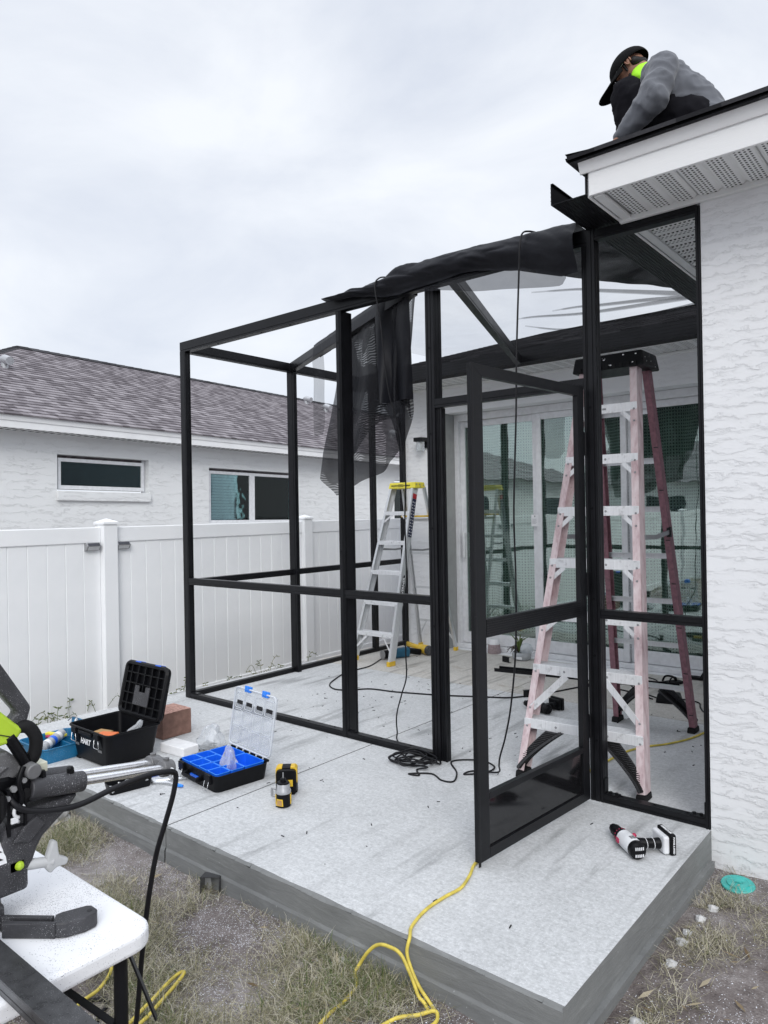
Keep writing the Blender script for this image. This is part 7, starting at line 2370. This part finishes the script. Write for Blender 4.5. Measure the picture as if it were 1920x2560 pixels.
man = thing('person', 'man in black cap and grey sweatshirt crouching on the roof edge, reaching down', 'person', (-0.25, 0.35, 3.04))
LS, LE, LW = V(-0.212, 0.175, 3.572), V(-0.225, 0.075, 3.395), V(-0.385, 0.125, 3.300)
RS, RE, RW = V(-0.240, 0.515, 3.635), V(-0.33, 0.60, 3.47), V(-0.47, 0.42, 3.36)
HD = V(-0.425, 0.335, 3.728)
fwd = V(-0.80, -0.05, -0.60).normalized()
sidev = V(0, 1, 0)
upv = sidev.cross(fwd).normalized()
if upv.z < 0:
    upv = -upv
def hp(f, s, u):
    return HD + fwd * f + V(0, 1, 0) * s + upv * u
def hand(wrist, d, palm_n, s):
    """five curled fingers and a thumb on a palm"""
    d = d.normalized(); n = palm_n.normalized(); w = d.cross(n).normalized() * s
    out = [(wrist, 0.022, wrist + d * 0.045, 0.024)]
    for i, (off, L_) in enumerate(((-0.026, 0.062), (-0.009, 0.072), (0.009, 0.068), (0.026, 0.054))):
        a = wrist + d * 0.062 + w * off
        b = a + d * L_ * 0.45 + n * 0.008
        c = b + d * L_ * 0.25 + n * L_ * 0.28
        out += [(wrist + d * 0.02 + w * off * 0.7, 0.013, a, 0.011), (a, 0.0098, b, 0.009), (b, 0.009, c, 0.0075)]
    t0 = wrist + d * 0.018 + w * -0.026
    t1 = t0 + (d * 0.6 - w * 0.8).normalized() * 0.036
    out += [(t0, 0.013, t1, 0.0105), (t1, 0.0105, t1 + (d * 0.9 - w * 0.1 + n * 0.4).normalized() * 0.03, 0.0085)]
    return out
body_caps = [
    (V(-0.10, 0.35, 3.33), 0.085, V(-0.16, 0.35, 3.46), 0.085), (V(-0.16, 0.35, 3.46), 0.085, V(-0.235, 0.35, 3.59), 0.085),
    (V(-0.235, 0.35, 3.59), 0.07, V(-0.30, 0.35, 3.655), 0.055), (V(-0.30, 0.35, 3.655), 0.046, hp(-0.03, 0, -0.05), 0.046),
    (LS, 0.045, LE, 0.040), (LE, 0.038, LW, 0.024), (RS, 0.045, RE, 0.040), (RE, 0.038, RW, 0.024), (LS, 0.05, RS, 0.05),
    (V(-0.09, 0.27, 3.34), 0.075, V(-0.425, 0.285, 3.575), 0.050), (V(-0.425, 0.285, 3.575), 0.048, V(-0.375, 0.29, 3.10), 0.032),
    (V(-0.09, 0.43, 3.34), 0.075, V(-0.40, 0.455, 3.555), 0.050), (V(-0.40, 0.455, 3.555), 0.048, V(-0.36, 0.45, 3.11), 0.032)]
balls = [(HD, 0.080, (1.0, 0.86, 1.05)), (hp(0.035, 0, -0.045), 0.055, (1, 0.86, 1)), (hp(0.062, 0, -0.078), 0.026, (1, 1, 1)),
         (hp(0.090, 0, -0.022), 0.012, (1.2, 0.9, 1.2)), (hp(0.082, 0, -0.008), 0.010, (1, 0.8, 1.4))]
body_caps += hand(LW, V(-0.75, 0.05, -0.55), V(-0.2, 0, -1), 1) + hand(RW, V(-0.80, -0.1, -0.55), V(-0.2, 0, -1), -1)
for s in (-1, 1):
    body_caps += [(hp(-0.012, s * 0.070, 0.005), 0.010, hp(-0.020, s * 0.076, 0.018), 0.012), (hp(-0.020, s * 0.076, 0.018), 0.012, hp(-0.012, s * 0.078, -0.016), 0.008),
                  (hp(0.074, s * 0.028, 0.002), 0.008, hp(0.072, s * 0.036, 0.002), 0.007)]
blob('body', body_caps, M['skin'], man, 0.006, 4, balls=balls)
# ear rim and eye so that the profile reads
for s in (-1, 1):
    mb = MB().tube([hp(-0.016 + 0.014 * math.cos(t * PI / 9), s * 0.083, 0.0 + 0.024 * math.sin(t * PI / 9)) for t in range(-4, 12)], 0.0042, 6)
    mb.build('ear_rim', M['skin'], man, world=True, smooth=9)
    mb = MB().ball(hp(0.071, s * 0.030, 0.003), 0.0085, 10, 8); mb.build('eye', M['hair'], man, world=True, smooth=9)
blob('hair', [(hp(-0.035, -0.055, -0.015), 0.024, hp(-0.05, 0.0, -0.02), 0.034), (hp(-0.05, 0.0, -0.02), 0.034, hp(-0.035, 0.055, -0.015), 0.024),
              (hp(0.010, -0.071, 0.004), 0.008, hp(0.014, -0.068, -0.032), 0.007), (hp(0.010, 0.071, 0.004), 0.008, hp(0.014, 0.068, -0.032), 0.007)], M['hair'], man, 0.006, 2)
blob('beard', [(hp(0.02, -0.058, -0.055), 0.010, hp(0.058, -0.032, -0.088), 0.014), (hp(0.058, -0.032, -0.088), 0.014, hp(0.066, 0.0, -0.094), 0.015),
               (hp(0.066, 0.0, -0.094), 0.015, hp(0.058, 0.032, -0.088), 0.014), (hp(0.058, 0.032, -0.088), 0.014, hp(0.02, 0.058, -0.055), 0.010)], M['hair'], man, 0.006, 3)
sweat = [
    (V(-0.068, 0.35, 3.295), 0.134, V(-0.150, 0.35, 3.46), 0.128), (V(-0.150, 0.30, 3.45), 0.112, V(-0.215, 0.28, 3.555), 0.106), (V(-0.150, 0.40, 3.46), 0.112, V(-0.225, 0.42, 3.585), 0.110),
    (V(-0.215, 0.27, 3.550), 0.105, V(-0.250, 0.25, 3.590), 0.090), (V(-0.225, 0.43, 3.585), 0.105, V(-0.255, 0.45, 3.635), 0.092), (V(-0.250, 0.25, 3.59), 0.090, V(-0.255, 0.45, 3.635), 0.092),
    (V(-0.270, 0.31, 3.625), 0.074, V(-0.275, 0.39, 3.640), 0.076),
    (LS, 0.076, LE, 0.070), (LE, 0.072, LE.lerp(LW, 0.55), 0.056), (LE.lerp(LW, 0.5), 0.057, LE.lerp(LW, 1.12), 0.036),
    (RS, 0.080, RE, 0.066), (RE, 0.066, RE.lerp(RW, 0.55), 0.05), (RE.lerp(RW, 0.5), 0.05, RE.lerp(RW, 1.1), 0.036)]
blob('sweatshirt', sweat, M['sweat'], man, 0.008, 7, 0.010, 11)
tro = [(V(-0.10, 0.29, 3.31), 0.108, V(-0.10, 0.41, 3.31), 0.108),
       (V(-0.11, 0.265, 3.325), 0.104, V(-0.430, 0.285, 3.585), 0.080), (V(-0.430, 0.285, 3.585), 0.080, V(-0.385, 0.29, 3.15), 0.058),
       (V(-0.09, 0.435, 3.335), 0.108, V(-0.405, 0.455, 3.560), 0.080), (V(-0.405, 0.455, 3.560), 0.080, V(-0.365, 0.45, 3.15), 0.058)]
blob('trousers', tro, M['trousers'], man, 0.010, 7, 0.008, 12)
for y in (0.29, 0.45):
    blob('shoe', [(V(-0.335, y, 3.075), 0.040, V(-0.42, y, 3.055), 0.038), (V(-0.42, y, 3.055), 0.038, V(-0.465, y, 3.045), 0.030)], M['rubber'], man, 0.008, 3)
blob('collar', [(V(-0.318, 0.35, 3.668), 0.066, hp(-0.008, 0, -0.074), 0.061)], M['hivis'], man, 0.007, 3, 0.004, 20)
# cap
def capf(u, v):
    a = 2 * PI * u
    t = v * rad(96)
    return hp(-0.004 + 0.108 * math.sin(t) * math.cos(a), 0.092 * math.sin(t) * math.sin(a), 0.014 + 0.090 * math.cos(t))
mb = MB().grid(capf, 36, 14); cp_ = mb.build('cap', M['cap'], man, world=True, smooth=9)
cp_.modifiers.new('t', 'SOLIDIFY').thickness = 0.003
def brim(u, v):
    a = (u - 0.5) * PI * 0.86
    r = 0.103 + v * 0.105 * math.cos(a) ** 0.6
    return hp(r * math.cos(a), (0.092 + 0.006 * v) * math.sin(a), 0.016 - 0.012 * v - 0.035 * abs(math.sin(a)) ** 2 * (0.4 + v * 0.6))
mb = MB().grid(brim, 24, 8); b_ = mb.build('cap_brim', M['cap'], man, world=True, smooth=9)
b_.modifiers.new('t', 'SOLIDIFY').thickness = 0.004
mb = MB().ball(hp(-0.004, 0, 0.105), 0.007, 8, 6); mb.build('cap_button', M['cap'], man, world=True, smooth=9)
# spectacles
for s in (-1, 1):
    mb = MB().tube([hp(0.088 + 0.002 * math.cos(t), s * (0.031 + 0.022 * math.cos(t * PI / 8)), -0.006 + 0.017 * math.sin(t * PI / 8)) for t in range(16)], 0.0016, 5, True)
    sp = mb.build('spectacles', M['steel'], man, world=True, smooth=9)
    mb = MB().add([hp(0.088, s * (0.031 + 0.021 * math.cos(t * PI / 8)), -0.006 + 0.016 * math.sin(t * PI / 8)) for t in range(16)], [tuple(range(16))])
    mb.build('lens', M['lens'], sp, world=True)
    mb = MB().tube([hp(0.089, s * 0.053, 0.002), hp(0.05, s * 0.078, 0.006), hp(-0.01, s * 0.082, 0.010)], 0.0018, 5); mb.build('temple', M['steel'], sp, world=True, smooth=9)
# ------------------------------------------------------------------ grass, weeds, stones
def patchiness(x, y):
    return mnoise.noise(V(x * 2.3 + 4, y * 2.3, 0.5)) + 0.5 * mnoise.noise(V(x * 6.1, y * 6.1, 2.5))
def blades(regions, n_total, lmin, lmax, flat, name, m, label, thr, wid=0.0022, avoid=()):
    """curved tapering strips, five corners each"""
    rng = np.random.default_rng(len(name) + n_total)
    area = [(b - a) * (d - c) for a, b, c, d, w in regions]
    wts = np.array([ar * r[4] for ar, r in zip(area, regions)])
    wts /= wts.sum()
    verts, faces = [], []
    for (x0, x1, y0, y1, _), w in zip(regions, wts):
        want = int(n_total * w)
        tries = 0
        got = 0
        while got < want and tries < want * 6:
            tries += 1
            x, y = rng.uniform(x0, x1), rng.uniform(y0, y1)
            if any(a < x < b and c < y < d for a, b, c, d in avoid):
                continue
            pt = patchiness(x, y)
            if pt + rng.normal(0, 0.16) < thr:
                continue
            got += 1
            L = rng.uniform(lmin, lmax) * (0.75 + 0.5 * min(1, max(0, pt + 0.3)))
            a = rng.uniform(0, 2 * PI)
            lying = rng.random() < flat
            l1 = rng.uniform(0.85, 1.45) if lying else rng.uniform(0.1, 0.8)
            l2 = l1 + rng.uniform(-0.1, 0.75) if lying else l1 + rng.uniform(0.2, 0.9)
            dx, dy = math.cos(a), math.sin(a)
            px, py = -dy, dx
            z = gz(x, y) - 0.004
            h1, o1 = L * 0.5 * math.cos(l1), L * 0.5 * math.sin(l1)
            h2, o2 = h1 + L * 0.5 * math.cos(l2), o1 + L * 0.5 * math.sin(l2)
            zr = rng.uniform(0.0, 0.016) if lying else 0
            w2 = wid * rng.uniform(0.6, 1.3) * 0.5
            tw = rng.normal(0, 0.32) * L
            n = len(verts)
            verts += [(x - px * w2, y - py * w2, z + zr), (x + px * w2, y + py * w2, z + zr),
                      (x + dx * o1 - px * w2 * .8, y + dy * o1 - py * w2 * .8, z + zr + h1), (x + dx * o1 + px * w2 * .8, y + dy * o1 + py * w2 * .8, z + zr + h1),
                      (x + dx * o2 + px * tw, y + dy * o2 + py * tw, max(z + 0.006, z + zr + h2))]
            faces += [(n, n + 1, n + 3, n + 2), (n + 2, n + 3, n + 4)]
    me = bpy.data.meshes.new(name)
    me.from_pydata(verts, [], faces)
    me.update()
    o = link(name, me, m, None, kind='stuff')
    return tag(o, label, 'grass')
AV = [(-4.16, 0.05, -1.50, 3.0), (-0.01, 7, 0.0, 3.0)]
FRONT = [(-3.3, 0.15, -2.35, -1.50, 1.0), (-4.6, -1.0, -3.2, -2.35, 0.35), (-1.0, 1.2, -3.0, -2.3, 0.3), (0.05, 1.0, -1.9, -0.005, 1.0), (-4.6, -3.3, -2.4, -1.5, 0.6)]
blades(FRONT, 47000, 0.04, 0.105, 0.90, 'dry_grass', M['grass'], 'tangled dry straw coloured grass on the bare ground around the slab', 0.02, 0.0019, AV)
blades(FRONT, 9000, 0.035, 0.09, 0.45, 'green_grass', M['grass_lush'], 'tufts of green grass growing in the soil around the slab', 0.40, 0.0028, AV)
blades([(-4.66, -4.17, -2.2, 2.9, 1.0)], 2600, 0.03, 0.10, 0.25, 'fence_weeds', M['grass_lush'], 'thin weeds and grass along the foot of the white fence', -0.05, 0.0026, [(-4.16, 0, -1.49, 3)])
blades([(-14, 8, -8.5, -3.2, 1.0)], 9000, 0.06, 0.14, 0.3, 'lawn', M['grass'], 'rough lawn behind the work area', -0.4, 0.008)
blades([(-8.0, -4.85, -4, 9, 1.0)], 4000, 0.06, 0.14, 0.3, 'side_lawn', M['grass_lush'], 'lawn strip between the fence and the neighbouring house', -0.4, 0.008)
# tall wiry weeds against the fence
mb = MB()
rs = random.Random(31)
for k in range(46):
    y = rs.choice([rs.gauss(-0.95, 0.12), rs.gauss(-0.55, 0.18), rs.uniform(-1.6, 2.7), rs.gauss(0.25, 0.2), rs.gauss(1.2, 0.25)])
    x = P0.x - math.sin(TH) * (y - P0.y) + 0.05 + rs.uniform(0.0, 0.30)
    if x > -4.17 and y > -1.49:
        x = -4.18
    H = rs.uniform(0.12, 0.34)
    a = rs.uniform(0, 2 * PI)
    d_ = V(math.cos(a), math.sin(a), 0)
    b_ = V(x, y, gz(x, y))
    pts = spline([b_, b_ + d_ * 0.03 + V(0, 0, H * 0.5), b_ + d_ * 0.08 + V(0, 0, H * 0.9), b_ + d_ * rs.uniform(0.10, 0.2) + V(0, 0, H * rs.uniform(0.6, 1.0))], 4)
    pts = [V(max(p.x, P0.x - math.sin(TH) * (p.y - P0.y) + 0.03), p.y, p.z) for p in pts]
    mb.tube(pts, 0.0022, 4)
    for j in range(2, len(pts) - 1, 2):
        for s in (-1, 1):
            q = d_.cross(V(0, 0, 1)) * s
            t_ = pts[j] + q * rs.uniform(0.02, 0.045) + V(0, 0, rs.uniform(-.01, .02))
            t_.x = max(t_.x, P0.x - math.sin(TH) * (t_.y - P0.y) + 0.03)
            mb.add([pts[j], pts[j] * 0.5 + t_ * 0.5 + V(0, 0, .006), t_, pts[j] * 0.5 + t_ * 0.5 - V(0, 0, .006)], [(0, 1, 2, 3)])
tag(mb.build('tall_weeds', M['grass_lush'], kind='stuff'), 'wiry dark weeds standing against the foot of the white fence', 'weeds')
def stone(x, y, r, seed, label, m='rock'):
    mb = MB().ball((0, 0, 0), 1, 12, 8)
    for i, p in enumerate(mb.v):
        k = r * (1 + 0.45 * mnoise.noise(p * 1.3 + V(seed, 0, 0)) + 0.2 * mnoise.noise(p * 3 + V(seed, 0, 0)))
        mb.v[i] = V(p.x * k, p.y * k, p.z * k * 0.6)
    mb.xf(Matrix.Translation(V(x, y, gz(x, y) + r * 0.25)))
    tag(mb.build('stone', M[m], smooth=0.6), label, 'stone', 'pale mortar lumps by the slab')
STONES = [(0.10, -0.36, 0.022, 'pale mortar lump nearest the teal drain cap'), (0.085, -0.47, 0.020, 'pale mortar lump, second from the teal drain cap'),
          (0.075, -0.60, 0.018, 'pale mortar lump, third from the teal drain cap'), (0.08, -0.68, 0.022, 'pale mortar lump, fourth from the teal drain cap'),
          (0.09, -0.83, 0.020, 'pale mortar lump farthest along the slab edge in the bare sand'), (0.10, -1.19, 0.024, 'pale mortar lump in the grass by the near slab corner'),
          (-0.83, -1.53, 0.020, 'round grey lump stuck to the foot of the front slab edge')]
for x, y, r, l_ in STONES:
    stone(x, y, r, x * 9, l_)
# loose chips of filings and bits lying in the soil
mb = MB()
rs = random.Random(41)
for k in range(2600):
    x, y = (rs.uniform(-2.6, -0.1), -1.5 - abs(rs.gauss(0, 0.28))) if k % 3 else (rs.uniform(0.05, 0.5), rs.uniform(-1.5, -0.4))
    z = gz(x, y) + rs.uniform(0.002, 0.02)
    a = rs.uniform(0, 6.3)
    s = rs.uniform(0.0012, 0.0032)
    mb.add([V(x + s * math.cos(a), y + s * math.sin(a), z), V(x - s * math.sin(a) * .6, y + s * math.cos(a) * .6, z + s * .5), V(x - s * math.cos(a), y - s * math.sin(a), z), V(x + s * math.sin(a) * .6, y - s * math.cos(a) * .6, z + s * .2)], [(0, 1, 2, 3)])
tag(mb.build('metal_filings', M['filings'], kind='stuff'), 'bright metal filings scattered over the soil', 'filings')
mb = MB()
for k in range(70):
    x, y = (rs.uniform(-2.8, -0.1), rs.uniform(-2.3, -1.52)) if k % 2 else (rs.uniform(0.06, 0.8), rs.uniform(-1.6, -0.1))
    a = rs.uniform(0, 6.3); L_ = rs.uniform(0.012, 0.035); w = L_ * rs.uniform(0.15, 0.35)
    c = V(x, y, gz(x, y) + rs.uniform(0.008, 0.025))
    d_ = V(math.cos(a), math.sin(a), rs.uniform(-.3, .3)); q = V(-math.sin(a), math.cos(a), rs.uniform(-.3, .3))
    mb.add([c - d_ * L_, c + q * w, c + d_ * L_, c - q * w], [(0, 1, 2, 3)])
tag(mb.build('dead_leaves', M['straw'], kind='stuff'), 'dead leaf scraps and wood chips on the soil', 'dead leaves')
